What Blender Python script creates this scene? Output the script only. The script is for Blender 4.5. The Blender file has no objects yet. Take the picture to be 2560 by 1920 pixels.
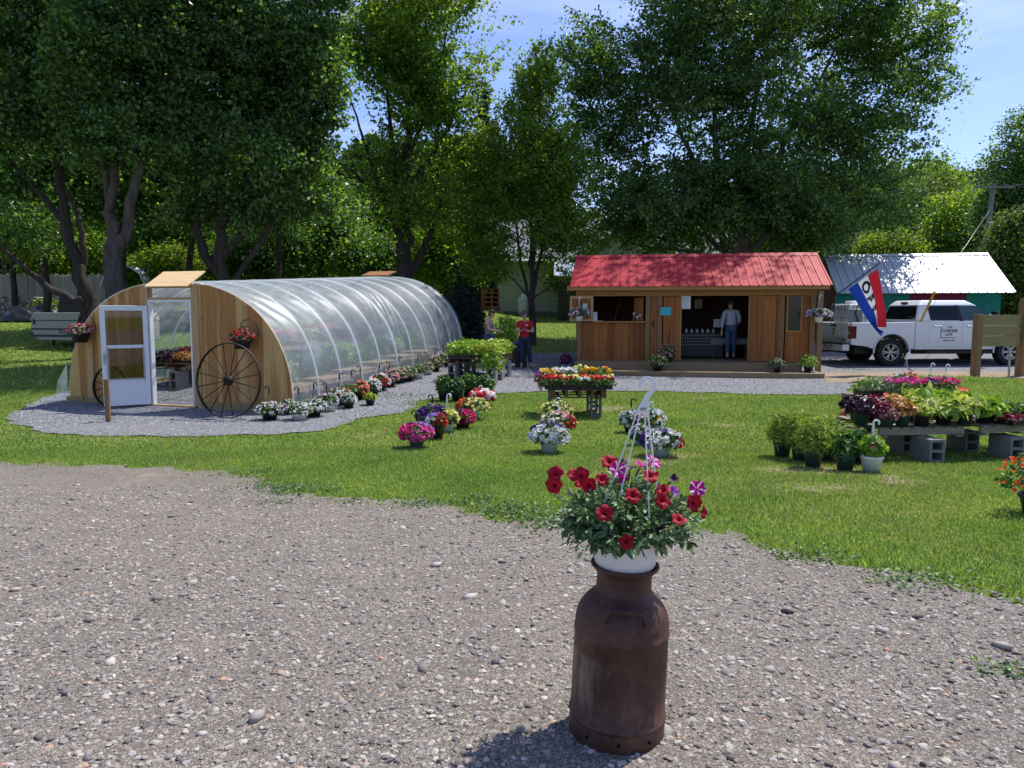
import bpy, math, random
import numpy as np
from mathutils import Vector, Matrix, noise as mnoise
from mathutils.geometry import delaunay_2d_cdt
SC = bpy.context.scene
COL = SC.collection
rad = math.radians
# ------------------------------------------------------------ camera, sky, sun, exposure
CAMH, PITCH, FPX = 1.52, rad(5.5), 1850.0
cd = bpy.data.cameras.new("camera"); cam = bpy.data.objects.new("camera", cd); COL.objects.link(cam)
cam.location = (0, 0, CAMH); cam.rotation_euler = (rad(90) - PITCH, 0, 0)
cd.sensor_width = 36; cd.lens = FPX / 2560 * 36; cd.clip_start = .05; cd.clip_end = 2000
SC.camera = cam
SUN_EL = rad(60); SUN_AZ = math.atan2(.76, .65)          # azimuth of the sun measured from +Y towards +X
world = bpy.data.worlds.new("World"); SC.world = world; world.use_nodes = True
wn, wl = world.node_tree.nodes, world.node_tree.links
bg = wn["Background"]
sky = wn.new("ShaderNodeTexSky"); sky.sky_type = 'NISHITA'; sky.sun_disc = False
sky.sun_elevation = SUN_EL; sky.sun_rotation = SUN_AZ; sky.air_density = 1.0; sky.dust_density = .6; sky.ozone_density = 3.0
tc = wn.new("ShaderNodeTexCoord"); mp = wn.new("ShaderNodeMapping"); mp.inputs['Scale'].default_value = (1.1, 1.6, 7)
mp.inputs['Rotation'].default_value = (0, .16, .3)
nz = wn.new("ShaderNodeTexNoise"); nz.inputs['Scale'].default_value = 2.2; nz.inputs['Detail'].default_value = 7; nz.inputs['Roughness'].default_value = .55
cr = wn.new("ShaderNodeValToRGB"); cr.color_ramp.elements[0].position = .47; cr.color_ramp.elements[0].color = (0, 0, 0, 1)
cr.color_ramp.elements[1].position = .85; cr.color_ramp.elements[1].color = (.45, .45, .45, 1)
mx = wn.new("ShaderNodeMixRGB"); mx.inputs[2].default_value = (8.5, 8.9, 9.6, 1)
wl.new(tc.outputs['Generated'], mp.inputs[0]); wl.new(mp.outputs[0], nz.inputs['Vector']); wl.new(nz.outputs[0], cr.inputs[0])
wl.new(cr.outputs[0], mx.inputs[0]); wl.new(sky.outputs[0], mx.inputs[1]); tn = wn.new('ShaderNodeMixRGB'); tn.blend_type = 'MULTIPLY'; tn.inputs[0].default_value = 1; tn.inputs[2].default_value = (.86, .86, 1.06, 1); wl.new(mx.outputs[0], tn.inputs[1]); wl.new(tn.outputs[0], bg.inputs[0])
bg.inputs[1].default_value = .14
sd = bpy.data.lights.new("sun", 'SUN'); sun = bpy.data.objects.new("sun", sd); COL.objects.link(sun)
sd.energy = 4.6; sd.angle = rad(.5); sd.color = (1, .95, .87)
SDIR = Vector((math.sin(SUN_AZ) * math.cos(SUN_EL), math.cos(SUN_AZ) * math.cos(SUN_EL), math.sin(SUN_EL)))
sun.rotation_euler = SDIR.to_track_quat('Z', 'Y').to_euler(); sun.location = (20, 20, 40)
SC.view_settings.view_transform = 'Standard'; SC.view_settings.look = 'None'; SC.view_settings.exposure = .38; SC.view_settings.gamma = 1
SC.render.engine = 'CYCLES'
SC.cycles.max_bounces = 9; SC.cycles.diffuse_bounces = 5; SC.cycles.glossy_bounces = 2; SC.cycles.transmission_bounces = 4
SC.cycles.transparent_max_bounces = 12; SC.cycles.use_denoising = True; SC.cycles.caustics_reflective = False; SC.cycles.caustics_refractive = False
SC.cycles.sample_clamp_indirect = 4
# ------------------------------------------------------------ terrain and pixel helpers
_yk = np.array([-400, 3.5, 6.5, 9.5, 13, 15.5, 19, 23, 26, 30, 40, 60, 120, 400.])
_zk = np.array([0, 0, -.14, -.31, -.37, -.35, -.17, -.10, .10, .50, 1.35, 1.9, 6, 30.])
_yy = np.arange(-20, 160, .25); _zz = np.interp(_yy, _yk, _zk)
_ker = np.exp(-.5 * (np.arange(-8, 9) / 3.2) ** 2); _ker /= _ker.sum()
_zz = np.convolve(np.pad(_zz, 8, 'edge'), _ker, 'valid')
def sm(t): t = np.clip(t, 0, 1); return t * t * (3 - 2 * t)
def Z(x, y):
    x = np.asarray(x, float); y = np.asarray(y, float)
    z = np.interp(y, _yy, _zz)
    z = np.where(y > 159, np.interp(y, _yk, _zk), z)
    z = z + .03 * np.clip(y - 14, 0, 14) * sm((1 - x) / 3.5)
    z = z + .42 * np.exp(-((x - 10.3) / 2.6) ** 2 - ((y - 15.6) / 2.5) ** 2)
    z = z + .16 * np.clip(y - 50, 0, 120) * sm((x - 15) / 40)
    return z
def ray(u, v):
    cx, cy = (u - 1280) / FPX, (960 - v) / FPX
    return Vector((cx, math.cos(PITCH) + cy * math.sin(PITCH), -math.sin(PITCH) + cy * math.cos(PITCH)))
def G(u, v):                                             # where the line of sight through a photo pixel meets the terrain
    d = ray(u, v); t = 1.0; st = .25
    for _ in range(1200):
        p = Vector((0, 0, CAMH)) + d * t
        if p.z < float(Z(p.x, p.y)):
            if st < .002: break
            t -= st; st /= 4
        t += st
        if t > 300: break
    p = Vector((0, 0, CAMH)) + d * t
    return Vector((p.x, p.y, float(Z(p.x, p.y))))
def P(u, v, y):                                          # point at a photo pixel, y metres ahead
    d = ray(u, v); return Vector((0, 0, CAMH)) + d * (y / d.y)
def onG(x, y): return Vector((x, y, float(Z(x, y))))
def mpp(y): return y / FPX                               # metres per photo pixel at y metres
# ------------------------------------------------------------ mesh builder
class MB:
    def __init__(s): s.V = []; s.n = 0; s.F = []; s.M = []; s.S = []
    def add(s, V, F, m=0, smooth=False):
        V = np.asarray(V, float).reshape(-1, 3)
        if isinstance(F, np.ndarray): groups = [F]
        else:
            d = {}
            for f in F: d.setdefault(len(f), []).append(f)
            groups = [np.array(g) for g in d.values()]
        for g in groups:
            s.F.append(g + s.n); s.M.append(np.broadcast_to(np.asarray(m), (len(g),)).copy()); s.S.append(np.full(len(g), smooth))
        s.V.append(V); s.n += len(V); return s
    def box(s, c, size, rot=None, m=0, taper=None):
        x, y, z = [q / 2 for q in size]
        v = np.array([(-x, -y, -z), (x, -y, -z), (x, y, -z), (-x, y, -z), (-x, -y, z), (x, -y, z), (x, y, z), (-x, y, z)])
        if taper: v[4:, :2] *= taper
        if rot is not None:
            R = np.array(rot) if not isinstance(rot, (int, float)) else np.array(Matrix.Rotation(rot, 3, 'Z'))
            v = v @ R.T
        return s.add(v + np.array(c), np.array([(0, 3, 2, 1), (4, 5, 6, 7), (0, 1, 5, 4), (1, 2, 6, 5), (2, 3, 7, 6), (3, 0, 4, 7)]), m)
    def bb(s, a, b, m=0):                                # box from corner to corner
        a = np.array(a, float); b = np.array(b, float); return s.box((a + b) / 2, np.abs(b - a), None, m)
    def beam(s, a, b, w, h, m=0, up=(0, 0, 1)):
        a = Vector(a); b = Vector(b); d = b - a; L = d.length; d = d / L
        u = Vector(up)
        if abs(d.dot(u)) > .98: u = Vector((0, 1, 0))
        x = d.cross(u).normalized(); z = x.cross(d)
        R = np.array([x, d, z]).T
        return s.box((a + b) / 2, (w, L, h), R, m)
    def tube(s, pts, r, n=8, m=0, cap=True, smooth=True, closed=False):
        pts = [Vector(p) for p in pts]; k = len(pts)
        r = [r] * k if isinstance(r, (int, float)) else r
        V = []; prev = None
        for i, p in enumerate(pts):
            if closed: t = pts[(i + 1) % k] - pts[i - 1]
            else: t = pts[min(i + 1, k - 1)] - pts[max(i - 1, 0)]
            t = t.normalized() if t.length > 1e-9 else Vector((0, 0, 1))
            if prev is None:
                a = Vector((1, 0, 0)) if abs(t.x) < .8 else Vector((0, 1, 0)); x = t.cross(a).normalized()
            else:
                x = prev - t * prev.dot(t); x = x.normalized() if x.length > 1e-6 else t.orthogonal().normalized()
            prev = x; y = t.cross(x)
            for j in range(n):
                an = 2 * math.pi * j / n; V.append(p + (x * math.cos(an) + y * math.sin(an)) * r[i])
        F = []
        for i in range(k if closed else k - 1):
            for j in range(n):
                a, b = i * n + j, i * n + (j + 1) % n; i2 = (i + 1) % k
                F.append((a, b, i2 * n + (j + 1) % n, i2 * n + j))
        s.add([tuple(q) for q in V], F, m, smooth)
        if cap and not closed: s.add([tuple(q) for q in V[:n]] + [tuple(q) for q in V[-n:]], [tuple(range(n))[::-1], tuple(range(n, 2 * n))], m)
        return s
    def lathe(s, prof, n=24, c=(0, 0, 0), m=0, smooth=True, sx=1, sy=1, axis=None):
        an = np.linspace(0, 2 * math.pi, n, endpoint=False)
        V = np.concatenate([np.stack([rr * np.cos(an) * sx, rr * np.sin(an) * sy, np.full(n, zz)], 1) for rr, zz in prof])
        if axis is not None: V = V @ np.array(axis).T
        k = len(prof); i = np.arange(k - 1)[:, None] * n; j = np.arange(n)[None]; j2 = (j + 1) % n
        F = np.stack([i + j, i + j2, i + n + j2, i + n + j], -1).reshape(-1, 4)
        return s.add(V + np.array(c), F, m, smooth)
    def prism(s, poly, a0, a1, plane='xz', m=0):         # polygon in a plane, given thickness along the third axis
        k = len(poly); V = []
        for t in (a0, a1):
            for p, q in poly: V.append({'xz': (p, t, q), 'xy': (p, q, t), 'yz': (t, p, q)}[plane])
        F = [tuple(range(k)), tuple(range(2 * k - 1, k - 1, -1))] + [(i, i + k, (i + 1) % k + k, (i + 1) % k) for i in range(k)]
        return s.add(V, F, m)
    def cards(s, T, TF, Pp, R, sc, m=0, smooth=False):
        T = np.asarray(T, float); Pp = np.asarray(Pp, float); n = len(Pp)
        if n == 0: return s
        sc = np.asarray(sc, float); sc = np.broadcast_to(sc, (n,)) if sc.ndim < 2 else sc
        tt = T[None] * (sc[:, None, None] if sc.ndim == 1 else sc[:, None, :])
        V = Pp[:, None] + np.einsum('nkj,nij->nki', tt, R)
        TF = np.asarray(TF); off = (np.arange(n) * len(T))[:, None, None]
        F = (TF[None] + off).reshape(-1, TF.shape[1])
        mm = np.repeat(np.broadcast_to(np.asarray(m), (n,)), len(TF))
        return s.add(V.reshape(-1, 3), F, mm, smooth)
    def build(s, name, mats, parent=None, label=None):
        me = bpy.data.meshes.new(name)
        if s.n:
            V = np.concatenate(s.V).astype(np.float32)
            me.vertices.add(len(V)); me.vertices.foreach_set('co', V.ravel())
            loops = np.concatenate([f.ravel() for f in s.F]).astype(np.int32)
            tot = np.concatenate([np.full(len(f), f.shape[1]) for f in s.F])
            st = np.concatenate([[0], np.cumsum(tot)[:-1]]).astype(np.int32)
            me.loops.add(len(loops)); me.loops.foreach_set('vertex_index', loops)
            me.polygons.add(len(st)); me.polygons.foreach_set('loop_start', st)
            me.polygons.foreach_set('material_index', np.concatenate(s.M).astype(np.int32))
            me.polygons.foreach_set('use_smooth', np.concatenate(s.S))
            me.update(calc_edges=True)
        for q in (mats if isinstance(mats, (list, tuple)) else [mats]): me.materials.append(q)
        o = bpy.data.objects.new(name, me); COL.objects.link(o)
        if parent is not None: o.parent = parent
        if label: o['label'] = label
        return o
def frames(N, rng):                                      # random frames whose z axis is N
    N = N / np.linalg.norm(N, axis=1, keepdims=True); a = rng.normal(size=N.shape)
    x = np.cross(a, N); x /= np.linalg.norm(x, axis=1, keepdims=True) + 1e-9
    return np.stack([x, np.cross(N, x), N], -1)
def rotm(yaw=0, pitch=0, roll=0): return np.array(Matrix.Rotation(yaw, 3, 'Z') @ Matrix.Rotation(pitch, 3, 'X') @ Matrix.Rotation(roll, 3, 'Y'))
def tag(o, label, cat, group=None):
    o['label'] = label; o['category'] = cat
    if group: o['group'] = group
    return o
def thing(name, label, cat, loc=(0, 0, 0), rz=0, group=None):
    o = bpy.data.objects.new(name, None); o.empty_display_size = .1; COL.objects.link(o)
    o.location = loc; o.rotation_euler = (0, 0, rz); return tag(o, label, cat, group)
def bevel(o, w=.01, seg=2):
    b = o.modifiers.new('bevel', 'BEVEL'); b.width = w; b.segments = seg; b.limit_method = 'ANGLE'; b.angle_limit = rad(40); return o
def textmesh(txt, size=1.0, bold=0.0, ext=.001, align='CENTER'):
    c = bpy.data.curves.new('lettering', 'FONT'); c.body = txt; c.size = size; c.align_x = align; c.align_y = 'CENTER'; c.extrude = ext; c.offset = bold
    c.resolution_u = 3
    o = bpy.data.objects.new('lettering', c); COL.objects.link(o)
    dg = bpy.context.evaluated_depsgraph_get(); me = bpy.data.meshes.new_from_object(o.evaluated_get(dg))
    V = np.empty(len(me.vertices) * 3); me.vertices.foreach_get('co', V); F = [tuple(p.vertices) for p in me.polygons]
    bpy.data.objects.remove(o); bpy.data.curves.remove(c); bpy.data.meshes.remove(me)
    return V.reshape(-1, 3), F
# ------------------------------------------------------------ materials
def lin(h):
    if isinstance(h, str):
        h = h.lstrip('#'); c = [int(h[i:i + 2], 16) / 255 for i in (0, 2, 4)]
        return tuple(q / 12.92 if q < .04045 else ((q + .055) / 1.055) ** 2.4 for q in c) + (1,)
    return tuple(h) + (1,) if len(h) == 3 else tuple(h)
class NT:
    def __init__(s, name):
        s.m = bpy.data.materials.new(name); s.m.use_nodes = True; s.t = s.m.node_tree; s.n = s.t.nodes; s.l = s.t.links
        s.b = s.n["Principled BSDF"]; s.out = s.n["Material Output"]; s._co = None
    def new(s, ty, **kw):
        x = s.n.new(ty)
        for k, v in kw.items():
            if k in x.inputs: x.inputs[k].default_value = v
            else: setattr(x, k, v)
        return x
    def co(s, scale=(1, 1, 1), rot=(0, 0, 0)):
        if s._co is None: s._co = s.n.new("ShaderNodeTexCoord")
        mp = s.n.new("ShaderNodeMapping"); mp.inputs['Scale'].default_value = scale; mp.inputs['Rotation'].default_value = rot
        s.l.new(s._co.outputs['Object'], mp.inputs[0]); return mp.outputs[0]
    def noise(s, scale=5, detail=4, rough=.55, vec=None, dist=0):
        x = s.new("ShaderNodeTexNoise", Scale=scale, Detail=detail, Roughness=rough, Distortion=dist)
        s.l.new(vec if vec is not None else s.co(), x.inputs['Vector']); return x.outputs['Fac']
    def vor(s, scale=5, vec=None, feature='F1'):
        x = s.new("ShaderNodeTexVoronoi", Scale=scale); x.feature = feature
        s.l.new(vec if vec is not None else s.co(), x.inputs['Vector']); return x
    def ramp(s, fac, stops, interp='LINEAR'):
        x = s.n.new("ShaderNodeValToRGB"); e = x.color_ramp.elements; x.color_ramp.interpolation = interp
        while len(e) < len(stops): e.new(.5)
        for k, (p, c) in enumerate(stops): e[k].position = p; e[k].color = lin(c)
        s.l.new(fac, x.inputs[0]); return x.outputs[0]
    def mix(s, fac, a, b, mode='MIX'):
        x = s.n.new("ShaderNodeMixRGB"); x.blend_type = mode
        for i, v in ((0, fac), (1, a), (2, b)):
            if hasattr(v, 'is_linked'): s.l.new(v, x.inputs[i])
            elif i == 0: x.inputs[0].default_value = v
            else: x.inputs[i].default_value = lin(v)
        return x.outputs[0]
    def island(s): return s.n.new("ShaderNodeNewGeometry").outputs['Random Per Island']
    def attr(s, n):
        x = s.n.new('ShaderNodeAttribute'); x.attribute_name = n; return x.outputs['Fac']
    def bump(s, h, strength=.3, dist=.01):
        x = s.new("ShaderNodeBump", Strength=strength, Distance=dist); s.l.new(h, x.inputs['Height']); s.l.new(x.outputs[0], s.b.inputs['Normal'])
    def fin(s, col=None, rough=.6, metal=0, spec=.3):
        if col is not None:
            if hasattr(col, 'is_linked'): s.l.new(col, s.b.inputs['Base Color'])
            else: s.b.inputs['Base Color'].default_value = lin(col)
        s.b.inputs['Roughness'].default_value = rough; s.b.inputs['Metallic'].default_value = metal; s.b.inputs['Specular IOR Level'].default_value = spec
        return s.m
def sc3(c, k): c = lin(c); return tuple(min(q * k, 1) for q in c[:3])
def M(name, c, rough=.6, var=.18, scale=6, bump=0, metal=0, spec=.3, isl=0, bscale=None):
    t = NT(name); f = t.noise(scale, 5, .6); col = t.mix(f, sc3(c, 1 - 1.6 * var), sc3(c, 1 + 1.6 * var))
    if isl: col = t.mix(t.ramp(t.island(), [(0, (1 - isl,) * 3), (1, (1, 1, 1))]), (0, 0, 0), col)
    if bump: t.bump(t.noise(bscale or scale * 4, 4, .6), bump)
    return t.fin(col, rough, metal, spec)
def leafmat(name, c1, c2, trans=.45, rough=.45, tc=None, spec=.35, big=0):
    t = NT(name); col = t.ramp(t.island(), [(0, sc3(c1, .75)), (.4, c1), (.8, c2), (1, sc3(c2, 1.25))])
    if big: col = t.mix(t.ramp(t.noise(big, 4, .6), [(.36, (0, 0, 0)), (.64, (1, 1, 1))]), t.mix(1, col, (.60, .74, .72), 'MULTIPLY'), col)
    t.fin(col, rough, 0, spec)
    tr = t.n.new("ShaderNodeBsdfTranslucent"); t.l.new(t.mix(1, col, tc or (1.0, 1.0, .45), 'MULTIPLY'), tr.inputs[0])
    ms = t.n.new("ShaderNodeMixShader"); ms.inputs[0].default_value = trans
    t.l.new(t.b.outputs[0], ms.inputs[1]); t.l.new(tr.outputs[0], ms.inputs[2]); t.l.new(ms.outputs[0], t.out.inputs[0])
    return t.m
def petal(name, c, c2=None, trans=.3):
    t = NT(name); col = t.ramp(t.island(), [(0, sc3(c, .8)), (.7, c), (1, c2 or sc3(c, 1.15))]); t.fin(col, .55, 0, .2)
    tr = t.n.new("ShaderNodeBsdfTranslucent"); t.l.new(col, tr.inputs[0]); ms = t.n.new("ShaderNodeMixShader"); ms.inputs[0].default_value = trans
    t.l.new(t.b.outputs[0], ms.inputs[1]); t.l.new(tr.outputs[0], ms.inputs[2]); t.l.new(ms.outputs[0], t.out.inputs[0]); return t.m
def wood(name, c1, c2, grain=(30, 30, 2.2), isl=.3, knots=0, rough=.65):
    t = NT(name); g = t.noise(1.0, 6, .6, t.co(grain), 1.2); col = t.ramp(g, [(.3, c1), (.7, c2)])
    if isl: col = t.mix(t.ramp(t.island(), [(0, (1 - isl,) * 3), (1, (1, 1, 1))]), (0, 0, 0), col)
    if knots:
        v = t.vor(knots, t.co((1, 1, .55))); k = t.ramp(v.outputs['Distance'], [(.04, (1, 1, 1)), (.11, (0, 0, 0))]); col = t.mix(k, col, sc3(c1, .35))
    t.bump(g, .15, .004); return t.fin(col, rough, 0, .25)
def glassmat(name, tint=(.75, .8, .8), fac=.25, rough=.03, dark=None):
    t = NT(name); tr = t.n.new("ShaderNodeBsdfTransparent"); tr.inputs[0].default_value = lin(tint)
    g = t.n.new("ShaderNodeBsdfGlossy"); g.inputs['Roughness'].default_value = rough
    fr = t.n.new("ShaderNodeFresnel"); fr.inputs[0].default_value = 1.5; mm = t.n.new("ShaderNodeMath"); mm.operation = 'ADD'; mm.inputs[1].default_value = fac * .4
    ms = t.n.new("ShaderNodeMixShader"); t.l.new(fr.outputs[0], mm.inputs[0]); t.l.new(mm.outputs[0], ms.inputs[0])
    t.l.new(tr.outputs[0], ms.inputs[1]); t.l.new(g.outputs[0], ms.inputs[2]); t.l.new(ms.outputs[0], t.out.inputs[0]); return t.m
PLY = wood('plywood', (.27, .12, .045), (.40, .20, .085), (5, 5, 26), 0)
def _ply():
    t = NT('plywood_sheet'); g = t.noise(1, 6, .6, t.co((22, 22, 1.6)), 1.5); b = t.noise(1, 3, .5, t.co((5.5, 1, .22)))
    c = t.ramp(g, [(.3, (.31, .135, .040)), (.7, (.47, .235, .078))]); c = t.mix(t.ramp(b, [(.46, (0, 0, 0)), (.56, (.75, .75, .75))]), c, (.66, .43, .17))
    v = t.vor(3.2, t.co((1, 1, .7))); c = t.mix(t.ramp(v.outputs['Distance'], [(.03, (1, 1, 1)), (.075, (0, 0, 0))]), c, (.10, .035, .015))
    return t.fin(c, .7, 0, .2)
PLY = _ply()
PINE = wood('pine_trim', (.42, .24, .10), (.60, .40, .20), (30, 30, 2), .15)
PT = wood('pressure_treated_pine', (.20, .135, .07), (.33, .24, .135), (30, 3, 30), .2)
PTV = wood('treated_post_wood', (.21, .12, .052), (.33, .20, .09), (30, 30, 2.5), .15, 2.2)
PTB = wood('treated_board_wood', (.24, .18, .075), (.36, .28, .13), (2.5, 30, 30), .2, 3.2)
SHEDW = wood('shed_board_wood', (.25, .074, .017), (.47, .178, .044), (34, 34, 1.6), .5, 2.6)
SHEDT = wood('shed_trim_wood', (.32, .135, .04), (.50, .25, .085), (3, 30, 30), .2, 2.6)
PALLET = wood('grey_pallet_wood', (.20, .16, .12), (.38, .31, .23), (3, 30, 30), .35)
PALD = wood('brown_pallet_wood', (.10, .055, .03), (.20, .12, .07), (3, 30, 30), .35)
BENCHW = wood('bench_slat_wood', (.42, .26, .15), (.62, .43, .28), (20, 3, 20), .3)
BLACKP = M('black_plastic', (.018, .018, .02), .45, .2, 8, 0, 0, .4)
GREENP = M('dark_green_pot_plastic', (.025, .06, .045), .5, .2, 8)
WHITEP = M('white_plastic', (.74, .75, .74), .45, .05, 5, 0, 0, .4)
PALEP = M('pale_blue_grey_plastic', (.52, .62, .64), .45, .06, 5, 0, 0, .4)
GREYP = M('grey_plastic', (.10, .12, .125), .5, .1, 5)
CONC = M('cinder_block_concrete', (.20, .20, .19), .9, .25, 14, .5, 0, .15, 0, 90)
IRON = M('dark_iron', (.028, .02, .017), .6, .35, 20, .2, .4)
STEEL = M('galvanized_steel', (.35, .36, .37), .45, .15, 12, 0, .7)
SOIL = M('potting_soil', (.03, .02, .014), .95, .3, 30, .5)
BARK = None
def _bark(name, c):
    t = NT(name); g = t.noise(1, 6, .65, t.co((9, 9, 1.6)), .8); col = t.ramp(g, [(.3, sc3(c, .45)), (.7, sc3(c, 1.3))]); t.bump(g, .8, .03); return t.fin(col, .9, 0, .1)
BARK = _bark('grey_maple_bark', (.105, .088, .072)); BARKD = _bark('dark_bark', (.065, .053, .043))
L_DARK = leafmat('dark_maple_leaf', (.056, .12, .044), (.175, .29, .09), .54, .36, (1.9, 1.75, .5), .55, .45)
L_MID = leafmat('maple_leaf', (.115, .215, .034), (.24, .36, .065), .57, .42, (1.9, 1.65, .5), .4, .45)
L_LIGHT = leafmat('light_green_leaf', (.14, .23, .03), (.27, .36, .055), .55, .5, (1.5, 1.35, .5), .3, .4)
L_OLIVE = leafmat('olive_leaf', (.09, .15, .035), (.17, .235, .06), .45)
L_FAR = leafmat('far_forest_leaf', (.028, .062, .026), (.07, .13, .042), .4, .6, None, .2, .12)
L_NEEDLE = leafmat('spruce_needle', (.012, .026, .018), (.03, .055, .034), .15)
L_POT = leafmat('basket_leaf', (.055, .12, .025), (.13, .22, .05), .3)
L_GREY = leafmat('grey_green_leaf', (.062, .105, .056), (.145, .205, .115), .25, .5)
L_HERB = leafmat('herb_leaf', (.05, .13, .025), (.12, .24, .05), .35)
L_VEG = leafmat('vegetable_leaf', (.19, .36, .03), (.38, .54, .085), .4)
L_LIME = leafmat('lime_leaf', (.28, .38, .03), (.48, .55, .10), .35)
L_HOSTA = leafmat('hosta_leaf', (.22, .38, .05), (.62, .64, .22), .35)
L_FERN = leafmat('feathery_leaf', (.17, .28, .035), (.38, .46, .08), .45)
L_PURP = leafmat('dark_purple_leaf', (.028, .010, .020), (.10, .035, .06), .2, .42, (1, .4, .6), .35)
L_BURG = leafmat('burgundy_leaf', (.14, .01, .025), (.30, .05, .08), .3, .42, (1, .4, .4), .35)
L_PINKL = leafmat('silvery_pink_leaf', (.22, .07, .08), (.45, .24, .24), .2, .35)
L_CARA = leafmat('caramel_leaf', (.42, .17, .05), (.62, .40, .15), .3)
L_SILV = leafmat('silver_green_leaf', (.22, .30, .20), (.45, .52, .40), .2)
C_WHITE = petal('white_petal', (.82, .82, .80)); C_LILW = petal('lilac_white_petal', (.70, .60, .72), (.85, .8, .85))
C_RED = petal('red_petal', (.62, .012, .02)); C_PINK = petal('pink_petal', (.82, .10, .38)); C_HOT = petal('hot_pink_petal', (.75, .03, .18))
C_LILAC = petal('lilac_petal', (.40, .20, .62)); C_PURP = petal('purple_petal', (.075, .012, .19)); C_YEL = petal('pale_yellow_petal', (.85, .78, .25))
C_GOLD = petal('golden_petal', (.85, .52, .01), (.9, .65, .02)); C_OR = petal('orange_petal', (.80, .13, .03)); C_SAL = petal('salmon_petal', (.82, .25, .16))
C_MAG = petal('magenta_petal', (.60, .03, .33)); C_LPINK = petal('light_pink_petal', (.78, .38, .42)); C_CREAM = petal('cream_petal', (.80, .74, .55)); C_CRIM = petal('crimson_petal', (.30, .01, .05))
# ------------------------------------------------------------ ground sheets
def sheet(name, mat, poly, step, dz, jag=.1, jf=2.5, seg=.12, grow=None, kind='structure'):
    pts = []
    for i in range(len(poly)):
        a = np.array(poly[i]); b = np.array(poly[(i + 1) % len(poly)]); L = np.linalg.norm(b - a); n = max(1, int(L / max(seg, L / 220)))
        for k in range(n):
            p = a + (b - a) * k / n
            q = Vector((p[0] * jf, p[1] * jf, dz * 999)); r2 = q * 3.7
            am = jag * min(1, (abs(p[0]) < 25) + .0)
            pts.append((p[0] + am * (mnoise.noise(q) * 1.2 + .5 * mnoise.noise(r2)), p[1] + am * (mnoise.noise(q + Vector((9, 5, 2))) * 1.2 + .5 * mnoise.noise(r2 + Vector((3, 8, 1))))))
    A = np.array(pts); x0, y0 = A.min(0); x1, y1 = A.max(0)
    gx = np.unique(np.concatenate([np.arange(max(x0, -16), min(x1, 18), step), np.linspace(x0, x1, 14)])); gy = np.unique(np.concatenate([np.arange(max(y0, 0), min(y1, 32), step), np.linspace(y0, y1, 12)]))
    X, Y = np.meshgrid(gx, gy); Q = np.stack([X.ravel(), Y.ravel()], 1); Q = Q[inpoly(Q, A)]
    n = len(A); vc = [Vector(p) for p in np.concatenate([A, Q])]
    r = delaunay_2d_cdt(vc, [(i, (i + 1) % n) for i in range(n)], [], 1, 1e-5)
    V = np.array([(v.x, v.y) for v in r[0]]); z = Z(V[:, 0], V[:, 1]) + dz
    mb = MB(); mb.add(np.column_stack([V, z]), [tuple(f) for f in r[2]], 0, True)
    o = mb.build(name, mat); o['kind'] = kind
    # face normals up
    me = o.data; nz = np.empty(len(me.polygons) * 3); me.polygons.foreach_get('normal', nz)
    if nz.reshape(-1, 3)[:, 2].mean() < 0: me.flip_normals()
    return o
def inpoly(Q, A):
    x, y = Q[:, 0], Q[:, 1]; ins = np.zeros(len(Q), bool); n = len(A); j = n - 1
    for i in range(n):
        xi, yi = A[i]; xj, yj = A[j]
        if yi != yj: ins ^= ((yi > y) != (yj > y)) & (x < (xj - xi) * (y - yi) / (yj - yi) + xi)
        j = i
    return ins
def pxpoly(L): return [tuple(G(u, v)[:2]) for u, v in L]
LOTB = pxpoly([(0, 1156), (150, 1164), (300, 1163), (420, 1168), (520, 1176), (620, 1188), (690, 1225), (780, 1245), (900, 1245), (1010, 1252), (1110, 1262), (1180, 1288), (1260, 1305), (1400, 1300), (1560, 1310), (1780, 1326), (1850, 1342), (1960, 1378), (2080, 1402), (2200, 1425), (2350, 1452), (2560, 1500)])
LOT = [(-70, LOTB[0][1] + .4), (-9, LOTB[0][1] + .1)] + LOTB + [(5.2, 2.9), (9, 1.2), (60, -3), (60, -30), (-70, -30)]
PATH = pxpoly([(20, 1040), (38, 1062), (90, 1080), (200, 1089), (480, 1091), (690, 1086), (800, 1077), (905, 1045), (1020, 1030), (1050, 1002), (1130, 990), (1235, 983), (1400, 977), (1650, 978), (1900, 985), (2130, 984)]) + \
    [(7.9, 17.2), (9.4, 19.4), (12, 20.4), (22, 21.0), (24, 27.0), (9.5, 27.5), (2.0, 26.0), (-1.0, 25.6), (-4.6, 25.2), (-8.2, 19.5), (-9.9, 16.4), (-9.95, 15.3)]
DIRT = pxpoly([(2062, 958), (2150, 955)]) + [(9.2, 19.0), (11.5, 18.6), (13.5, 18.9), (17, 18.6), (24, 18.8), (24, 21.2), (16, 20.9), (11, 20.7), (8.6, 20.3)]
def mat_ground():
    t = NT('lawn_ground'); a = t.noise(.55, 4, .6); b = t.noise(3.2, 5, .65); c = t.noise(55, 3, .7)
    g = t.ramp(b, [(.30, (.11, .17, .026)), (.55, (.18, .245, .042)), (.75, (.25, .285, .08))]); g = t.mix(t.ramp(c, [(.3, (.5, .5, .5)), (.7, (0, 0, 0))]), g, (.035, .055, .012))
    ad = t.n.new('ShaderNodeMath'); ad.operation = 'MULTIPLY_ADD'; ad.inputs[1].default_value = .35; t.l.new(t.noise(5, 4, .7), ad.inputs[0]); t.l.new(t.attr('bare'), ad.inputs[2])
    g = t.mix(t.ramp(ad.outputs[0], [(.97, (0, 0, 0)), (1.05, (.9, .9, .9))]), g, t.ramp(c, [(.3, (.20, .155, .11)), (.7, (.38, .30, .21))]))
    t.bump(c, .7, .03); return t.fin(g, .95, 0, .1)
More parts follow.
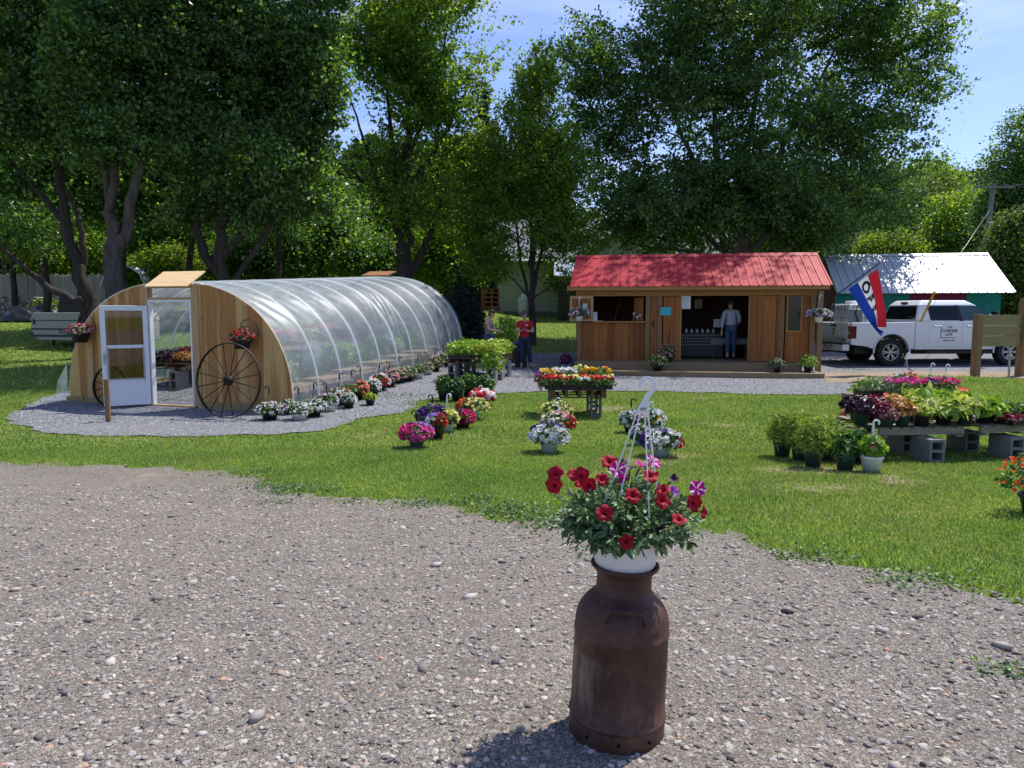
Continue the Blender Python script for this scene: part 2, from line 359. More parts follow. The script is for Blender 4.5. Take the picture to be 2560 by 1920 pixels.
def mat_lot():
    t = NT('brown_gravel'); v1 = t.vor(85); v2 = t.vor(190); v3 = t.vor(34); big = t.noise(.45, 5, .6); mid = t.noise(2.6, 5, .6)
    st = [(0, (.052, .045, .039)), (.3, (.148, .130, .111)), (.55, (.245, .215, .182)), (.8, (.41, .365, .305)), (1, (.67, .62, .53))]
    c1 = t.ramp(v1.outputs['Color'], st); c2 = t.ramp(v2.outputs['Color'], st); c3 = t.ramp(v3.outputs['Color'], st)
    c = t.mix(.36, c1, c2); c = t.mix(t.ramp(v3.outputs['Distance'], [(.16, (.8, .8, .8)), (.34, (0, 0, 0))]), c, c3)
    e = t.vor(85, None, 'DISTANCE_TO_EDGE'); c = t.mix(t.ramp(e.outputs['Distance'], [(0, (.9, .9, .9)), (.16, (0, 0, 0))]), c, (.045, .038, .035))
    c = t.mix(t.ramp(big, [(.42, (0, 0, 0)), (.62, (.28, .28, .28))]), c, (.21, .17, .135)); c = t.mix(t.ramp(mid, [(.3, (.30, .30, .30)), (.6, (0, 0, 0))]), c, (.085, .075, .07))
    c = t.mix(t.ramp(t.noise(1.1, 4, .6), [(.62, (0, 0, 0)), (.76, (.45, .45, .45))]), c, (.30, .235, .17))
    h = t.mix(.5, v1.outputs['Distance'], v3.outputs['Distance']); t.bump(h, -1.0, .018); return t.fin(c, .92, 0, .15)
def mat_path():
    t = NT('crushed_blue_stone'); v1 = t.vor(34); v2 = t.vor(75); mid = t.noise(.9, 4)
    st = [(0, (.045, .048, .056)), (.35, (.135, .14, .155)), (.7, (.26, .265, .28)), (1, (.60, .60, .62))]
    c = t.mix(.45, t.ramp(v1.outputs['Color'], st), t.ramp(v2.outputs['Color'], st))
    e = t.vor(34, None, 'DISTANCE_TO_EDGE'); c = t.mix(t.ramp(e.outputs['Distance'], [(0, (.8, .8, .8)), (.12, (0, 0, 0))]), c, (.05, .052, .06))
    c = t.mix(t.ramp(mid, [(.5, (0, 0, 0)), (.8, (.35, .35, .35))]), c, (.24, .225, .20)); t.bump(v1.outputs['Distance'], -.9, .03); return t.fin(c, .9, 0, .2)
def mat_dirt():
    t = NT('tan_dirt'); b = t.noise(2, 6, .65); c = t.noise(60, 3, .7); col = t.ramp(b, [(.3, (.24, .18, .125)), (.7, (.40, .31, .22))]); col = t.mix(t.ramp(c, [(.35, (.5, .5, .5)), (.6, (0, 0, 0))]), col, (.16, .12, .09))
    t.bump(c, .5, .02); return t.fin(col, .95, 0, .1)
gx = np.unique(np.concatenate([np.linspace(-500, -30, 30), np.arange(-30, 34, .4), np.linspace(34, 500, 30)])); gy = np.unique(np.concatenate([np.linspace(-200, -5, 14), np.arange(-5, 48, .35), np.linspace(48, 600, 50)]))
X, Y = np.meshgrid(gx, gy); nx = len(gx); ii = np.arange(len(gy) - 1)[:, None] * nx + np.arange(nx - 1)[None]
mb = MB(); mb.add(np.column_stack([X.ravel(), Y.ravel(), Z(X, Y).ravel() - .012]), np.stack([ii, ii + 1, ii + nx + 1, ii + nx], -1).reshape(-1, 4), 0, True)
gr = mb.build('ground', mat_ground()); gr['kind'] = 'structure'
def vnoise(x, y, s, seed=0):
    r = np.random.default_rng(seed); n = 64; T = r.random((n, n)); fx, fy = x * s, y * s; ix, iy = np.floor(fx).astype(int), np.floor(fy).astype(int); tx, ty = sm(fx - ix), sm(fy - iy)
    g = lambda a, b: T[a % n, b % n]
    return (g(ix, iy) * (1 - tx) + g(ix + 1, iy) * tx) * (1 - ty) + (g(ix, iy + 1) * (1 - tx) + g(ix + 1, iy + 1) * tx) * ty
def bare(x, y): return .6 * vnoise(x, y, .55, 1) + .4 * vnoise(x, y, 1.7, 2)
at = gr.data.attributes.new('bare', 'FLOAT', 'POINT'); at.data.foreach_set('value', bare(X.ravel(), Y.ravel()).astype(np.float32))
sheet('gravel_lot', mat_lot(), LOT, .5, .004, .28, 2.3, .05)
sheet('gravel_path', mat_path(), PATH, .5, .006, .15, 2.2, .08)
sheet('dirt_driveway', mat_dirt(), DIRT, .5, .012, .14, 1.8, .1)
# ------------------------------------------------------------ grass (stuff)
rng = np.random.default_rng(5)
GRASSM = leafmat('grass_blade', (.20, .33, .055), (.43, .55, .15), .45, .5, (1.15, 1.1, .6), .3, .75)
STRAWM = leafmat('dry_grass_blade', (.34, .31, .13), (.52, .46, .22), .3, .6)
BLADE = np.array([(-.5, 0, 0), (.5, 0, 0), (.22, .12, .62), (0, .38, 1.0), (-.22, .12, .62)])
BLADEF = np.array([(0, 1, 2, 4)]); BT = np.array([(-.5, 0, 0), (.5, 0, 0), (.05, .35, 1.0)]); BTF = np.array([(0, 1, 2)])
LOTA, PATHA, DIRTA = np.array(LOT), np.array(PATH), np.array(DIRT)
gm = MB()
def scatter_grass(n, y0, y1, hmin, hmax, wid, seed, jit=.09):
    r = np.random.default_rng(seed); y = np.sqrt(r.uniform(y0 ** 2, y1 ** 2, n)); x = r.uniform(-1.0, 1.0, n) * y
    jj = jit * .7 + .75 * r.random(n) ** 7; q = np.stack([x + r.normal(0, 1, n) * jj, y + r.normal(0, 1, n) * jj], 1)
    k = ~inpoly(q, LOTA) & ~inpoly(q, PATHA) & ~inpoly(q, DIRTA); b = bare(x, y); k &= r.random(n) < np.clip((.84 - b) * 9, 0.3, 1)
    x, y, b = x[k], y[k], b[k]; n = len(x); h = r.uniform(hmin, hmax, n) * (.65 + .7 * vnoise(x, y, 1.3, 3))
    N = np.stack([r.normal(0, .33, n), r.normal(0, .33, n), np.ones(n)], 1); R = frames(N, r)
    sc = np.stack([np.full(n, wid) * r.uniform(.7, 1.4, n), h, h], 1)
    straw = (r.random(n) < np.clip(.09 + (b - .5) * 1.0, .06, .5)).astype(int)
    gm.cards(BT, BTF, np.stack([x, y, Z(x, y) - .008], 1), R, sc, straw)
scatter_grass(540000, 2.6, 10, .016, .040, .0085, 11)
scatter_grass(310000, 10, 17, .02, .045, .014, 12)
scatter_grass(118000, 17, 42, .05, .09, .03, 13)
g = gm.build('grass', [GRASSM, STRAWM]); g['kind'] = 'stuff'
# weeds creeping over the lot edge (stuff)
wm = MB(); r = np.random.default_rng(21); LEAF4 = np.array([(0, 0, 0), (.3, .45, .06), (0, 1, -.05), (-.3, .45, .06)]); LF = np.array([(0, 1, 2, 3)])
LEAFR = np.array([(0, 0, 0), (.28, .25, .05), (.34, .55, .05), (0, 1, -.08), (-.34, .55, .05), (-.28, .25, .05), (0, .5, -.03)]); LRF = np.array([(0, 1, 6), (1, 2, 6), (2, 3, 6), (3, 4, 6), (4, 5, 6), (5, 0, 6)])
for u, v, rr, n in [(705, 1222, .33, 500), (760, 1226, .28, 300), (640, 1180, .25, 150), (880, 1256, .2, 130), (1030, 1262, .2, 160), (1090, 1258, .22, 200), (1225, 1268, .25, 380), (1270, 1284, .22, 420), (1300, 1270, .2, 250), (1395, 1310, .3, 600), (1440, 1318, .26, 300), (1370, 1295, .25, 350), (1180, 1250, .2, 200), (2010, 1385, .2, 200), (2260, 1445, .22, 260), (2350, 1462, .25, 260), (2060, 1400, .2, 160), (540, 1190, .14, 60), (610, 1192, .14, 60), (690, 1258, .1, 60), (2500, 1680, .1, 120), (1010, 990, .5, 300), (1035, 1010, .4, 300), (250, 1050, .3, 60), (2140, 925, .4, 150), (2020, 912, .5, 300)]:
    c = G(u, v); n = int(n * .6); x = c.x + r.normal(0, rr * .75, n); y = c.y + r.normal(0, rr * .45, n); hh = np.abs(r.normal(0, .022, n))
    wm.cards(LEAFR, LRF, np.stack([x, y, Z(x, y) + hh], 1), frames(np.stack([r.normal(0, .5, n), r.normal(0, .5, n), np.ones(n)], 1), r), r.uniform(.014, .036, n) * (1 + .03 * c.y))
o = wm.build('weeds', leafmat('weed_leaf', (.07, .15, .035), (.17, .27, .085), .35)); o['kind'] = 'stuff'
# ------------------------------------------------------------ loose stones (stuff)
def icos():
    p = (1 + 5 ** .5) / 2
    V = np.array([(-1, p, 0), (1, p, 0), (-1, -p, 0), (1, -p, 0), (0, -1, p), (0, 1, p), (0, -1, -p), (0, 1, -p), (p, 0, -1), (p, 0, 1), (-p, 0, -1), (-p, 0, 1)]) / math.hypot(1, p)
    F = np.array([(0, 11, 5), (0, 5, 1), (0, 1, 7), (0, 7, 10), (0, 10, 11), (1, 5, 9), (5, 11, 4), (11, 10, 2), (10, 7, 6), (7, 1, 8), (3, 9, 4), (3, 4, 2), (3, 2, 6), (3, 6, 8), (3, 8, 9), (4, 9, 5), (2, 4, 11), (6, 2, 10), (8, 6, 7), (9, 8, 1)])
    return V, F
ICV, ICF = icos()
def stone_mat(name, st):
    t = NT(name); c = t.ramp(t.island(), st); c = t.mix(t.ramp(t.noise(60, 4), [(.3, (.2, .2, .2)), (.7, (0, 0, 0))]), c, (.12, .105, .095)); t.bump(t.noise(150, 3), .3, .004); return t.fin(c, .85, 0, .2)
def stones(name, mat, n, smin, smax, pw, area, poly, seed, sink=.0):
    r = np.random.default_rng(seed); y0, y1 = area; y = y0 + (y1 - y0) * r.random(n) ** 1.25; x = r.uniform(-1.0, 1.0, n) * (y + .4); q = np.stack([x, y], 1); k = inpoly(q, poly)
    x, y = x[k], y[k]; n = len(x); s = smin + (smax - smin) * r.random(n) ** pw
    mb = MB(); nv = 6
    var = [ICV * (1 + r.normal(0, .13, (12, 1))) for _ in range(nv)]; idx = r.integers(0, nv, n)
    for i in range(nv):
        m = idx == i; c = m.sum(); N = np.stack([r.normal(0, .18, c), r.normal(0, .18, c), np.ones(c)], 1)
        S = s[m][:, None] * np.stack([r.uniform(.8, 1.5, c), r.uniform(.7, 1.1, c), r.uniform(.38, .62, c)], 1)
        mb.cards(var[i], ICF, np.stack([x[m], y[m], Z(x[m], y[m]) + .004 + s[m] * r.uniform(-.12, .25, c) - sink * 0], 1), frames(N, r), S, 0, smax > .03)
    o = mb.build(name, mat); o['kind'] = 'stuff'; return o
stones('loose_stones', stone_mat('river_stone', [(0, (.11, .10, .095)), (.2, (.20, .18, .168)), (.5, (.30, .27, .245)), (.75, (.40, .36, .315)), (.9, (.48, .445, .39)), (.965, (.42, .26, .17)), (1, (.64, .61, .56))]), 150000, .0026, .017, 7, (1.7, 7.2), LOTA, 31)
stones('scattered_larger_stones', bpy.data.materials['river_stone'], 420, .012, .036, 2.6, (1.9, 7.0), LOTA, 33)
stones('crushed_stones', stone_mat('crushed_stone', [(0, (.07, .075, .085)), (.4, (.19, .195, .21)), (.8, (.34, .345, .36)), (1, (.62, .62, .63))]), 34000, .008, .022, 1.6, (12.5, 20.5), PATHA, 32)
for (u, v, s, c) in [(1758, 1865, .05, 0), (1700, 1845, .032, 1), (595, 1600, .025, 1)]: pass
# ------------------------------------------------------------ trees
KITE = np.array([(0, -.5, 0), (.42, -.02, .10), (0, .55, -.02), (-.42, -.02, .10)]); KF = np.array([(0, 1, 2, 3)])
LOBE = np.array([(0, -.5, 0), (.5, -.22, .08), (.24, .06, .03), (.36, .42, .02), (0, .6, -.06), (-.36, .42, .02), (-.24, .06, .03), (-.5, -.22, .08)]); LBF = np.array([(0, 1, 2, 6), (0, 6, 7, 0)])[:1]
LBF3 = np.array([(0, 1, 2), (0, 2, 6), (0, 6, 7), (2, 3, 4), (2, 4, 6), (4, 5, 6)])
def tree(name, label, base, stems, blobs, ncl, lpc, lsz, spread, seed, lm=None, bm=None, group=None, cat='tree', tmpl='kite', nbr=140, up=.55, gap=.0, twig=.02, zmin=None, flat=.55, shell=2.6, spray=False):
    """base (x,y,z); stems: polylines of (dx,dy,dz,r); blobs: (x,y,z,rx,ry,rz) in world metres relative to the base"""
    r = np.random.default_rng(seed); root = thing(name, label, cat, base, 0, group)
    bl = np.array(blobs, float); w = np.prod(bl[:, 3:], 1) ** .8; w /= w.sum(); C = []
    while len(C) < ncl:
        b = bl[r.choice(len(bl), p=w)]; d = r.normal(size=3); d /= np.linalg.norm(d); p = b[:3] + d * b[3:] * r.random() ** (1 / shell)
        if mnoise.noise(Vector(p * .42) + Vector((seed * 7.1, 0, 0))) < gap - .22 + .12 * r.normal(): 
            if r.random() < .93: continue
        if zmin is not None and p[2] < zmin: continue
        C.append(p)
    C = np.array(C)
    tm = MB(); nodes = []; nr = []
    for s in stems:
        pts = [Vector(q[:3]) for q in s]; rr = [q[3] for q in s]; pp, ra = [], []
        for i in range(len(pts) - 1):
            for k in range(4):
                t = k / 4; pp.append(pts[i].lerp(pts[i + 1], t) + Vector(r.normal(0, .25 * rr[i], 3)) * (i + k > 0)); ra.append(rr[i] * (1 - t) + rr[i + 1] * t)
        pp.append(pts[-1]); ra.append(rr[-1]); tm.tube(pp, ra, 9)
        if s is stems[0]: ra[0] *= 1
        for a, b in zip(pp[2:], ra[2:]): nodes.append(np.array(a)); nr.append(b)
    order = C[r.permutation(len(C))[:nbr]]; ctr = np.array(stems[0][-1][:3])
    order = order[np.argsort(np.linalg.norm(order - ctr, axis=1))]
    for c in order:
        A = np.array(nodes); d = np.linalg.norm(A - c, axis=1) + np.clip(A[:, 2] - c[2] + .1, 0, 9) * 1.5; j = int(np.argmin(d)); a = A[j]; L = np.linalg.norm(c - a)
        if L < .15: continue
        r0 = min(nr[j] * .6, .012 + twig * L); k = 5; bow = np.array([0, 0, .12 * L]) + r.normal(0, .05 * L, 3)
        pts = [a + (c - a) * t + bow * math.sin(math.pi * t) * (1 if t < 1 else 0) for t in np.linspace(0, 1, k)]; ra = [r0 * (1 - .8 * t) + .004 for t in np.linspace(0, 1, k)]
        tm.tube(pts, ra, 5, cap=False)
        for q, b in list(zip(pts, ra))[1:]: nodes.append(np.array(q)); nr.append(b)
    tm.build('trunk', bm or BARK, root)
    n = ncl * lpc
    if spray:                                             # leaves gather in layered sprays that point outwards along their bough
        ax = C - np.array([0, 0, C[:, 2].mean() - 2.0]); ax -= ctr * np.array([1, 1, 0]); ax[:, 2] *= .45; ax /= np.linalg.norm(ax, axis=1, keepdims=True); ax += r.normal(0, .38, ax.shape); ax /= np.linalg.norm(ax, axis=1, keepdims=True)
        sd = np.cross(ax, np.array([0, 0, 1.0])); sd /= np.linalg.norm(sd, axis=1, keepdims=True) + 1e-6; g = r.normal(0, 1, (n, 3)); k = np.repeat(r.uniform(.55, 1.3, ncl), lpc)[:, None] * spread
        t = g[:, :1] * .95; pos = np.repeat(C, lpc, 0) + k * (np.repeat(ax, lpc, 0) * t + np.repeat(sd, lpc, 0) * g[:, 1:2] * (.62 - .18 * t)) + np.stack([np.zeros(n), np.zeros(n), k[:, 0] * (.26 * g[:, 2] - .10 * t[:, 0] ** 2)], 1)
    else: pos = np.repeat(C, lpc, 0) + r.normal(0, 1, (n, 3)) * spread * np.array([1, 1, flat]) * np.repeat(r.uniform(.6, 1.25, ncl), lpc)[:, None]
    N = r.normal(0, .75, (n, 3)) + np.array([0, 0, up]); cm = MB()
    T, TF = (KITE, KF) if tmpl == 'kite' else (LOBE, LBF3)
    cm.cards(T, TF, pos, frames(N, r), lsz * r.uniform(.6, 1.3, n)); cm.build('crown', lm or L_MID, root); return root
def blob(u, v, ru, rv, y, base, ry=None):                # crown ellipsoid given by its outline in the photo at y metres
    c = P(u, v, y) - Vector(base); k = mpp(y) * 1.03; return (c.x, c.y, c.z, ru * k, ry or ru * k * .8, rv * k)
def stem(base, y, *pts):                                  # stem polyline through photo pixels at y metres
    out = []
    for k, q in enumerate(pts):
        p = P(q[0], q[1], y + (q[3] if len(q) > 3 else 0)) - Vector(base); out.append((p.x, p.y, p.z, q[2] * .74))
    return out
def root_at(u, y): x = (u - 1280) / FPX * y; return tuple(onG(x, y) - Vector((0, 0, .08)))
def S0(base, y, *pts): return [(0, 0, 0, pts[0][2] * 1.05)] + stem(base, y, *pts)
b = root_at(222, 22.5)
tree('maple_tree', 'leaning dark maple at the far left with a long low bough over the camper', b,
     [S0(b, 22.5, (205, 700, .26), (165, 560, .22), (150, 430, .18), (120, 250, .10), (100, 60, .05)), stem(b, 22.5, (212, 770, .16), (150, 735, .15), (85, 690, .12), (30, 640, .09), (-40, 590, .05)), stem(b, 22.5, (165, 560, .13), (90, 470, .11), (20, 400, .07), (-20, 330, .04)), stem(b, 22.5, (200, 740, .14), (212, 640, .13), (190, 520, .1), (140, 430, .06))],
     [blob(80, 130, 190, 210, 22.5, b), blob(190, 270, 150, 140, 22.5, b), blob(20, 330, 150, 110, 22, b), blob(120, -80, 230, 150, 22.5, b), blob(60, 560, 120, 55, 23, b)], 1180, 60, .115, .40, 1, L_DARK, BARKD, None, 'tree', 'kite', 340, gap=.15, spray=True)
b = root_at(292, 20.8)
tree('maple_tree', 'twin stemmed grey maple rising behind the plywood end wall', b,
     [S0(b, 20.8, (285, 700, .33), (283, 600, .29), (272, 520, .19), (285, 400, .14), (270, 250, .08), (255, 60, .04)), stem(b, 20.8, (290, 640, .25), (318, 560, .2), (340, 450, .17), (372, 360, .11), (398, 220, .07), (420, 60, .04)), stem(b, 20.8, (340, 450, .1), (345, 370, .09), (330, 260, .05)), stem(b, 20.8, (272, 520, .11), (255, 400, .09), (232, 300, .05))],
     [blob(330, 60, 190, 190, 20.8, b), blob(420, 190, 130, 150, 20.8, b), blob(230, 190, 110, 140, 20.8, b), blob(330, 330, 120, 60, 20.4, b), blob(350, -150, 210, 120, 20.8, b), blob(250, 360, 90, 70, 21.2, b)], 1250, 60, .108, .38, 2, L_DARK, BARK, None, 'tree', 'kite', 340, gap=.12, spray=True)
b = root_at(562, 22.3)
tree('maple_tree', 'dark forked maple behind the front half of the greenhouse', b,
     [S0(b, 22.3, (556, 690, .27), (555, 600, .22), (545, 480, .17), (560, 350, .11), (590, 150, .06), (600, 0, .04)), stem(b, 22.3, (556, 690, .2), (510, 640, .19), (490, 560, .16), (500, 430, .11), (490, 280, .06)), stem(b, 22.3, (560, 640, .16), (600, 590, .15), (600, 480, .11), (650, 380, .07)), stem(b, 22.3, (575, 720, .13), (660, 590, .11), (705, 500, .09), (715, 420, .06))],
     [blob(620, 110, 190, 190, 22.3, b), blob(720, 230, 130, 170, 22.3, b), blob(560, 280, 130, 130, 21.8, b), blob(790, 420, 85, 80, 22.8, b), blob(660, 360, 150, 100, 21.8, b), blob(700, -100, 200, 130, 22.3, b), blob(520, 430, 100, 60, 21.8, b), blob(640, 500, 130, 50, 22.5, b), blob(860, 500, 60, 60, 23, b), blob(480, 520, 70, 40, 22.5, b)], 1700, 60, .115, .40, 3, L_DARK, BARKD, None, 'tree', 'kite', 400, gap=.12, spray=True)
b = root_at(1012, 28)
tree('maple_tree', 'tall thin crowned maple with bare upper twigs behind the greenhouse roof vent', b,
     [S0(b, 28, (1010, 690, .42), (1012, 600, .38), (1010, 520, .30), (1015, 400, .22), (1020, 250, .13), (1010, 60, .06), (1000, -60, .03)), stem(b, 28, (1025, 690, .2), (1060, 620, .18), (1085, 560, .13), (1110, 480, .08)), stem(b, 28, (1010, 520, .18), (985, 420, .15), (975, 300, .1), (960, 150, .05), (930, 20, .03)), stem(b, 28, (1015, 470, .16), (1060, 420, .13), (1120, 320, .08), (1170, 220, .04)), stem(b, 28, (1000, 600, .16), (960, 500, .12), (925, 400, .09), (890, 290, .05), (860, 200, .03)), stem(b, 28, (1015, 400, .13), (1070, 280, .09), (1110, 120, .05), (1130, 0, .03))],
     [blob(1050, 80, 153, 126, 28, b), blob(951, 160, 118, 126, 28, b), blob(1116, 180, 130, 116, 28, b), blob(1017, 300, 130, 116, 28, b), blob(929, 420, 106, 74, 28, b), blob(1149, 400, 153, 94, 28, b), blob(1006, -60, 201, 94, 28, b), blob(874, 90, 71, 74, 28, b), blob(1061, 520, 130, 63, 28, b), blob(1193, 100, 83, 84, 28, b)], 1150, 52, .12, .40, 4, L_MID, BARKD, None, 'tree', 'kite', 700, gap=.13, twig=.016, spray=True)
b = root_at(1332, 28)
tree('young_maple_tree', 'slender young maple with clustered stems behind the person in red', b,
     [S0(b, 28, (1330, 720, .15), (1328, 640, .12), (1332, 480, .08), (1340, 250, .03)), stem(b, 28, (1328, 760, .09), (1302, 660, .07), (1290, 560, .05), (1270, 430, .03)), stem(b, 28, (1332, 730, .09), (1350, 640, .07), (1372, 540, .05), (1400, 420, .03)), stem(b, 28, (1330, 700, .07), (1342, 560, .05), (1365, 380, .03)), stem(b, 28, (1320, 740, .05), (1285, 700, .04), (1240, 660, .02)), stem(b, 28, (1332, 745, .05), (1380, 715, .03), (1415, 700, .02))],
     [blob(1340, 300, 94, 136, 28, b), blob(1308, 430, 153, 116, 28, b), blob(1396, 450, 106, 126, 28, b), blob(1286, 580, 142, 84, 28, b), blob(1406, 600, 94, 74, 27.5, b), blob(1352, 180, 53, 74, 28, b), blob(1230, 620, 71, 63, 28, b), blob(1220, 680, 59, 32, 27.5, b), blob(1406, 700, 47, 26, 27.5, b)], 1150, 54, .10, .34, 5, L_MID, BARKD, None, 'tree', 'kite', 300, gap=.06, spray=True)
b = root_at(1842, 30.5)
tree('maple_tree', 'huge broad maple with many stems towering behind the red roofed stall', b,
     [S0(b, 30.5, (1842, 640, .45), (1835, 590, .36), (1818, 520, .27), (1790, 380, .17), (1780, 200, .09), (1760, 20, .05)), stem(b, 30.5, (1845, 630, .4), (1842, 560, .32), (1850, 450, .24), (1880, 300, .15), (1920, 100, .08), (1930, -80, .04)), stem(b, 30.5, (1855, 640, .33), (1885, 560, .27), (1920, 470, .21), (1970, 340, .13), (2060, 180, .07), (2120, 60, .04)), stem(b, 30.5, (1830, 640, .26), (1790, 560, .2), (1740, 420, .14), (1680, 280, .08), (1600, 150, .04)), stem(b, 30.5, (1820, 640, .18), (1770, 590, .14), (1680, 560, .1), (1560, 520, .05)), stem(b, 30.5, (1870, 630, .2), (1960, 560, .15), (2080, 500, .1), (2220, 420, .05)), stem(b, 30.5, (1845, 600, .22), (1868, 470, .17), (1900, 380, .1), (1950, 230, .06)), stem(b, 30.5, (1880, 650, .14), (1990, 610, .1), (2110, 580, .06), (2200, 560, .03)), stem(b, 30.5, (1810, 660, .13), (1740, 630, .1), (1640, 620, .06), (1540, 600, .03))],
     [blob(1860, 60, 260, 190, 30.5, b), blob(1620, 190, 190, 180, 31, b), blob(2120, 150, 210, 190, 31, b), blob(1830, 300, 240, 160, 30, b, 3.6), blob(1560, 380, 140, 140, 31, b), blob(2150, 380, 190, 110, 31, b), blob(1640, 520, 150, 90, 29, b), blob(2060, 520, 190, 80, 30.5, b), blob(1860, 500, 160, 90, 33, b, 2.5), blob(2270, 420, 70, 35, 31, b), blob(2330, 210, 70, 60, 31, b), blob(1480, 130, 80, 110, 31, b), blob(1900, -160, 400, 150, 30.5, b), blob(2230, 60, 130, 120, 31, b), blob(1500, 560, 70, 50, 29, b), blob(2330, 80, 60, 80, 31, b), blob(1450, 280, 50, 60, 31, b), blob(2200, 560, 80, 40, 31, b), blob(1600, 590, 130, 45, 30, b), blob(1750, 600, 110, 40, 31.5, b), blob(1880, 455, 210, 90, 29.8, b, 3), blob(1700, 540, 160, 70, 29.6, b, 3), blob(2010, 560, 180, 60, 30.2, b, 3), blob(1960, 600, 110, 40, 31.5, b)], 3900, 60, .128, .46, 6, L_DARK, BARK, None, 'tree', 'kite', 1100, gap=.10, twig=.017, spray=True)
# understory and background trees, each its own thing
BGT = [(40, 520, 110, 130, 36, 'light', 'bright yellow green tree at the far left edge behind the leaning maple'), (170, 610, 110, 90, 40, 'mid', 'bushy mid green tree between the leaning maple and the twin stemmed maple'),
       (430, 560, 110, 120, 38, 'dark', 'shaded green tree seen between the twin stemmed and forked maples'), (420, 670, 90, 50, 34, 'light', 'low sunlit bush above the plywood door vent'), (480, 400, 170, 180, 31.5, 'dark', 'tall dark crown directly behind the forked maple'), (310, 400, 150, 170, 29.5, 'dark', 'tall dark crown directly behind the twin stemmed maple'), (120, 400, 150, 160, 28, 'dark', 'tall dark crown directly behind the leaning maple'), (700, 420, 110, 130, 33, 'mid', 'mid green crown right of and behind the forked maple'), (660, 610, 120, 90, 36, 'dark', 'dense shaded tree right of the forked maple trunks'),
       (800, 560, 110, 140, 38, 'dark', 'round green tree filling the gap left of the thin crowned maple'), (930, 640, 80, 60, 36, 'dark', 'dark bush at the left foot of the thin crowned maple'), (1110, 620, 90, 90, 36, 'mid', 'green tree right of the thin crowned maple trunk'),
       (1440, 690, 50, 40, 40, 'light', 'small sunlit bush left of the red roof'), (1450, 600, 90, 70, 46, 'light', 'light green tree behind the left end of the red roof'), (250, 420, 160, 160, 44, 'far', 'tall dark tree deep behind the twin stemmed maple'), (560, 430, 190, 190, 46, 'far', 'tall dark tree deep behind the forked maple'), (20, 300, 140, 190, 46, 'far', 'tall dark tree deep behind the leaning maple at the left edge'), (760, 640, 60, 60, 42, 'mid', 'shaded bush low behind the middle of the greenhouse'), (560, 660, 60, 40, 38, 'light', 'sunlit bush between the legs of the forked maple')]
for k, (u, v, ru, rv, y, kind, lab) in enumerate(BGT):
    b = root_at(u, y); lm = {'light': L_LIGHT, 'mid': L_MID, 'far': L_FAR, 'dark': L_DARK}[kind]; q = blob(u, v, ru, rv, y, b)  # canopy shade is put into the darker leaf colours of the understory
    h = q[2] + q[5]
    tree('background_tree', lab, b, [[(0, 0, 0, .16), (.1, 0, max(.6, q[2] * .5), .12), (q[0], 0, max(1, q[2]), .06)]], [q, (q[0] + q[3] * .4, q[1], q[2] - q[5] * .35, q[3] * .7, q[4], q[5] * .6), (q[0] - q[3] * .45, q[1], q[2] - q[5] * .2, q[3] * .6, q[4], q[5] * .65)],
         420 if ru > 80 else 180, 44, .15, .42, 40 + k, lm, BARKD, 'understory trees behind the lot', 'tree', 'kite', 60, gap=.02, zmin=.2)
# right hand hillside
RT = [(2300, 560, 110, 130, 80, L_OLIVE, 'tall olive green tree on the hillside left of the utility pole'), (2225, 640, 70, 50, 62, L_LIGHT, 'yellow green bush above the left end of the white metal roof'), (2400, 600, 90, 120, 72, L_MID, 'dark green tree right behind the utility pole'), (2545, 440, 75, 160, 58, L_DARK, 'very tall dark tree at the upper right edge'), (2560, 620, 42, 105, 34, L_OLIVE, 'pale olive tree at the right edge beside the white roofed barn'), (2170, 570, 60, 60, 120, L_FAR, 'distant blue green tree beyond the right edge of the huge maple'), (2350, 480, 70, 70, 95, L_MID, 'round topped tree crowning the hillside'), (2250, 600, 70, 70, 100, L_FAR, 'shaded tree in the middle of the wooded hillside'), (2500, 570, 40, 90, 66, L_DARK, 'dark tree between the utility pole and the right edge'), (2100, 640, 90, 40, 70, L_FAR, 'low dark tree behind the gap between the red and white roofs')]
for k, (u, v, ru, rv, y, lm, lab) in enumerate(RT):
    b = root_at(u, y); q = blob(u, v, ru, rv, y, b); s = y / 60
    tree('hillside_tree', lab, b, [[(0, 0, 0, .3), (.1, 0, max(1, q[2] * .5), .2), (q[0], 0, max(1.5, q[2]), .08)]], [q, (q[0] + q[3] * .4, q[1], q[2] - q[5] * .5, q[3] * .75, q[4], q[5] * .6), (q[0] - q[3] * .45, q[1], q[2] - q[5] * .4, q[3] * .7, q[4], q[5] * .65), (q[0], q[1], max(q[2] - q[5] * 1.1, 1), q[3] * .8, q[4], q[5] * .5)],
         700, 60, .085 + .115 * s, .30 + .30 * s, 70 + k, lm, BARKD, 'trees on the wooded hillside', 'tree', 'kite', 50, gap=.0, zmin=.3)
# far wood: one mass nobody could count
wmb = MB(); r = np.random.default_rng(99)
def woodmass(n, y0, y1, x0, x1, hfun, lsz):
    y = r.uniform(y0, y1, n); x = x0(y) + (x1(y) - x0(y)) * r.random(n); h = hfun(x, y); t = r.random(n) ** .7
    wmb.cards(KITE, KF, np.stack([x, y, Z(x, y) + .1 + t * h], 1), frames(r.normal(0, .8, (n, 3)) + np.array([0, -.1, .5]), r), lsz * r.uniform(.6, 1.4, n))
woodmass(42000, 50, 60, lambda y: -.78 * y, lambda y: .02 * y + 3, lambda x, y: 7.2 + 4.5 * vnoise(x, y, .13, 8) + 2 * vnoise(x, y, .5, 9), .50)
woodmass(22000, 62, 80, lambda y: .05 * y, lambda y: .45 * y, lambda x, y: 3.5 + 4 * vnoise(x, y, .13, 8), .42)
woodmass(40000, 105, 140, lambda y: .33 * y, lambda y: .85 * y, lambda x, y: 2.5 + 4 * vnoise(x, y, .1, 7) + 2 * vnoise(x, y, .4, 3), .6)
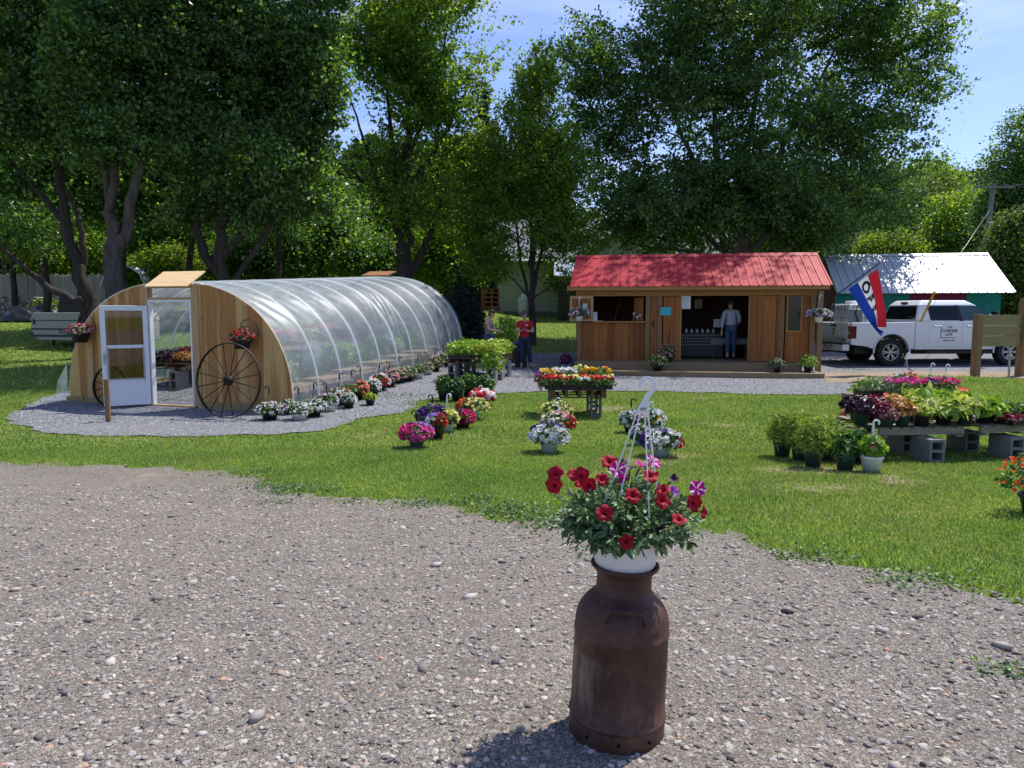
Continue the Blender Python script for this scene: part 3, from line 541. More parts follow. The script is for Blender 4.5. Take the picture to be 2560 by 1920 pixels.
o = wmb.build('far_woodland', L_FAR); o['kind'] = 'stuff'
# spruces
def spruce(label, u, ytop, y, rb, seed, n, sz, zb=.3):
    b = root_at(u, y); r = np.random.default_rng(seed); H = P(u, ytop, y).z - b[2]; root = thing('spruce_tree', label, 'spruce', b)
    tm = MB(); tm.tube([(0, 0, 0), (0, 0, H * .5), (0, 0, H)], [.02 * H, .012 * H, .01], 8); cm = MB(); pos = []; dr = []
    lv = 34
    for k in range(lv):
        z = zb + (H - zb) * k / lv; R = rb * (1 - k / lv) ** .9 + .1; nb = 9 if k < 26 else 5
        for j in range(nb):
            a = r.uniform(0, 6.28); L = R * r.uniform(.7, 1.1); e = Vector((math.cos(a) * L, math.sin(a) * L, z - .18 * L)); tm.tube([(0, 0, z), (e.x * .5, e.y * .5, z + .02 * L), tuple(e)], [.012 * H * .25, .02, .008], 4, cap=False)
            m = int(n * L / rb); t = r.random(m) ** .6; p = np.stack([e.x * t, e.y * t, z - .18 * L * t * t - np.abs(r.normal(0, .16, m)) * (.5 + t)], 1) + r.normal(0, .05 * L, (m, 3)); pos.append(p)
    pos = np.concatenate(pos); N = np.stack([r.normal(0, 1, len(pos)), r.normal(0, 1, len(pos)), r.normal(.2, .5, len(pos))], 1)
    tm.build('trunk', BARKD, root); cm.cards(np.array([(0, .2, 0), (.14, -.3, 0), (0, -.9, .05), (-.14, -.3, 0)]), KF, pos, frames(N, r), sz * r.uniform(.7, 1.3, len(pos))); cm.build('crown', L_NEEDLE, root)
spruce('tall dark spruce with drooping boughs behind the thin crowned maple', 1215, 190, 46, 3.2, 61, 90, .42)
spruce('small black green spruce right of the far end of the greenhouse', 1160, 655, 28, 1.0, 62, 70, .16)
# ------------------------------------------------------------ potted flowers and trays
def petunia(n=5, cup=.28):
    V = [(0, 0, -cup)]; k = 2 * n
    for i in range(k):
        a = 2 * math.pi * i / k; rr = .5 if i % 2 == 0 else .41; V.append((rr * math.cos(a), rr * math.sin(a), .03 if i % 2 == 0 else -.02))
    return np.array(V), np.array([(0, 1 + i, 1 + (i + 1) % k) for i in range(k)])
PETV, PETF = petunia(); DAIV, DAIF = petunia(4, .05)
def dome():
    V = [(0, 0, .42)]; F = []
    for ring, (rr, z) in enumerate([(.32, .3), (.5, .02), (.36, -.22)]):
        for i in range(7): a = 2 * math.pi * (i + .5 * ring) / 7; q = rr * (1 if (i + ring) % 2 else .9); V.append((q * math.cos(a), q * math.sin(a), z))
    for i in range(7): F.append((0, 1 + i, 1 + (i + 1) % 7))
    for ring in range(2):
        o = 1 + 7 * ring
        for i in range(7): a, b, c, d = o + i, o + (i + 1) % 7, o + 7 + (i + 1) % 7, o + 7 + i; F += [(a, c, b), (a, d, c)]
    return np.array(V), np.array(F)
POMV, POMF = dome()
def crownpts(r, n, R, H, inner=.55, low=-.35):
    d = r.normal(size=(n * 3, 3)); d /= np.linalg.norm(d, axis=1, keepdims=True); d = d[d[:, 2] > low][:n]
    return d * np.array([R, R, H]) * (inner + (1 - inner) * r.random(len(d)) ** .5)[:, None], d
def hook_mesh(h, color_n=8, rr=.0105, flip=1, size=.032, dz0=-.12):
    mb = MB(); pts = [(0, 0, h + dz0), (0, 0, h - .05)]
    for k in range(9): a = math.pi * (1.05 - 1.25 * k / 8); pts.append((flip * (size + size * math.cos(a)), 0, h - size * .9 + size * math.sin(a)))
    mb.tube(pts, [rr * 1.4] + [rr * 1.15] * 2 + [rr] * 8, 6); return mb
def pot(mb, R, H, m=0, bot=.74, sides=20, rim=.02, square=False):
    p = [(R * bot * .02, .003), (R * bot, 0), (R * (bot + (1 - bot) * .8), H - rim * 1.6), (R * 1.0, H - rim * 1.4), (R * 1.04, H - rim * 1.2), (R * 1.04, H), (R * .95, H), (R * .93, H - .03)]
    mb.lathe(p, sides, (0, 0, 0), m)
def putblooms(root, V, F, q, R, s, ci, mats):
    if len(q) <= 62:
        for k in range(len(q)): fm = MB(); fm.cards(V, F, q[k:k + 1], R[k:k + 1], s[k:k + 1], 0); fm.build('bloom', mats[int(ci[k])], root)
    else: fm = MB(); fm.cards(V, F, q, R, s, ci); fm.build('blooms', mats, root)
def basket(label, loc, potR=.13, potH=.13, potm=None, R=.22, H=.18, leaf=None, cols=(), hook=None, hookh=.5, group=None, nl=420, nb=90, bs=.05, ls=.06, seed=0, low=-.45, name='flower_pot', cat='flower pot', bt='pet', hookflip=1, rz=0, tpl=None, tilt=.55, hk_=.95):
    r = np.random.default_rng(1000 + seed); root = thing(name, label, cat, loc, rz, group)
    mb = MB(); pot(mb, potR, potH); mb.build('pot', potm or BLACKP, root)
    mb = MB(); mb.lathe([(.001, potH - .03), (potR * .93, potH - .035)], 14, (0, 0, 0)); 
    H *= hk_; cz_ = potH + H * max(.2, -low * .95) + .005; p, d = crownpts(r, nl, R, H, .35, low); p[:, 2] += cz_; p[:, 2] = np.maximum(p[:, 2], .015)
    T, TF = (LEAFR, LRF) if tpl is None else tpl
    lm = MB(); lm.cards(T, TF, p, frames(d * .8 + r.normal(0, .55, p.shape) + np.array([0, 0, .5]), r), ls * r.uniform(.6, 1.3, len(p)))
    ns = max(14, int(14)); sa, sd_ = crownpts(r, ns, R * .8, H * .8, .6, -.1)
    for q in sa: lm.tube([(q[0] * .15, q[1] * .15, potH - .02), (q[0] * .6, q[1] * .6, potH + q[2] * .7 + .02), (q[0], q[1], cz_ + q[2])], .003, 4, cap=False)
    fol = lm.build('foliage', leaf or L_POT, root)
    if cols:
        fm = MB(); tot = sum(c[1] for c in cols)
        seeds = []
        for ci, c in enumerate(cols):
            for _ in range(c[2] if len(c) > 2 else 2): dd = r.normal(size=3); dd[2] = abs(dd[2]) * .7; seeds.append((ci, dd / np.linalg.norm(dd)) if len(c) < 4 else (ci, np.array(c[3], float) / np.linalg.norm(c[3])))
        q, d = crownpts(r, nb, R * 1.04, H * 1.06, .9, low + .1); q[:, 2] += cz_
        sv = np.array([s[1] for s in seeds]); sw = np.array([.25 * cols[s[0]][1] / tot * len(cols) for s in seeds])
        ci = np.array([seeds[int(np.argmax(sv @ dd + sw + r.normal(0, .16, len(seeds))))][0] for dd in d])
        N = d * tilt + r.normal(0, .3, d.shape) + np.array([0, -.18, .38])
        V, F = {'pet': (PETV, PETF), 'pom': (POMV, POMF), 'dai': (DAIV, DAIF)}[bt]
        putblooms(root, V, F, q, frames(N, r), bs * r.uniform(.75, 1.2, len(q)), ci, [c[0] for c in cols])
    if hook is not None:
        hk = hook_mesh(hookh, flip=hookflip).build('hook', hook, root)
        for k in range(3):
            a = 2.1 * k + .7 + seed; cm = MB(); cm.tube([(0, 0, hookh - .11), (potR * .98 * math.cos(a), potR * .98 * math.sin(a), potH - .005)], .0028, 4); cm.build('cord', hook, hk)
    return root
def tray(label, loc, rz, w, d, leaf, lh, n, ls, cols=(), nb=0, bs=.05, group=None, seed=0, bt='pet', h=.07, name='plant_tray', cat='plant tray', potm=None, tpl=None, cells=(4, 3), over=.04, up=.5):
    r = np.random.default_rng(2000 + seed); root = thing(name, label, cat, loc, rz, group)
    mb = MB(); nx_, ny_ = cells; cw, cdp = w / nx_, d / ny_
    for i in range(nx_):
        for j in range(ny_):
            c = (-w / 2 + cw * (i + .5), -d / 2 + cdp * (j + .5), h / 2); mb.box(c, (cw * .78, cdp * .78, h), None, 0, (1.2, 1.2))
    mb.box((0, 0, h * .28), (w * .97, d * .97, h * .3)); mb.build('tray', potm or BLACKP, root)
    p = np.stack([r.uniform(-w / 2 - over, w / 2 + over, n), r.uniform(-d / 2 - over, d / 2 + over, n), h + lh * r.random(n) ** .75], 1); p[:, 2] *= 1 - .25 * (np.abs(p[:, 0]) > w / 2)
    lm = MB(); T, TF = (LEAFR, LRF) if tpl is None else tpl
    lm.cards(T, TF, p, frames(r.normal(0, .6, (n, 3)) + np.array([0, -.1, up]), r), ls * r.uniform(.6, 1.3, n))
    for _ in range(10): x, y = r.uniform(-w / 2, w / 2) * .9, r.uniform(-d / 2, d / 2) * .9; lm.tube([(x, y, h - .02), (x, y, h + lh * .8)], .004, 4, cap=False)
    lm.build('foliage', leaf, root)
    if cols:
        fm = MB(); q = np.stack([r.uniform(-w / 2 - over, w / 2 + over, nb), r.uniform(-d / 2 - over, d / 2 + over, nb), h + lh * r.uniform(.85, 1.15, nb)], 1)
        wts = np.array([c[1] for c in cols], float); ctr = [(r.uniform(-w / 2, w / 2), r.uniform(-d / 2, d / 2), ci) if len(c) < 3 else (c[2][0] * w / 2, c[2][1] * d / 2, ci) for ci, c in enumerate(cols) for _ in range(max(1, int(c[1])))]
        cc = np.array([(a, b) for a, b, _ in ctr]); ids = np.array([c for _, _, c in ctr]); dist = np.linalg.norm((q[:, None, :2] - cc[None]) / w, axis=2) + r.normal(0, .09, (nb, len(cc))); ci = ids[np.argmin(dist, 1)]
        V, F = {'pet': (PETV, PETF), 'pom': (POMV, POMF), 'dai': (DAIV, DAIF)}[bt]
        putblooms(root, V, F, q, frames(r.normal(0, .3, (nb, 3)) + np.array([0, -.35, .8]), r), bs * r.uniform(.75, 1.2, nb), ci, [c[0] for c in cols])
    return root
def pallet(label, loc, rz, w=1.1, d=1.0, h=.12, mat=None, group=None, slat_dir='x', ns=9, yaw=None, blocks=True):
    root = thing('pallet', label, 'pallet', loc, rz, group); mt = mat or PALLET; r = np.random.default_rng(int(abs(loc[0]) * 100))
    mb = MB()
    for k in range(ns):
        if slat_dir == 'x': y = -d / 2 + d * (k + .5) / ns; mb.box((r.normal(0, .004), y, h - .009), (w, d / ns * .72, .017), r.normal(0, .006))
        else: x = -w / 2 + w * (k + .5) / ns; mb.box((x, r.normal(0, .004), h - .009), (w / ns * .72, d, .017), r.normal(0, .006))
    mb.build('deck_slats', mt, root)
    for k in (-1, 0, 1):
        mb = MB(); 
        if slat_dir == 'x': mb.box((k * (w / 2 - .03), 0, h / 2 - .004), (.04, d, h - .028))
        else: mb.box((0, k * (d / 2 - .03), h / 2 - .004), (w, .04, h - .028))
        mb.build('stringer', mt, root)
    mb = MB()
    for k in (-1, 0, 1):
        if slat_dir == 'x': mb.box((0, k * (d / 2 - .06), -.008), (w, .09, .016))
        else: mb.box((k * (w / 2 - .06), 0, -.008), (.09, d, .016))
    mb.build('bottom_board', mt, root); return root
def cinder(label, loc, rz, group, w=.19, d=.19, h=.39):  # standing on end, two cores opening to the front
    root = thing('cinder_block', label, 'cinder block', loc, rz, group); mb = MB(); t = .032
    mb.box((-w / 2 + t / 2, 0, h / 2), (t, d, h)); mb.box((w / 2 - t / 2, 0, h / 2), (t, d, h))
    for z in (t / 2, h / 2, h - t / 2): mb.box((0, 0, z), (w - 2 * t - .002, d - .006, t))
    mb.build('block', CONC, root); return root
# ------------------------------------------------------------ greenhouse
GO = onG(-6.65, 14.55); GRZ = math.atan2(-.282, .959); GL, GHW, GHH, GN = 9.3, 2.65, 2.45, 2.35
gfx, gax = Vector((math.cos(GRZ), math.sin(GRZ), 0)), Vector((-math.sin(GRZ), math.cos(GRZ), 0))
def gw(x, y, z=0):                                        # greenhouse local to world, z above the terrain
    p = GO + gfx * x + gax * y; return Vector((p.x, p.y, float(Z(p.x, p.y)) + z))
GSL = (gw(.8, GL).z - GO.z) / GL
def gz(y): return GSL * y
gh = thing('greenhouse', 'long hoop greenhouse of clear plastic with a plywood end wall and open white door', 'greenhouse', GO, GRZ)
def arch(t, hw=GHW, H=GHH, n=GN): c, s = math.cos(t), math.sin(t); return (math.copysign(abs(c) ** (2 / n), c) * hw, abs(s) ** (2 / n) * H)
def archz(x): return GHH * max(0, 1 - abs(x / GHW) ** GN) ** (1 / GN)
DX0, DX1, DZ = -.53, .44, 2.07
def panel(xa, xb, zb, name, parent, y0=0, y1=.02, mat=PLY, n=18):
    xs = np.linspace(xa, xb, n); poly = [(xb, zb), (xa, zb)] if True else []
    top = [(x, max(archz(x), zb + .002)) for x in xs]; mb = MB(); mb.prism([(xa, zb)] + top + [(xb, zb)], y0, y1); return mb.build(name, mat, parent)
panel(-2.645, -2.05, .12, 'plywood_panel', gh); panel(-2.047, DX0 - .09, .12, 'plywood_panel', gh, .002, .02); panel(DX1 + .09, 1.66, .12, 'plywood_panel', gh, .002, .02); panel(1.663, 2.645, .12, 'plywood_panel', gh)
for xa, xb, z0, z1 in [(-2.09, -1.98, .1, None), (DX0 - .20, DX0 - .02, .03, None), (DX1 + .02, DX1 + .18, .03, None), (1.62, 1.70, .1, None)]:
    zt = min(archz(xa), archz(xb)) - .01 if z1 is None else z1; mb = MB(); mb.bb((xa, -.022, z0), (xb, -.002, zt)); mb.build('stud_trim', PINE, gh)
for xa, xb in [(-2.7, DX0 - .2), (DX1 + .18, 2.7)]: mb = MB(); mb.bb((xa, -.045, -.04), (xb, -.003, .13)); mb.build('base_board', PTB, gh)
mb = MB(); mb.bb((DX0 - .02, -.03, -.02), (DX1 + .02, .09, .035)); mb.build('threshold', PINE, gh)
fm = MB(); fm.bb((DX0 - .02, -.028, .03), (DX0 + .015, .07, DZ)); fm.bb((DX1 - .015, -.028, .03), (DX1 + .02, .07, DZ)); fm.bb((DX0 - .02, -.028, DZ), (DX1 + .02, .07, DZ + .04)); fm.build('door_frame', WHITEP, gh)
mb = MB(); mb.bb((DX0 - .02, -.02, DZ + .04), (DX1 + .02, .05, DZ + .09)); mb.bb((DX0 - .02, -.02, 2.34), (DX1 + .02, .05, 2.42)); mb.bb((DX0 - .1, .022, .03), (DX0 - .022, .11, 2.34)); mb.bb((DX1 + .022, .022, .03), (DX1 + .1, .11, 2.34)); mb.build('door_framing', PINE, gh)
mb = MB(); mb.beam((-.02 - .5, .14, 2.52), (-.02 + .5, .14, 2.52), .62, .022, 0, (0, -.5, .86)); mb.build('door_vent_lid', wood('bare_plywood', (.62, .42, .20), (.78, .58, .33), (3, 26, 26), 0), gh)
mb = MB(); mb.beam((-.15, .10, 2.40), (-.15, .33, 2.63), .02, .02); mb.build('lid_prop', PINE, gh)
# storm door, hinged on the left jamb and swung wide open
dm = MB(); W_, H_ = .83, 2.0; t = .035
def dbox(x0, x1, z0, z1, y0=-t / 2, y1=t / 2): dm.bb((x0, y0, z0), (x1, y1, z1))
dbox(0, .09, .05, H_); dbox(W_ - .09, W_, .05, H_); dbox(.09, W_ - .09, H_ - .1, H_); dbox(.09, W_ - .09, 1.17, 1.235); dbox(.09, W_ - .09, .05, .15); dbox(.09, W_ - .09, .15, .50, -.012, .012); dbox(.09, W_ - .09, .50, .57)
door = bevel(dm.build('door', M('white_door_paint', (.72, .74, .76), .35, .04, 4, 0, 0, .4), gh), .006); door.location = (DX0 - .02, -.05, 0); door.rotation_euler = (0, 0, math.atan2(-.755, -.656))
GLS = glassmat('storm_glass', (.62, .56, .5), .10, .02)
for z0, z1 in [(.57, 1.17), (1.235, H_ - .1)]: mb = MB(); mb.bb((.09, -.003, z0), (W_ - .09, .003, z1)); mb.build('glass_pane', GLS, door)
mb = MB(); mb.bb((.085, .012, .555), (.115, .03, 1.20)); mb.bb((W_ - .115, .012, .555), (W_ - .085, .03, 1.20)); mb.bb((.09, .012, .56), (W_ - .09, .03, .585)); mb.build('screen_frame', STEEL, door)
mb = MB(); mb.box((W_ - .045, t / 2 + .008, .98), (.03, .012, .2)); mb.tube([(W_ - .045, t / 2 + .01, 1.0), (W_ - .045, t / 2 + .05, 1.0), (W_ - .15, t / 2 + .05, 1.01)], .008, 8); mb.box((W_ - .045, -t / 2 - .008, .98), (.03, .012, .2)); mb.tube([(W_ - .045, -t / 2 - .01, 1.0), (W_ - .045, -t / 2 - .05, 1.0), (W_ - .15, -t / 2 - .05, 1.01)], .008, 8); mb.build('handle', STEEL, door)
for i in range(11):
    y = i * (GL - .1) / 10 + .04; mb = MB(); ts = np.linspace(0, math.pi, 41); rr = .021 if i != 5 else .03
    mb.tube([(arch(a, GHW - .03, GHH - .03)[0], y, arch(a, GHW - .03, GHH - .03)[1] + gz(y)) for a in ts], rr, 8); mb.build('hoop', WHITEP, gh)
mb = MB(); mb.tube([(0, .1, GHH - .06 + gz(0)), (0, GL - .1, GHH - .06 + gz(GL))], .018, 6); mb.build('ridge_pipe', WHITEP, gh)
for sx in (-1, 1): mb = MB(); mb.beam((sx * (GHW - .05), .05, .07), (sx * (GHW - .05), GL, .07 + gz(GL)), .04, .16); mb.build('sill_board', PTB, gh)
# plastic film with folds
na, nv = 72, 230; A_ = np.linspace(0.0, math.pi, na); Yv = np.linspace(-.012, GL + .02, nv); V = np.zeros((nv, na, 3)); r = np.random.default_rng(3)
per = (GL - .1) / 10
for j, y in enumerate(Yv):
    u = ((y - .04) / per) % 1; sag = .028 * math.sin(math.pi * u) ** 1.2 if y > 0 else 0
    bay = int((y - .04) // per)
    for i, a in enumerate(A_):
        s = i / (na - 1); hi = math.sin(a)
        # diagonal tension folds run from the front arch and from the doubled hoop
        f1 = math.sin(34 * (s * 2.2 + .42 * y) + 3 * mnoise.noise(Vector((s * 3, y * .8, 0)))) * math.exp(-max(0, y - .1) / 1.5) * .016
        f2 = math.sin(46 * (s * 1.5 - .55 * (y - 5 * per))) * math.exp(-abs(y - 5 * per - .25) / .35) * .015
        w = .005 * mnoise.noise(Vector((s * 9, y * 1.3, 5))) + .004 * mnoise.noise(Vector((s * 26, y * 2.5, 9)))
        e = min(1, max(0, y) * 4) * min(1, u * 5) * min(1, (1 - u) * 5)
        d = .012 - (sag * (.35 + .65 * hi)) + (f1 + f2 + w * 2.2) * e
        x, z = arch(a, GHW + d, GHH + d); V[j, i] = (x, y, z + gz(max(0, y)))
idx = np.arange(nv - 1)[:, None] * na + np.arange(na - 1)[None]
mb = MB(); mb.add(V.reshape(-1, 3), np.stack([idx, idx + 1, idx + na + 1, idx + na], -1).reshape(-1, 4), 0, True)
def film_mat():
    t = NT('greenhouse_film'); tr = t.n.new("ShaderNodeBsdfTransparent"); tr.inputs[0].default_value = (.93, .96, .97, 1)
    df = t.n.new("ShaderNodeBsdfDiffuse"); df.inputs[0].default_value = (.66, .79, .90, 1); tl = t.n.new("ShaderNodeBsdfTranslucent"); tl.inputs[0].default_value = (.70, .78, .80, 1)
    gl = t.n.new("ShaderNodeBsdfGlossy"); gl.inputs['Roughness'].default_value = .38; gl.inputs[0].default_value = (.95, .97, 1, 1)
    a = t.n.new("ShaderNodeMixShader"); a.inputs[0].default_value = .6; t.l.new(df.outputs[0], a.inputs[1]); t.l.new(tl.outputs[0], a.inputs[2])
    n1 = t.noise(1, 5, .6, t.co((1.2, 1.2, 5), (0, .5, .2)), .8); n2 = t.noise(2.2, 3); f = t.mix(.5, n1, n2); fc = t.ramp(f, [(.32, (.20, .20, .20)), (.50, (.30, .30, .30)), (.62, (.46, .46, .46)), (.72, (.72, .72, .72))])
    m1 = t.n.new("ShaderNodeMixShader"); t.l.new(fc, m1.inputs[0]); t.l.new(tr.outputs[0], m1.inputs[1]); t.l.new(a.outputs[0], m1.inputs[2])
    lw = t.n.new("ShaderNodeLayerWeight"); lw.inputs[0].default_value = .28; mm = t.n.new("ShaderNodeMath"); mm.operation = 'MULTIPLY'; mm.inputs[1].default_value = .16; t.l.new(lw.outputs['Fresnel'], mm.inputs[0])
    m2 = t.n.new("ShaderNodeMixShader"); t.l.new(mm.outputs[0], m2.inputs[0]); t.l.new(m1.outputs[0], m2.inputs[1]); t.l.new(gl.outputs[0], m2.inputs[2])
    t.bump(f, .2, .02); t.l.new(m2.outputs[0], t.out.inputs[0]); return t.m
mb.build('plastic_cover', film_mat(), gh)
mb = MB(); fl = [(-2.68, -.01, 0), (-2.95, -.12, .0), (-2.9, -.05, .45), (-2.69, 0, .8)]; mb.add(fl, [(0, 1, 2, 3)]); mb.build('loose_cover_flap', film_mat(), gh)
# back wall and roof vent
xs = np.linspace(-GHW + .03, GHW - .03, 30); bw = [(x, archz(x) - .04 + gz(GL)) for x in xs]; mb = MB(); mb.prism([(xs[0], gz(GL))] + [(a, max(b, gz(GL) + .01)) for a, b in bw] + [(xs[-1], gz(GL))], GL - .03, GL - .01); mb.build('back_wall', M('dark_weathered_panel', (.10, .095, .10), .7, .2, 2), gh)
mb = MB(); mb.beam((-.45, GL - .35, GHH + gz(GL) + .07), (.45, GL - .35, GHH + gz(GL) + .07), .6, .03, 0, (0, -.25, .97)); mb.build('roof_vent_board', wood('red_brown_board', (.24, .10, .045), (.38, .18, .08), (3, 30, 30), .1), gh)
# benches and trays inside
for k in range(7):
    y = .75 + 1.24 * k; p = gw(1.93, y, .30); pallet('pale slatted pallet bench inside the greenhouse along the right side', p, GRZ, 1.15, 1.2, .12, BENCHW, 'pallet benches inside the greenhouse', 'x', 10)
    for dy in (-.45, .45): cinder('grey block under a pallet bench inside the greenhouse', gw(1.85, y + dy, 0), GRZ, 'blocks under the greenhouse benches', .19, .19, .29)
for k in range(6):
    y = 2.35 + 1.24 * k; p = gw(-1.75, y, .42); pallet('pale slatted pallet bench inside the greenhouse along the left side', p, GRZ, 1.15, 1.2, .12, BENCHW if k else PALD, 'pallet benches inside the greenhouse', 'x', 10)
    cinder('grey block under a pallet bench inside the greenhouse', gw(-1.5, y - .5, 0), GRZ, 'blocks under the greenhouse benches', .19, .39, .41); cinder('grey block under a pallet bench inside the greenhouse', gw(-2.05, y + .3, 0), GRZ, 'blocks under the greenhouse benches', .39, .19, .41)
for k in range(13):
    y = .45 + .66 * k; tray('leafy green seedling tray on the right bench inside the greenhouse', gw(1.66 - .04 * (k % 2), y, .422), GRZ, .52, .6, [L_HERB, L_VEG, L_HERB, L_POT][k % 4], .26 + .07 * (k % 3), 480, .10, (), 0, .05, 'seedling trays on the right greenhouse bench', 10 + k)
LT = [(L_PURP, 'tray of dark purple coleus seen through the open greenhouse door'), (L_CARA, 'tray of golden orange coleus seen through the open greenhouse door'), (L_BURG, 'tray of wine red coleus seen through the open greenhouse door'), (L_LIME, 'tray of lime green coleus at the right of the open greenhouse door view')]
for k, (lm, lab) in enumerate(LT): tray(lab, gw(-1.95 + .52 * (k % 2), 2.1 + .62 * (k // 2) + .08 * k, .542), GRZ, .5, .58, lm, .18, 420, .075, (), 0, .05, 'coleus trays on the left greenhouse bench', 40 + k)
for k, (lm, cc) in enumerate([(L_VEG, C_PINK), (L_LIME, C_YEL), (L_HERB, C_HOT), (L_CARA, C_LPINK), (L_VEG, C_CREAM), (L_HERB, C_PINK), (L_HERB, C_LPINK)]):
    tray('blurred %s plants on the left bench seen through the plastic' % ['pink flowering', 'lime yellow', 'hot pink flowering', 'caramel leaved', 'cream flowering', 'rosy flowering', 'pale rose flowering'][k], gw(-1.7, 3.9 + .8 * k, .545), GRZ, .9, .7, lm, .30, 600, .10, [(cc, 1)], 160, .09, None, 60 + k)
# stake, wheels, hanging baskets on the end wall
def wheel(label, u, v, R, ns, wallgap=.10, y_off=0):
    b = G(u, v); root = thing('wagon_wheel', label, 'wheel', b, GRZ); lean = .10
    mb = MB(); ring = [(R * math.sin(a), lean * (1 - math.cos(a)) * R, R - R * math.cos(a)) for a in np.linspace(0, 2 * math.pi, 48, endpoint=False)]
    for dr_ in (-.010, .0, .010): pass
    V = []; nrm = 48
    for a in np.linspace(0, 2 * math.pi, nrm, endpoint=False):
        for rr, yy in ((R, -.025), (R, .025), (R - .018, .025), (R - .018, -.025)): V.append((rr * math.sin(a), yy + lean * (R - rr * math.cos(a)), R - rr * math.cos(a)))
    F = [(4 * i + k, 4 * i + (k + 1) % 4, 4 * ((i + 1) % nrm) + (k + 1) % 4, 4 * ((i + 1) % nrm) + k) for i in range(nrm) for k in range(4)]
    mb.add(V, F, 0, False); mb.build('rim', IRON, root)
    mb = MB(); mb.lathe([(.01, -.12), (.045, -.12), (.05, -.08), (.08, -.05), (.10, 0), (.08, .05), (.05, .08), (.01, .08)] if R > .5 else [(.01, -.06), (.03, -.06), (.05, 0), (.03, .05), (.01, .05)], 16, (0, lean * R, R), 0, True, 1, 1, rotm(0, rad(90))); mb.build('hub', IRON, root)
    for k in range(ns):
        a = 2 * math.pi * (k + .5) / ns; c = (0, lean * R + (.03 if k % 2 else -.03), R); e = ((R - .012) * math.sin(a), lean * (R - R * math.cos(a)), R - (R - .012) * math.cos(a)); mb = MB(); mb.tube([c, e], .0085, 6); mb.build('spoke', IRON, root)
wheel('large dark iron wagon wheel leaning on the plywood right of the door', 568, 1046, .675, 16); wheel('smaller iron wheel leaning on the plywood behind the open white door', 272, 1016, .40, 12)
b = G(271, 1055); root = thing('wooden_stake', 'short wooden stake standing in the gravel holding the white door open', 'stake', b, GRZ + .1); mb = MB(); mb.bb((-.045, -.018, -.1), (.045, .018, .74)); bevel(mb.build('post', PTV, root), .004)
def wallbasket(label, u, v, R, cols, seed, hk, pm, leaf):
    kk = (u - 1280) / FPX; ss = (kk * GO.y - GO.x) / (gfx.x - kk * gfx.y); b = P(u, v, (GO + gfx * ss).y - .26); basket(label, b, .17, .17, pm, R, .17, leaf, cols, hk, .42, 'baskets hanging on the plywood wall', 420, 110, .05, .055, seed, -.3, 'hanging_basket', 'hanging basket')
    root = thing('plant_bracket', 'thin curved metal bracket above the %s hanging basket on the plywood' % ('left' if u < 300 else 'right'), 'bracket', b, GRZ)
    mb = MB(); mb.tube([(0, 0, .40), (-.02, 0, .46), (.04, .02, .53), (.14, .06, .55), (.22, .12, .48), (.24, .16, .36), (.245, .165, .25)], .008, 6); mb.build('arm', IRON, root)
wallbasket('pink flowered black basket hanging at the left end of the plywood wall', 201, 856, .23, [(C_HOT, 2), (C_PINK, 2), (C_LPINK, 1)], 1, IRON, BLACKP, L_POT)
wallbasket('red and pink flowered black basket hanging above the large wagon wheel', 606, 872, .24, [(C_RED, 2), (C_LPINK, 1), (C_SAL, 1)], 2, IRON, BLACKP, L_GREY)
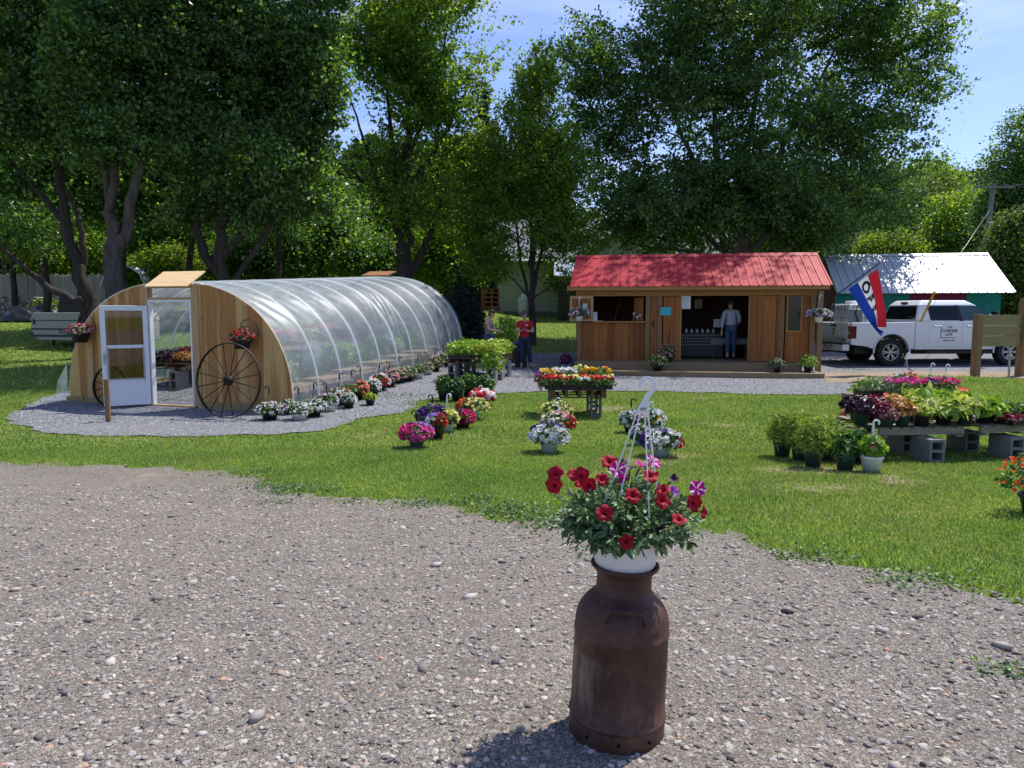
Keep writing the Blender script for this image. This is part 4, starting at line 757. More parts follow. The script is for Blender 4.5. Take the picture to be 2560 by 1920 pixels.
# ------------------------------------------------------------ pots along the greenhouse; (u, v) is the foot of the pot in the photo
k_ = lambda v: None
ROW = [ # label, u, v, width px, colours, pot, hook, hook tip px above foot, pot radius px, crown height px, leaf, bloom size
 ('lilac white petunia basket in front of the plywood corner', 675, 1050, 72, [(C_LILW, 3), (C_WHITE, 2)], BLACKP, IRON, 85, 20, 26, L_POT, .055),
 ('small white flowered pot squeezed behind the first two petunia baskets', 722, 1036, 40, [(C_WHITE, 1)], BLACKP, None, 0, 12, 20, L_POT, .045),
 ('white petunia basket in a round white pot nearest the plywood corner', 748, 1050, 68, [(C_WHITE, 3), (C_LILW, 1)], WHITEP, IRON, 84, 20, 24, L_POT, .05),
 ('white petunia basket with purple throats in a black pot', 786, 1042, 66, [(C_WHITE, 3), (C_LILW, 1), (C_PURP, .2)], BLACKP, IRON, 86, 18, 26, L_POT, .05),
 ('mixed pink white and yellow basket in a tipped white pot', 818, 1028, 60, [(C_LILW, 2), (C_YEL, .5), (C_PINK, 1)], WHITEP, IRON, 72, 19, 26, L_POT, .05),
 ('orange red and white basket beside the tipped white pot', 850, 1012, 66, [(C_OR, 2), (C_WHITE, 2), (C_RED, 1)], BLACKP, IRON, 80, 18, 26, L_POT, .05),
 ('white petunia pot at the gravel side of the orange red basket', 872, 1020, 40, [(C_WHITE, 1)], BLACKP, None, 0, 14, 20, L_POT, .05),
 ('green leafy mound without flowers beside the salmon begonia', 880, 1000, 56, [], BLACKP, IRON, 76, 17, 24, L_HERB, .05),
 ('salmon begonia in a black pot', 902, 998, 40, [(C_SAL, 1)], BLACKP, IRON, 84, 17, 28, L_HERB, .07),
 ('white flowered green bush right of the salmon begonia', 932, 990, 44, [(C_WHITE, 1)], BLACKP, None, 0, 15, 26, L_HERB, .055),
 ('small black nursery pot with a lime leaved plant standing alone on the gravel', 926, 1013, 30, [], BLACKP, None, 0, 12, 13, L_LIME, .05),
 ('white petunia basket with two red blooms', 950, 976, 52, [(C_WHITE, 3), (C_RED, .6)], BLACKP, IRON, 70, 16, 26, L_HERB, .075),
 ('purple and pink striped petunia basket', 974, 966, 48, [(C_LILW, 1), (C_PURP, 1), (C_LPINK, 1)], BLACKP, IRON, 62, 15, 28, L_POT, .065),
 ('pinkish variegated basket in a black pot', 998, 957, 48, [(C_LPINK, 1), (C_CREAM, 2)], BLACKP, IRON, 66, 15, 24, L_POT, .045),
 ('cream flecked green mound beside the first white pot of leaves', 1022, 952, 46, [(C_CREAM, 1)], BLACKP, None, 0, 14, 22, L_POT, .04),
 ('dark green leafy plant in a plain white pot', 1045, 946, 38, [], WHITEP, IRON, 58, 15, 20, L_HERB, .05),
 ('little white flowered basket in a white pot beside the dark green plant', 1068, 936, 36, [(C_CREAM, 1), (C_LPINK, .4)], WHITEP, IRON, 55, 14, 18, L_POT, .04),
 ('pink and white speckled basket in a black pot near the far end', 1088, 928, 46, [(C_LPINK, 2), (C_CREAM, 2)], BLACKP, IRON, 56, 12, 26, L_POT, .045),
 ('bright white impatiens basket near the far end of the greenhouse', 1110, 916, 48, [(C_WHITE, 1)], BLACKP, IRON, 52, 13, 24, L_POT, .055),
 ('green and white basket beside the vegetable table', 1130, 906, 38, [(C_WHITE, 1)], BLACKP, None, 0, 12, 22, L_POT, .05),
 ('dark pink flowered basket at the far end of the row by the greenhouse', 1148, 900, 30, [(C_MAG, 1)], BLACKP, IRON, 50, 11, 22, L_POT, .05)]
for k, (lab, u, v, w, cols, pm, hk, hh, pr, ch, lf, bs) in enumerate(ROW):
    b = G(u, v); m = mpp(b.y); R = w * m / 2
    basket(lab, b, pr * m, .12, pm, R, ch * m * .8, lf, cols, hk, hh * m, 'flower pots in the row beside the greenhouse', 380, 85, bs, .055, 30 + k, -.45, bt='pom' if 'begonia' in lab else 'pet', hookflip=1 if k % 2 else -1)
# ------------------------------------------------------------ pots on the lawn
LAWN = [ # label, u, v, width px, colours, pot, hook, hook px, pot radius px, pot height px, crown height px, leaf, bloom
 ('hot pink and lilac petunia basket in a grey pot, nearest on the left lawn', 1042, 1117, 84, [(C_PINK, 3, 2, (0, -1, .4)), (C_HOT, 2, 2, (-.8, -.6, .5)), (C_LILAC, 1.6, 2, (0, .6, 1))], GREYP, IRON, 92, 21, 22, 32, L_POT, .075),
 ('tall black pot of red and lavender petunias behind the nearest pink basket', 1092, 1096, 52, [(C_RED, 1, 1, (.6, -.6, .4)), (C_LILAC, 1, 1, (-.5, 0, 1)), (C_WHITE, .6)], BLACKP, None, 0, 20, 32, 26, L_POT, .07),
 ('large deep purple and mauve petunia basket on the left lawn', 1082, 1078, 84, [(C_PURP, 3, 3), (C_MAG, 1, 2), (C_LPINK, 1, 1), (C_WHITE, .4, 1, (-.2, -1, .4))], BLACKP, IRON, 92, 20, 22, 36, L_POT, .075),
 ('pale yellow petunia basket in a pale blue grey pot on the left lawn', 1118, 1080, 56, [(C_YEL, 3, 2), (C_LPINK, 1, 1, (-1, -.4, .3))], PALEP, WHITEP, 96, 19, 22, 30, L_POT, .075),
 ('crimson and hot pink petunia basket low on the grass', 1157, 1070, 62, [(C_HOT, 2, 2, (1, -.5, .5)), (C_CRIM, 1, 1, (0, -1, .2)), (C_PURP, 1, 1, (-.3, .3, 1))], BLACKP, None, 0, 18, 14, 26, L_POT, .075),
 ('orange and pale yellow petunia basket in a pale pot beside the little flag', 1180, 1048, 84, [(C_OR, 2, 2, (-1, 0, .6)), (C_YEL, 3, 2, (.6, -.3, .7)), (C_RED, .6, 1, (-1, -.4, .2))], PALEP, WHITEP, 66, 20, 22, 26, L_POT, .065),
 ('red and white geraniums in a black pot in front of the green bushes', 1205, 1012, 62, [(C_RED, 2, 2), (C_WHITE, 2, 2)], BLACKP, WHITEP, 48, 15, 14, 18, L_HERB, .11),
 ('white petunia basket with a purple crown in a pale pot, front of the middle row', 1373, 1130, 98, [(C_WHITE, 5, 4, (0, -1, .3)), (C_PURP, 3, 2, (0, .5, 1))], PALEP, WHITEP, 84, 24, 26, 38, L_POT, .085),
 ('cream pink and crimson basket behind the white and purple one', 1396, 1092, 88, [(C_CREAM, 3, 2), (C_LPINK, 2, 2), (C_RED, 1, 1, (.8, -.8, .3))], PALEP, WHITEP, 86, 22, 22, 34, L_POT, .065),
 ('pale yellow basket with a magenta edge at the back of the middle row', 1390, 1064, 84, [(C_YEL, 4, 3), (C_MAG, 1, 1, (1, .3, .3))], PALEP, WHITEP, 70, 22, 20, 34, L_POT, .06),
 ('red white and purple petunia basket in a pale pot behind the hanger hook', 1654, 1140, 102, [(C_WHITE, 3, 3), (C_RED, 2, 3), (C_PURP, 2, 3)], PALEP, WHITEP, 92, 23, 25, 34, L_POT, .08),
 ('dark pot of white flowers with one red bloom left of the right lawn basket', 1577, 1080, 56, [(C_WHITE, 3, 2, (0, 0, 1)), (C_RED, .5, 1, (.9, -.4, .5))], BLACKP, IRON, 84, 18, 18, 30, L_HERB, .075),
 ('white and yellow flowered basket at the back of the right lawn group', 1632, 1078, 62, [(C_WHITE, 3, 2), (C_GOLD, .6, 1, (-.8, -.6, .4))], PALEP, WHITEP, 74, 18, 18, 30, L_POT, .065),
 ('small white flowered pot behind the red white and purple basket', 1600, 1112, 50, [(C_WHITE, 3, 2), (C_CREAM, 1)], PALEP, None, 0, 16, 16, 28, L_POT, .065)]
for k, (lab, u, v, w, cols, pm, hk, hh, pr, ph, ch, lf, bs) in enumerate(LAWN):
    b = G(u, v); m = mpp(b.y); R = w * m / 2
    basket(lab, b, pr * m, ph * m, pm, R, ch * m * .85, lf, cols, hk, hh * m, 'flower baskets standing on the lawn', 620, 150 if w > 60 else 90, bs, .055, 70 + k, -.55, bt='pom' if 'geranium' in lab else 'pet', hookflip=1 if k % 2 else -1)
for k, (u, v, w, hpx, lab) in enumerate([(1110, 1000, 40, 62, 'bushy green herb in a black pot, leftmost of four'), (1143, 1001, 36, 52, 'bushy green herb in a black pot, second from the left of four'), (1172, 992, 44, 56, 'bushy green herb partly hidden behind its neighbours, third of four'), (1214, 998, 48, 60, 'bushy green herb in a black pot, rightmost of four')]):
    b = G(u, v); m = mpp(b.y); basket(lab, b, .13, .17, BLACKP, w * m / 2, hpx * m * .45, L_HERB, (), None, 0, 'green herb bushes in black pots', 620, 0, .05, .065, 90 + k, -.7)
def usflag(label, loc, rz, w, h, droop=.5, stick=.3):
    root = thing('small_flag', label, 'flag', loc, rz); mb = MB(); mb.tube([(0, 0, -.02), (0, 0, stick)], .004, 5); mb.build('stick', PINE, root)
    mb = MB(); nx_, nz_ = 10, 13
    f = lambda i, j: ((i / nx_) * w * (1 - droop * .55), .012 * math.sin(i * 1.3), stick - h * j / nz_ - droop * w * .9 * (i / nx_))
    V = [f(i, j) for j in range(nz_ + 1) for i in range(nx_ + 1)]; F = []; Mi = []
    for j in range(nz_):
        for i in range(nx_): a = j * (nx_ + 1) + i; F.append((a, a + 1, a + nx_ + 2, a + nx_ + 1)); Mi.append(2 if (i < 4 and j < 7) else j % 2)
    mb.add(V, np.array(F), np.array(Mi)); sv = [f(i + .5, j + .5) for i in range(4) for j in range(7) if (i + j) % 2 == 0]
    for p in sv: mb.box((p[0], p[1] - .004, p[2]), (.006, .002, .006), None, 1)
    mb.build('cloth', [C_RED, C_WHITE, petal('flag_blue', (.02, .035, .20))], root)
p = G(1212, 1046); usflag('small striped flag stuck in the lawn beside the orange and yellow basket', p, .2, .13, .12, .9, .34)
# ------------------------------------------------------------ middle table of bedding plants
c = G(1441, 1038); ty = c.y + .15; m = mpp(ty); tx = (1441 - 1280) / FPX * ty; tz = float(Z(tx, ty)); TW = 134 * m
cl = [cinder(lab, (tx + dx, ty + dy, tz), 0, 'cinder blocks under the middle table', .2, .19, .36) for dx, dy, lab in [(.34, -.28, 'cinder block at the right front under the middle flower table'), (-.40, -.28, 'cinder block at the left front under the middle flower table'), (-.40, .36, 'cinder block at the left rear under the middle flower table'), (.34, .36, 'cinder block at the right rear under the middle flower table')]]
pz = tz + .36
root = thing('pallet', 'brown open sided pallet carrying the trays of red and yellow bedding flowers', 'pallet', (tx, ty, pz), 0); PH = .15
mb = MB()
for k in range(7): mb.box((0, -.45 + .15 * k, PH - .008), (TW, .10, .016))
mb.build('deck_slats', PALD, root)
for k, x in enumerate([-.5, -.23, .03, .28, .5]): mb = MB(); mb.box((x * TW * .93, 0, PH / 2 - .002), (.09 if k in (0, 4) else .055, .98, PH - .03)); mb.build('stringer', PALD, root)
mb = MB()
for k in range(3): mb.box((0, -.45 + .45 * k, -.009 + .014), (TW, .10, .016))
mb.build('bottom_board', PALD, root)
TZ = pz + PH
TR = [('tray of red zinnias with pale yellow blooms at the front left of the middle table', -.31, -.28, L_POT, .13, [(C_RED, 3), (C_YEL, 2)], 75, .075, 'pom'), ('tray of red and orange flowers with a white bloom at the middle table front right', .32, -.28, L_POT, .12, [(C_RED, 2, (.5, -.6)), (C_OR, 2, (-.4, -.3)), (C_WHITE, .6, (-.8, -1)), (C_YEL, 1, (1, -.2))], 70, .075, 'pom'),
      ('tray of white alyssum and green leaves at the back left of the middle table', -.31, .24, L_POT, .22, [(C_WHITE, 3), (C_CREAM, 1), (C_GOLD, .5, (-.6, -.5))], 130, .06, 'pet'), ('tray of large golden marigolds at the back right of the middle table', .34, .18, L_HERB, .24, [(C_GOLD, 3), (C_YEL, 2), (C_OR, .6)], 22, .10, 'pom')]
for k, (lab, dx, dy, lf, lh, cols, nb, bs, bt) in enumerate(TR): tray(lab, (tx + dx, ty + dy, TZ), 0, .60, .5, lf, lh, 620, .05, cols, nb, bs, 'trays of bedding flowers on the middle table', 120 + k, bt, .085)
basket('pot of small white blooms at the back centre of the middle table', (tx + .12, ty + .38, TZ), .10, .12, BLACKP, .2, .17, L_POT, [(C_WHITE, 5), (C_RED, .5, 1, (1, 0, .4))], None, 0, None, 300, 90, .055, .05, 131)
basket('single pink geranium leaning out from the left edge of the middle table', (tx - .66, ty - .1, TZ), .06, .09, BLACKP, .12, .14, L_HERB, [(C_MAG, 1)], None, 0, None, 80, 26, .05, .06, 132, bt='pom')
usflag('small flag hanging at the left corner of the middle flower table', (tx - .70, ty - .3, TZ - .03), .3, .12, .1, 1.0, .15); usflag('small flag among the white flowers at the back right of the middle table', (tx + .18, ty + .05, TZ + .1), .1, .1, .09, .8, .28); usflag('small flag among the plants at the back left of the middle table', (tx - .45, ty + .0, TZ + .08), .1, .1, .09, .6, .22)
# ------------------------------------------------------------ vegetable seedling table
A = G(1172, 958); B = G(1238, 962); C_ = G(1290, 932); ang = math.atan2(B.y - A.y, B.x - A.x)
vc = (A + C_) / 2; ve = Vector((C_.x - B.x, C_.y - B.y, 0)); VL, VW = ve.length + .5, 1.25; vang = math.atan2(ve.y, ve.x) - math.pi / 2
vrot = Matrix.Rotation(vang, 3, 'Z')
def vt(x, y, z): q = vrot @ Vector((x, y, 0)) + Vector((B.x, B.y, 0)); return Vector((q.x, q.y, float(Z(q.x, q.y)) + z))
for k, (x, y) in enumerate([(-.10, .1), (-1.05, .1), (-.10, .95), (-1.05, .95), (-.10, 1.75), (-1.05, 1.75)]): cinder(['cinder block at the near right corner of the vegetable table', 'cinder block at the near left corner of the vegetable table', 'cinder block at the right middle of the vegetable table', 'cinder block hidden at the left middle of the vegetable table', 'cinder block at the far right of the vegetable table', 'cinder block at the far left of the vegetable table'][k], vt(x, y, 0), vang, 'cinder blocks under the vegetable table', .2, .38, .40)
for k in range(2): p = vt(-.58, .5 + 1.02 * k, .42); p.z = vt(-.58, .5, .42).z + .03; pallet(['dark pallet at the near end of the vegetable table', 'dark pallet at the far end of the vegetable table'][k], p, vang, 1.2, 1.0, .12, PALD, None, 'x', 7)
z0 = vt(-.58, .5, .42).z + .03 + .122
for k, (x, y) in enumerate([(-.9, .28), (-.28, .28), (-.9, .83), (-.28, .83), (-.9, 1.36), (-.28, 1.36), (-.9, 1.85), (-.28, 1.85)]):
    p = vt(x, y, 0); p.z = z0; tray('lime green vegetable seedlings in a black tray on the vegetable table', p, vang, .58, .5, [L_VEG, L_LIME, L_VEG, L_VEG][k % 4], .24 + .04 * (k % 3), 560, .085, (), 0, .05, 'vegetable seedling trays on their own table', 140 + k, up=.6)
p = vt(.0, .05, 0); r = np.random.default_rng(8); root = thing('trailing_vine', 'trailing cucumber vine spilling over the near corner of the vegetable table', 'vine', (p.x, p.y, z0)); mb = MB(); q = np.stack([r.normal(-.12, .14, 260), r.normal(-.05, .06, 260), .12 - .42 * r.random(260)], 1); mb.cards(LEAFR, LRF, q, frames(r.normal(0, .5, q.shape) + np.array([0, -.7, .4]), r), .095 * r.uniform(.6, 1.2, 260))
mb.tube([(-.1, 0, .1), (-.08, -.08, -.1), (-.05, -.09, -.3)], .005, 4); mb.build('foliage', L_VEG, root)
TAG = M('white_tag', (.75, .75, .72), .5, .05)
for k, (x, y, z) in enumerate([(.045, .42, -.13), (.045, .55, -.13), (.04, .68, -.14)]): q = vrot @ Vector((x, y, 0)); rt = thing('plant_tag', 'small white plant tag hanging on the right side of the vegetable table', 'tag', (B.x + q.x, B.y + q.y, z0 + z), vang, 'white tags on the vegetable table'); mb = MB(); mb.box((0, 0, 0), (.004, .05, .10), rotm(0, 0, .1)); mb.build('card', TAG, rt)
b = vt(-.75, 2.35, .0); b = G(1225, 905); mb = MB(); root = thing('bucket', 'upturned white plastic bucket behind the vegetable table', 'bucket', P(1224, 868, G(1224, 912).y)); mb.lathe([(.01, .30), (.135, .30), (.145, .28), (.155, .10), (.165, .05), (.165, 0), (.15, 0)], 24); mb.build('body', WHITEP, root)
rt = thing('crate', 'grey crate under the upturned white bucket', 'crate', G(1224, 912)); mb = MB(); hh = P(1224, 868, G(1224, 912).y).z - G(1224, 912).z; mb.bb((-.2, -.15, 0), (.2, .15, hh)); bevel(mb.build('box', GREYP, rt), .01)
b = G(1268, 905); basket('tall tomato plant in a black pot between the two people', (b.x, b.y, b.z + .45), .15, .25, BLACKP, .42, .50, L_VEG, (), IRON, 1.13, None, 620, 0, .05, .10, 150, -.6)
rt = thing('crate', 'dark crate carrying the tall tomato plant', 'crate', b); mb = MB(); mb.bb((-.25, -.2, 0), (.25, .2, .45)); bevel(mb.build('box', PALD, rt), .01)
b = G(1302, 918); rt = thing('storage_bin', 'dark bin with a bright blue lid beside the person in red', 'bin', b); mb = MB(); mb.box((0, 0, .34), (.34, .3, .68), None, 0, (1.1, 1.1)); bevel(mb.build('bin_body', BLACKP, rt), .012); mb = MB(); mb.box((0, 0, .715), (.40, .36, .07)); bevel(mb.build('lid', M('blue_plastic', (.02, .07, .32), .4), rt), .012)
b = G(1168, 890); basket('dark burgundy hanging plant standing right of the greenhouse end', b, .13, .14, BLACKP, .24, .26, L_PURP, [(C_CRIM, 1)], IRON, .75, None, 260, 30, .05, .06, 151)
# ------------------------------------------------------------ red roofed stall
SHO = Vector((1.89, 21.6, .18)); SRZ = rad(-10); sfx = Vector((math.cos(SRZ), math.sin(SRZ), 0)); say = Vector((-math.sin(SRZ), math.cos(SRZ), 0))
def sx(u, yl=0.0):                                       # local x on the stall front for a photo column
    t = (u - 1280) / FPX / math.cos(PITCH) * 1.0; o = SHO + say * yl
    k = (u - 1280) / FPX; return (k * o.y - o.x) / (sfx.x - k * sfx.y)
def sz(v, u, yl=0.0): q = SHO + say * yl + sfx * sx(u, yl); return P(u, v, q.y).z - SHO.z
def sw(x, y, z=0): return SHO + sfx * x + say * y + Vector((0, 0, z))
SHEDD = wood('shade_darkened_board_wood', (.045, .020, .009), (.10, .042, .016), (34, 34, 1.6), .5, 2.6)  # darkened copy of the shed boards: interior shade put into the wood colour
st = thing('market_stall', 'rustic board farm stall with a red ribbed metal roof and open doors', 'stall', SHO, SRZ)
def boards(mb, x0, x1, z0, z1, y0=-.02, y1=.0, w=.19, seed=0, m=0):
    r = np.random.default_rng(seed); x = x0
    while x < x1 - .01:
        ww = min(w * r.uniform(.8, 1.25), x1 - x); ww = x1 - x if x1 - x - ww < .05 else ww; o = r.uniform(-.004, .004); mb.bb((x + .003, y0 + o, z0), (x + ww - .003, y1, z1), m); x += ww
X = {k: sx(v) for k, v in dict(a=1442, b=1458, c=1485, d=1610, e=1642, f=1651, g=1699, h=1869, i=1945, j=1961, k=1967, l=1998, m=2031).items()}
WT, DH, CH = 1.90, 1.80, sz(806, 1550); SD = 3.1; SLN = X['m']
mb = MB(); boards(mb, X['a'] + .12, X['d'] + .03, -.02, CH, seed=1); mb.build('counter_wall', SHEDW, st)
mb = MB(); mb.bb((X['c'] - .05, -.12, CH + .001), (X['d'] + .03, .18, CH + .035)); mb.build('counter_shelf', SHEDT, st)
for u0, z1 in ((X['a'], WT), (X['d'] + .03, WT), (X['e'] + .0, WT), (X['i'], WT), (X['m'] - .10, WT)): mb = MB(); mb.bb((u0, -.06, -.30), (u0 + .13, .06, z1)); mb.build('post', PTV, st)
mb = MB(); mb.bb((X['m'] + .02, -.42, -.42), (X['m'] + .15, -.29, 1.93)); mb.build('post', PTV, st)
mb = MB(); mb.bb((-.02, -.08, DH + .015), (SLN + .05, -.061, WT + .10)); mb.build('header_board', SHEDT, st)
mb = MB(); mb.bb((-.25, -.42, WT + .07), (SLN + .3, -.39, WT + .19)); mb.build('fascia_board', SHEDT, st)
mb = MB(); boards(mb, X['j'], X['k'], -.02, DH + .01, seed=5); boards(mb, X['l'], X['m'] - .11, -.02, DH + .01, seed=6); zs = sz(826, 1982); boards(mb, X['k'], X['l'], -.02, zs, seed=7); mb.build('wall_boards', SHEDW, st)
mb = MB(); mb.bb((X['k'], -.006, zs), (X['l'], -.001, DH + .01)); mb.build('window_pane', M('dark_window_glass', (.025, .028, .03), .12, .05, 3, 0, 0, .4), st)
mb = MB(); mb.bb((X['k'] - .045, -.03, zs - .05), (X['l'] + .045, -.021, zs)); mb.bb((X['k'] - .045, -.03, zs), (X['k'], -.021, DH)); mb.bb((X['l'], -.03, zs), (X['l'] + .045, -.021, DH)); mb.build('window_trim', SHEDT, st)
for nm, x0, x1, yy, sd in (('door_leaf', X['d'] + .17, X['e'] - .005, -.09, 8), ('door_leaf', X['f'] + .06, X['g'], -.10, 9), ('door_leaf', X['h'] + .03, X['i'] - .01, -.10, 10)):
    mb = MB(); boards(mb, x0, x1, .0, DH, yy, yy + .022, .15, sd); dl = mb.build(nm, SHEDW, st)
    if sd == 10: mb = MB(); mb.bb((x0, yy - .02, .0), (x0 + .05, yy - .001, DH)); mb.bb((x1 - .05, yy - .02, 0), (x1, yy - .001, DH)); mb.bb((x0 + .05, yy - .02, 0), (x1 - .05, yy - .001, .06)); mb.bb((x0 + .05, yy - .02, DH - .06), (x1 - .05, yy - .001, DH)); mb.build('door_batten', SHEDW, dl)
    if sd == 8: mb = MB(); mb.bb((x0 + .05, yy - .03, .95), (x0 + .09, yy - .001, 1.12)); mb.build('handle', IRON, dl)
for x in (X['g'], X['h']): mb = MB(); mb.bb((x, -.055, 0), (x + .03, .05, DH)); mb.build('door_jamb', PINE, st)
x0, x1, zl = sx(1424, -.14), sx(1482, -.14), sz(803, 1450); mb = MB(); boards(mb, x0 + .04, x1 - .04, zl + .04, DH - .02, -.145, -.125, .3, 11); sh = mb.build('shutter', SHEDW, st)
mb = MB(); mb.bb((x0, -.155, zl), (x0 + .07, -.12, DH + .02)); mb.bb((x1 - .07, -.155, zl), (x1, -.12, DH + .02)); mb.bb((x0 + .07, -.155, zl), (x1 - .07, -.12, zl + .06)); mb.bb((x0 + .07, -.155, DH - .05), (x1 - .07, -.12, DH + .02)); mb.build('shutter_frame', PINE, sh)
mb = MB(); mb.beam((X['d'] - .04, .02, (CH + DH) / 2), (X['d'] - .30, .28, (CH + DH) / 2), .025, DH - CH - .06); mb.build('inner_shutter', SHEDW, st)
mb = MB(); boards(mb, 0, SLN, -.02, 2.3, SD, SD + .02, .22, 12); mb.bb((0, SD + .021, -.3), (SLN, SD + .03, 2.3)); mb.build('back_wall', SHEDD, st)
RZ0, RZ1 = WT + .17, 3.06
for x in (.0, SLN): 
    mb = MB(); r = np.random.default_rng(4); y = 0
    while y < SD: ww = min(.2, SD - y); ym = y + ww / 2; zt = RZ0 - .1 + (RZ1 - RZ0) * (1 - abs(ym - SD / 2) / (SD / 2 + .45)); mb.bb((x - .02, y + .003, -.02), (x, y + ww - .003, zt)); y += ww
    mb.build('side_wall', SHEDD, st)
mb = MB(); mb.bb((0, 0.0, -.06), (SLN, SD, -.02)); mb.build('floor', PT, st)
REDM = M('red_roof_metal', (.42, .022, .036), .55, .06, 3, 0, 0, .2)
def ribbed_roof(parent, x0, x1, y0, y1, ym, z0, z1, mat, pitch=.23, ribh=.022, lean=0.0):
    mb = MB()
    for ya, yb in ((y0, ym), (y1, ym)):
        mb.add([(x0, ya, z0), (x1, ya, z0), (x1 + lean, yb, z1), (x0 + lean, yb, z1), (x0, ya, z0 + .006), (x1, ya, z0 + .006), (x1 + lean, yb, z1 + .006), (x0 + lean, yb, z1 + .006)], [(0, 1, 2, 3), (4, 7, 6, 5), (0, 4, 5, 1), (1, 5, 6, 2), (3, 2, 6, 7), (0, 3, 7, 4)])
        n = int((x1 - x0) / pitch)
        for i in range(n + 1):
            x = x0 + .015 + (x1 - x0 - .03) * i / n; mb.beam((x, ya - .002, z0 + .006 + ribh / 2), (x + lean, yb, z1 + .006 + ribh / 2), .04, ribh, 0, (0, 0, 1))
            if i < n:
                for k in (.38, .62): xx = x + k * (x1 - x0) / n; mb.beam((xx, ya, z0 + .008), (xx + lean, yb, z1 + .008), .014, .008)
    o = mb.build('roof', mat, parent)
    mb = MB(); mb.prism([(ym - .16, z1 - .055), (ym, z1 + .045), (ym + .16, z1 - .055), (ym, z1 + .028)], x0 - .01 + lean, x1 + .01 + lean, 'yz'); mb.build('ridge_cap', mat, o); return o
ribbed_roof(st, sx(1424, -.45), sx(2075, -.45), -.45, SD + .45, SD / 2, RZ0, RZ1, REDM)
xl, xr = .05, sx(2006, -1.05)
mb = MB()
for k in range(7): mb.bb((xl, -1.10 + .157 * k, -.05), (xr, -1.10 + .157 * k + .15, -.018))
mb.bb((xl, -1.095, -.21), (xr, -1.06, -.051)); mb.build('porch_deck', PT, st)
mb = MB(); xs0, xs1 = .10, sx(2064, -1.7); 
for k in range(4): mb.bb((xs0, -1.72 + .157 * k, -.24), (xs1, -1.72 + .157 * k + .15, -.21))
mb.bb((xs0, -1.715, -.42), (xs0 + (xs1 - xs0) * .42, -1.68, -.241)); mb.bb((xs0 + (xs1 - xs0) * .42 + .006, -1.715, -.42), (xs1, -1.68, -.241)); mb.bb((xs1 - .035, -1.679, -.42), (xs1, -.5, -.241)); mb.bb((xr + .01, -1.09, -.24), (xs1, -.5, -.21)); mb.build('porch_step', PT, st)
PAPER = M('white_paper', (.66, .68, .66), .6, .04, 6); TEAL = M('teal_paper', (.07, .42, .46), .6, .06, 5); INK = M('black_ink', (.03, .03, .035), .6, .05)
def notice(label, u0, u1, v0, v1, yl, mat, lines=6, name='paper_notice', ink=True):
    um = (u0 + u1) / 2; xa, xb = sx(u0, yl), sx(u1, yl); za, zb = sz(v1, um, yl), sz(v0, um, yl); rt = thing(name, label, 'notice', sw((xa + xb) / 2, yl, za), SRZ); w = xb - xa
    mb = MB(); mb.bb((-w / 2, -.003, 0), (w / 2, 0, zb - za)); mb.build('sheet', mat, rt)
    if ink:
        mb = MB(); r = np.random.default_rng(int(u0))
        for k in range(lines): ll = r.uniform(.5, .85) * w; z = (zb - za) * (1 - (k + .8) / (lines + .8)); mb.bb((-ll / 2, -.0045, z), (ll / 2, -.0032, z + (zb - za) * .035))
        mb.build('faint_text', M('faded_ink', (.36, .39, .38), .6, .05) if mat is PAPER else M('teal_ink', (.05, .32, .36), .6, .05), rt)
notice('bright teal paper notice on the middle door leaf of the stall', 1649, 1676, 768, 788, -.128, TEAL, 5)
notice('narrow white paper notice on the open counter shutter', 1456, 1467, 759, 783, -.162, PAPER, 8)
notice('large pale board notice at the top left of the stall doorway', 1701, 1724, 740, 772, -.03, PAPER, 9)
notice('white sheet pinned on the back wall inside the stall doorway', 1734, 1753, 748, 771, 2.9, PAPER, 4)
notice('white sheet standing on the table inside the stall beside the person', 1782, 1800, 798, 818, 1.35, PAPER, 4)
# inside: table with dotted cloth, jars; a box with a floral cloth
rt = thing('table', 'table under a black cloth with white dots inside the stall', 'table', sw(sx(1740, 1.6), 1.6, -.02), SRZ); mb = MB(); mb.bb((-.75, -.3, .70), (.75, .3, .74)); mb.build('table_top', PALD, rt)
mb = MB(); mb.bb((-.76, -.32, .05), (.76, -.31, .745)); mb.bb((-.76, -.31, .741), (.76, .31, .748)); mb.build('cloth', BLACKP, rt)
mb = MB(); mb.cards(np.array([(-.5, 0, -.5), (.5, 0, -.5), (.5, 0, .5), (-.5, 0, .5)]), KF, np.array([(-.72 + .075 * i, -.3215, .68 - .09 * j) for i in range(20) for j in range(4)]), np.broadcast_to(np.eye(3), (80, 3, 3)), .018); mb.build('dots', WHITEP, rt)
for k in range(6): j = thing('jar', 'small pale jar on the dotted table inside the stall', 'jar', sw(sx(1740, 1.6) - .3 + .16 * k, 1.6 + .04 * (k % 2), .73), SRZ, 'jars on the dotted table'); mb = MB(); mb.lathe([(.01, 0), (.045, 0), (.048, .07), (.03, .10), (.03, .12), (.001, .12)], 12); mb.build('body', [SALTM := PAPER][0], j)
rt = thing('bench', 'low bench under a grey floral cloth inside the stall', 'bench', sw(sx(1822, 1.5), 1.5, -.02), SRZ); mb = MB(); mb.bb((-.55, -.25, .42), (.5, .25, .60)); mb.build('cloth', M('grey_floral_cloth', (.22, .22, .23), .8, .5, 14), rt); 
for x in (-.5, .45): mb = MB(); mb.bb((x, -.2, 0), (x + .05, .2, .419)); mb.build('leg', PALD, rt)
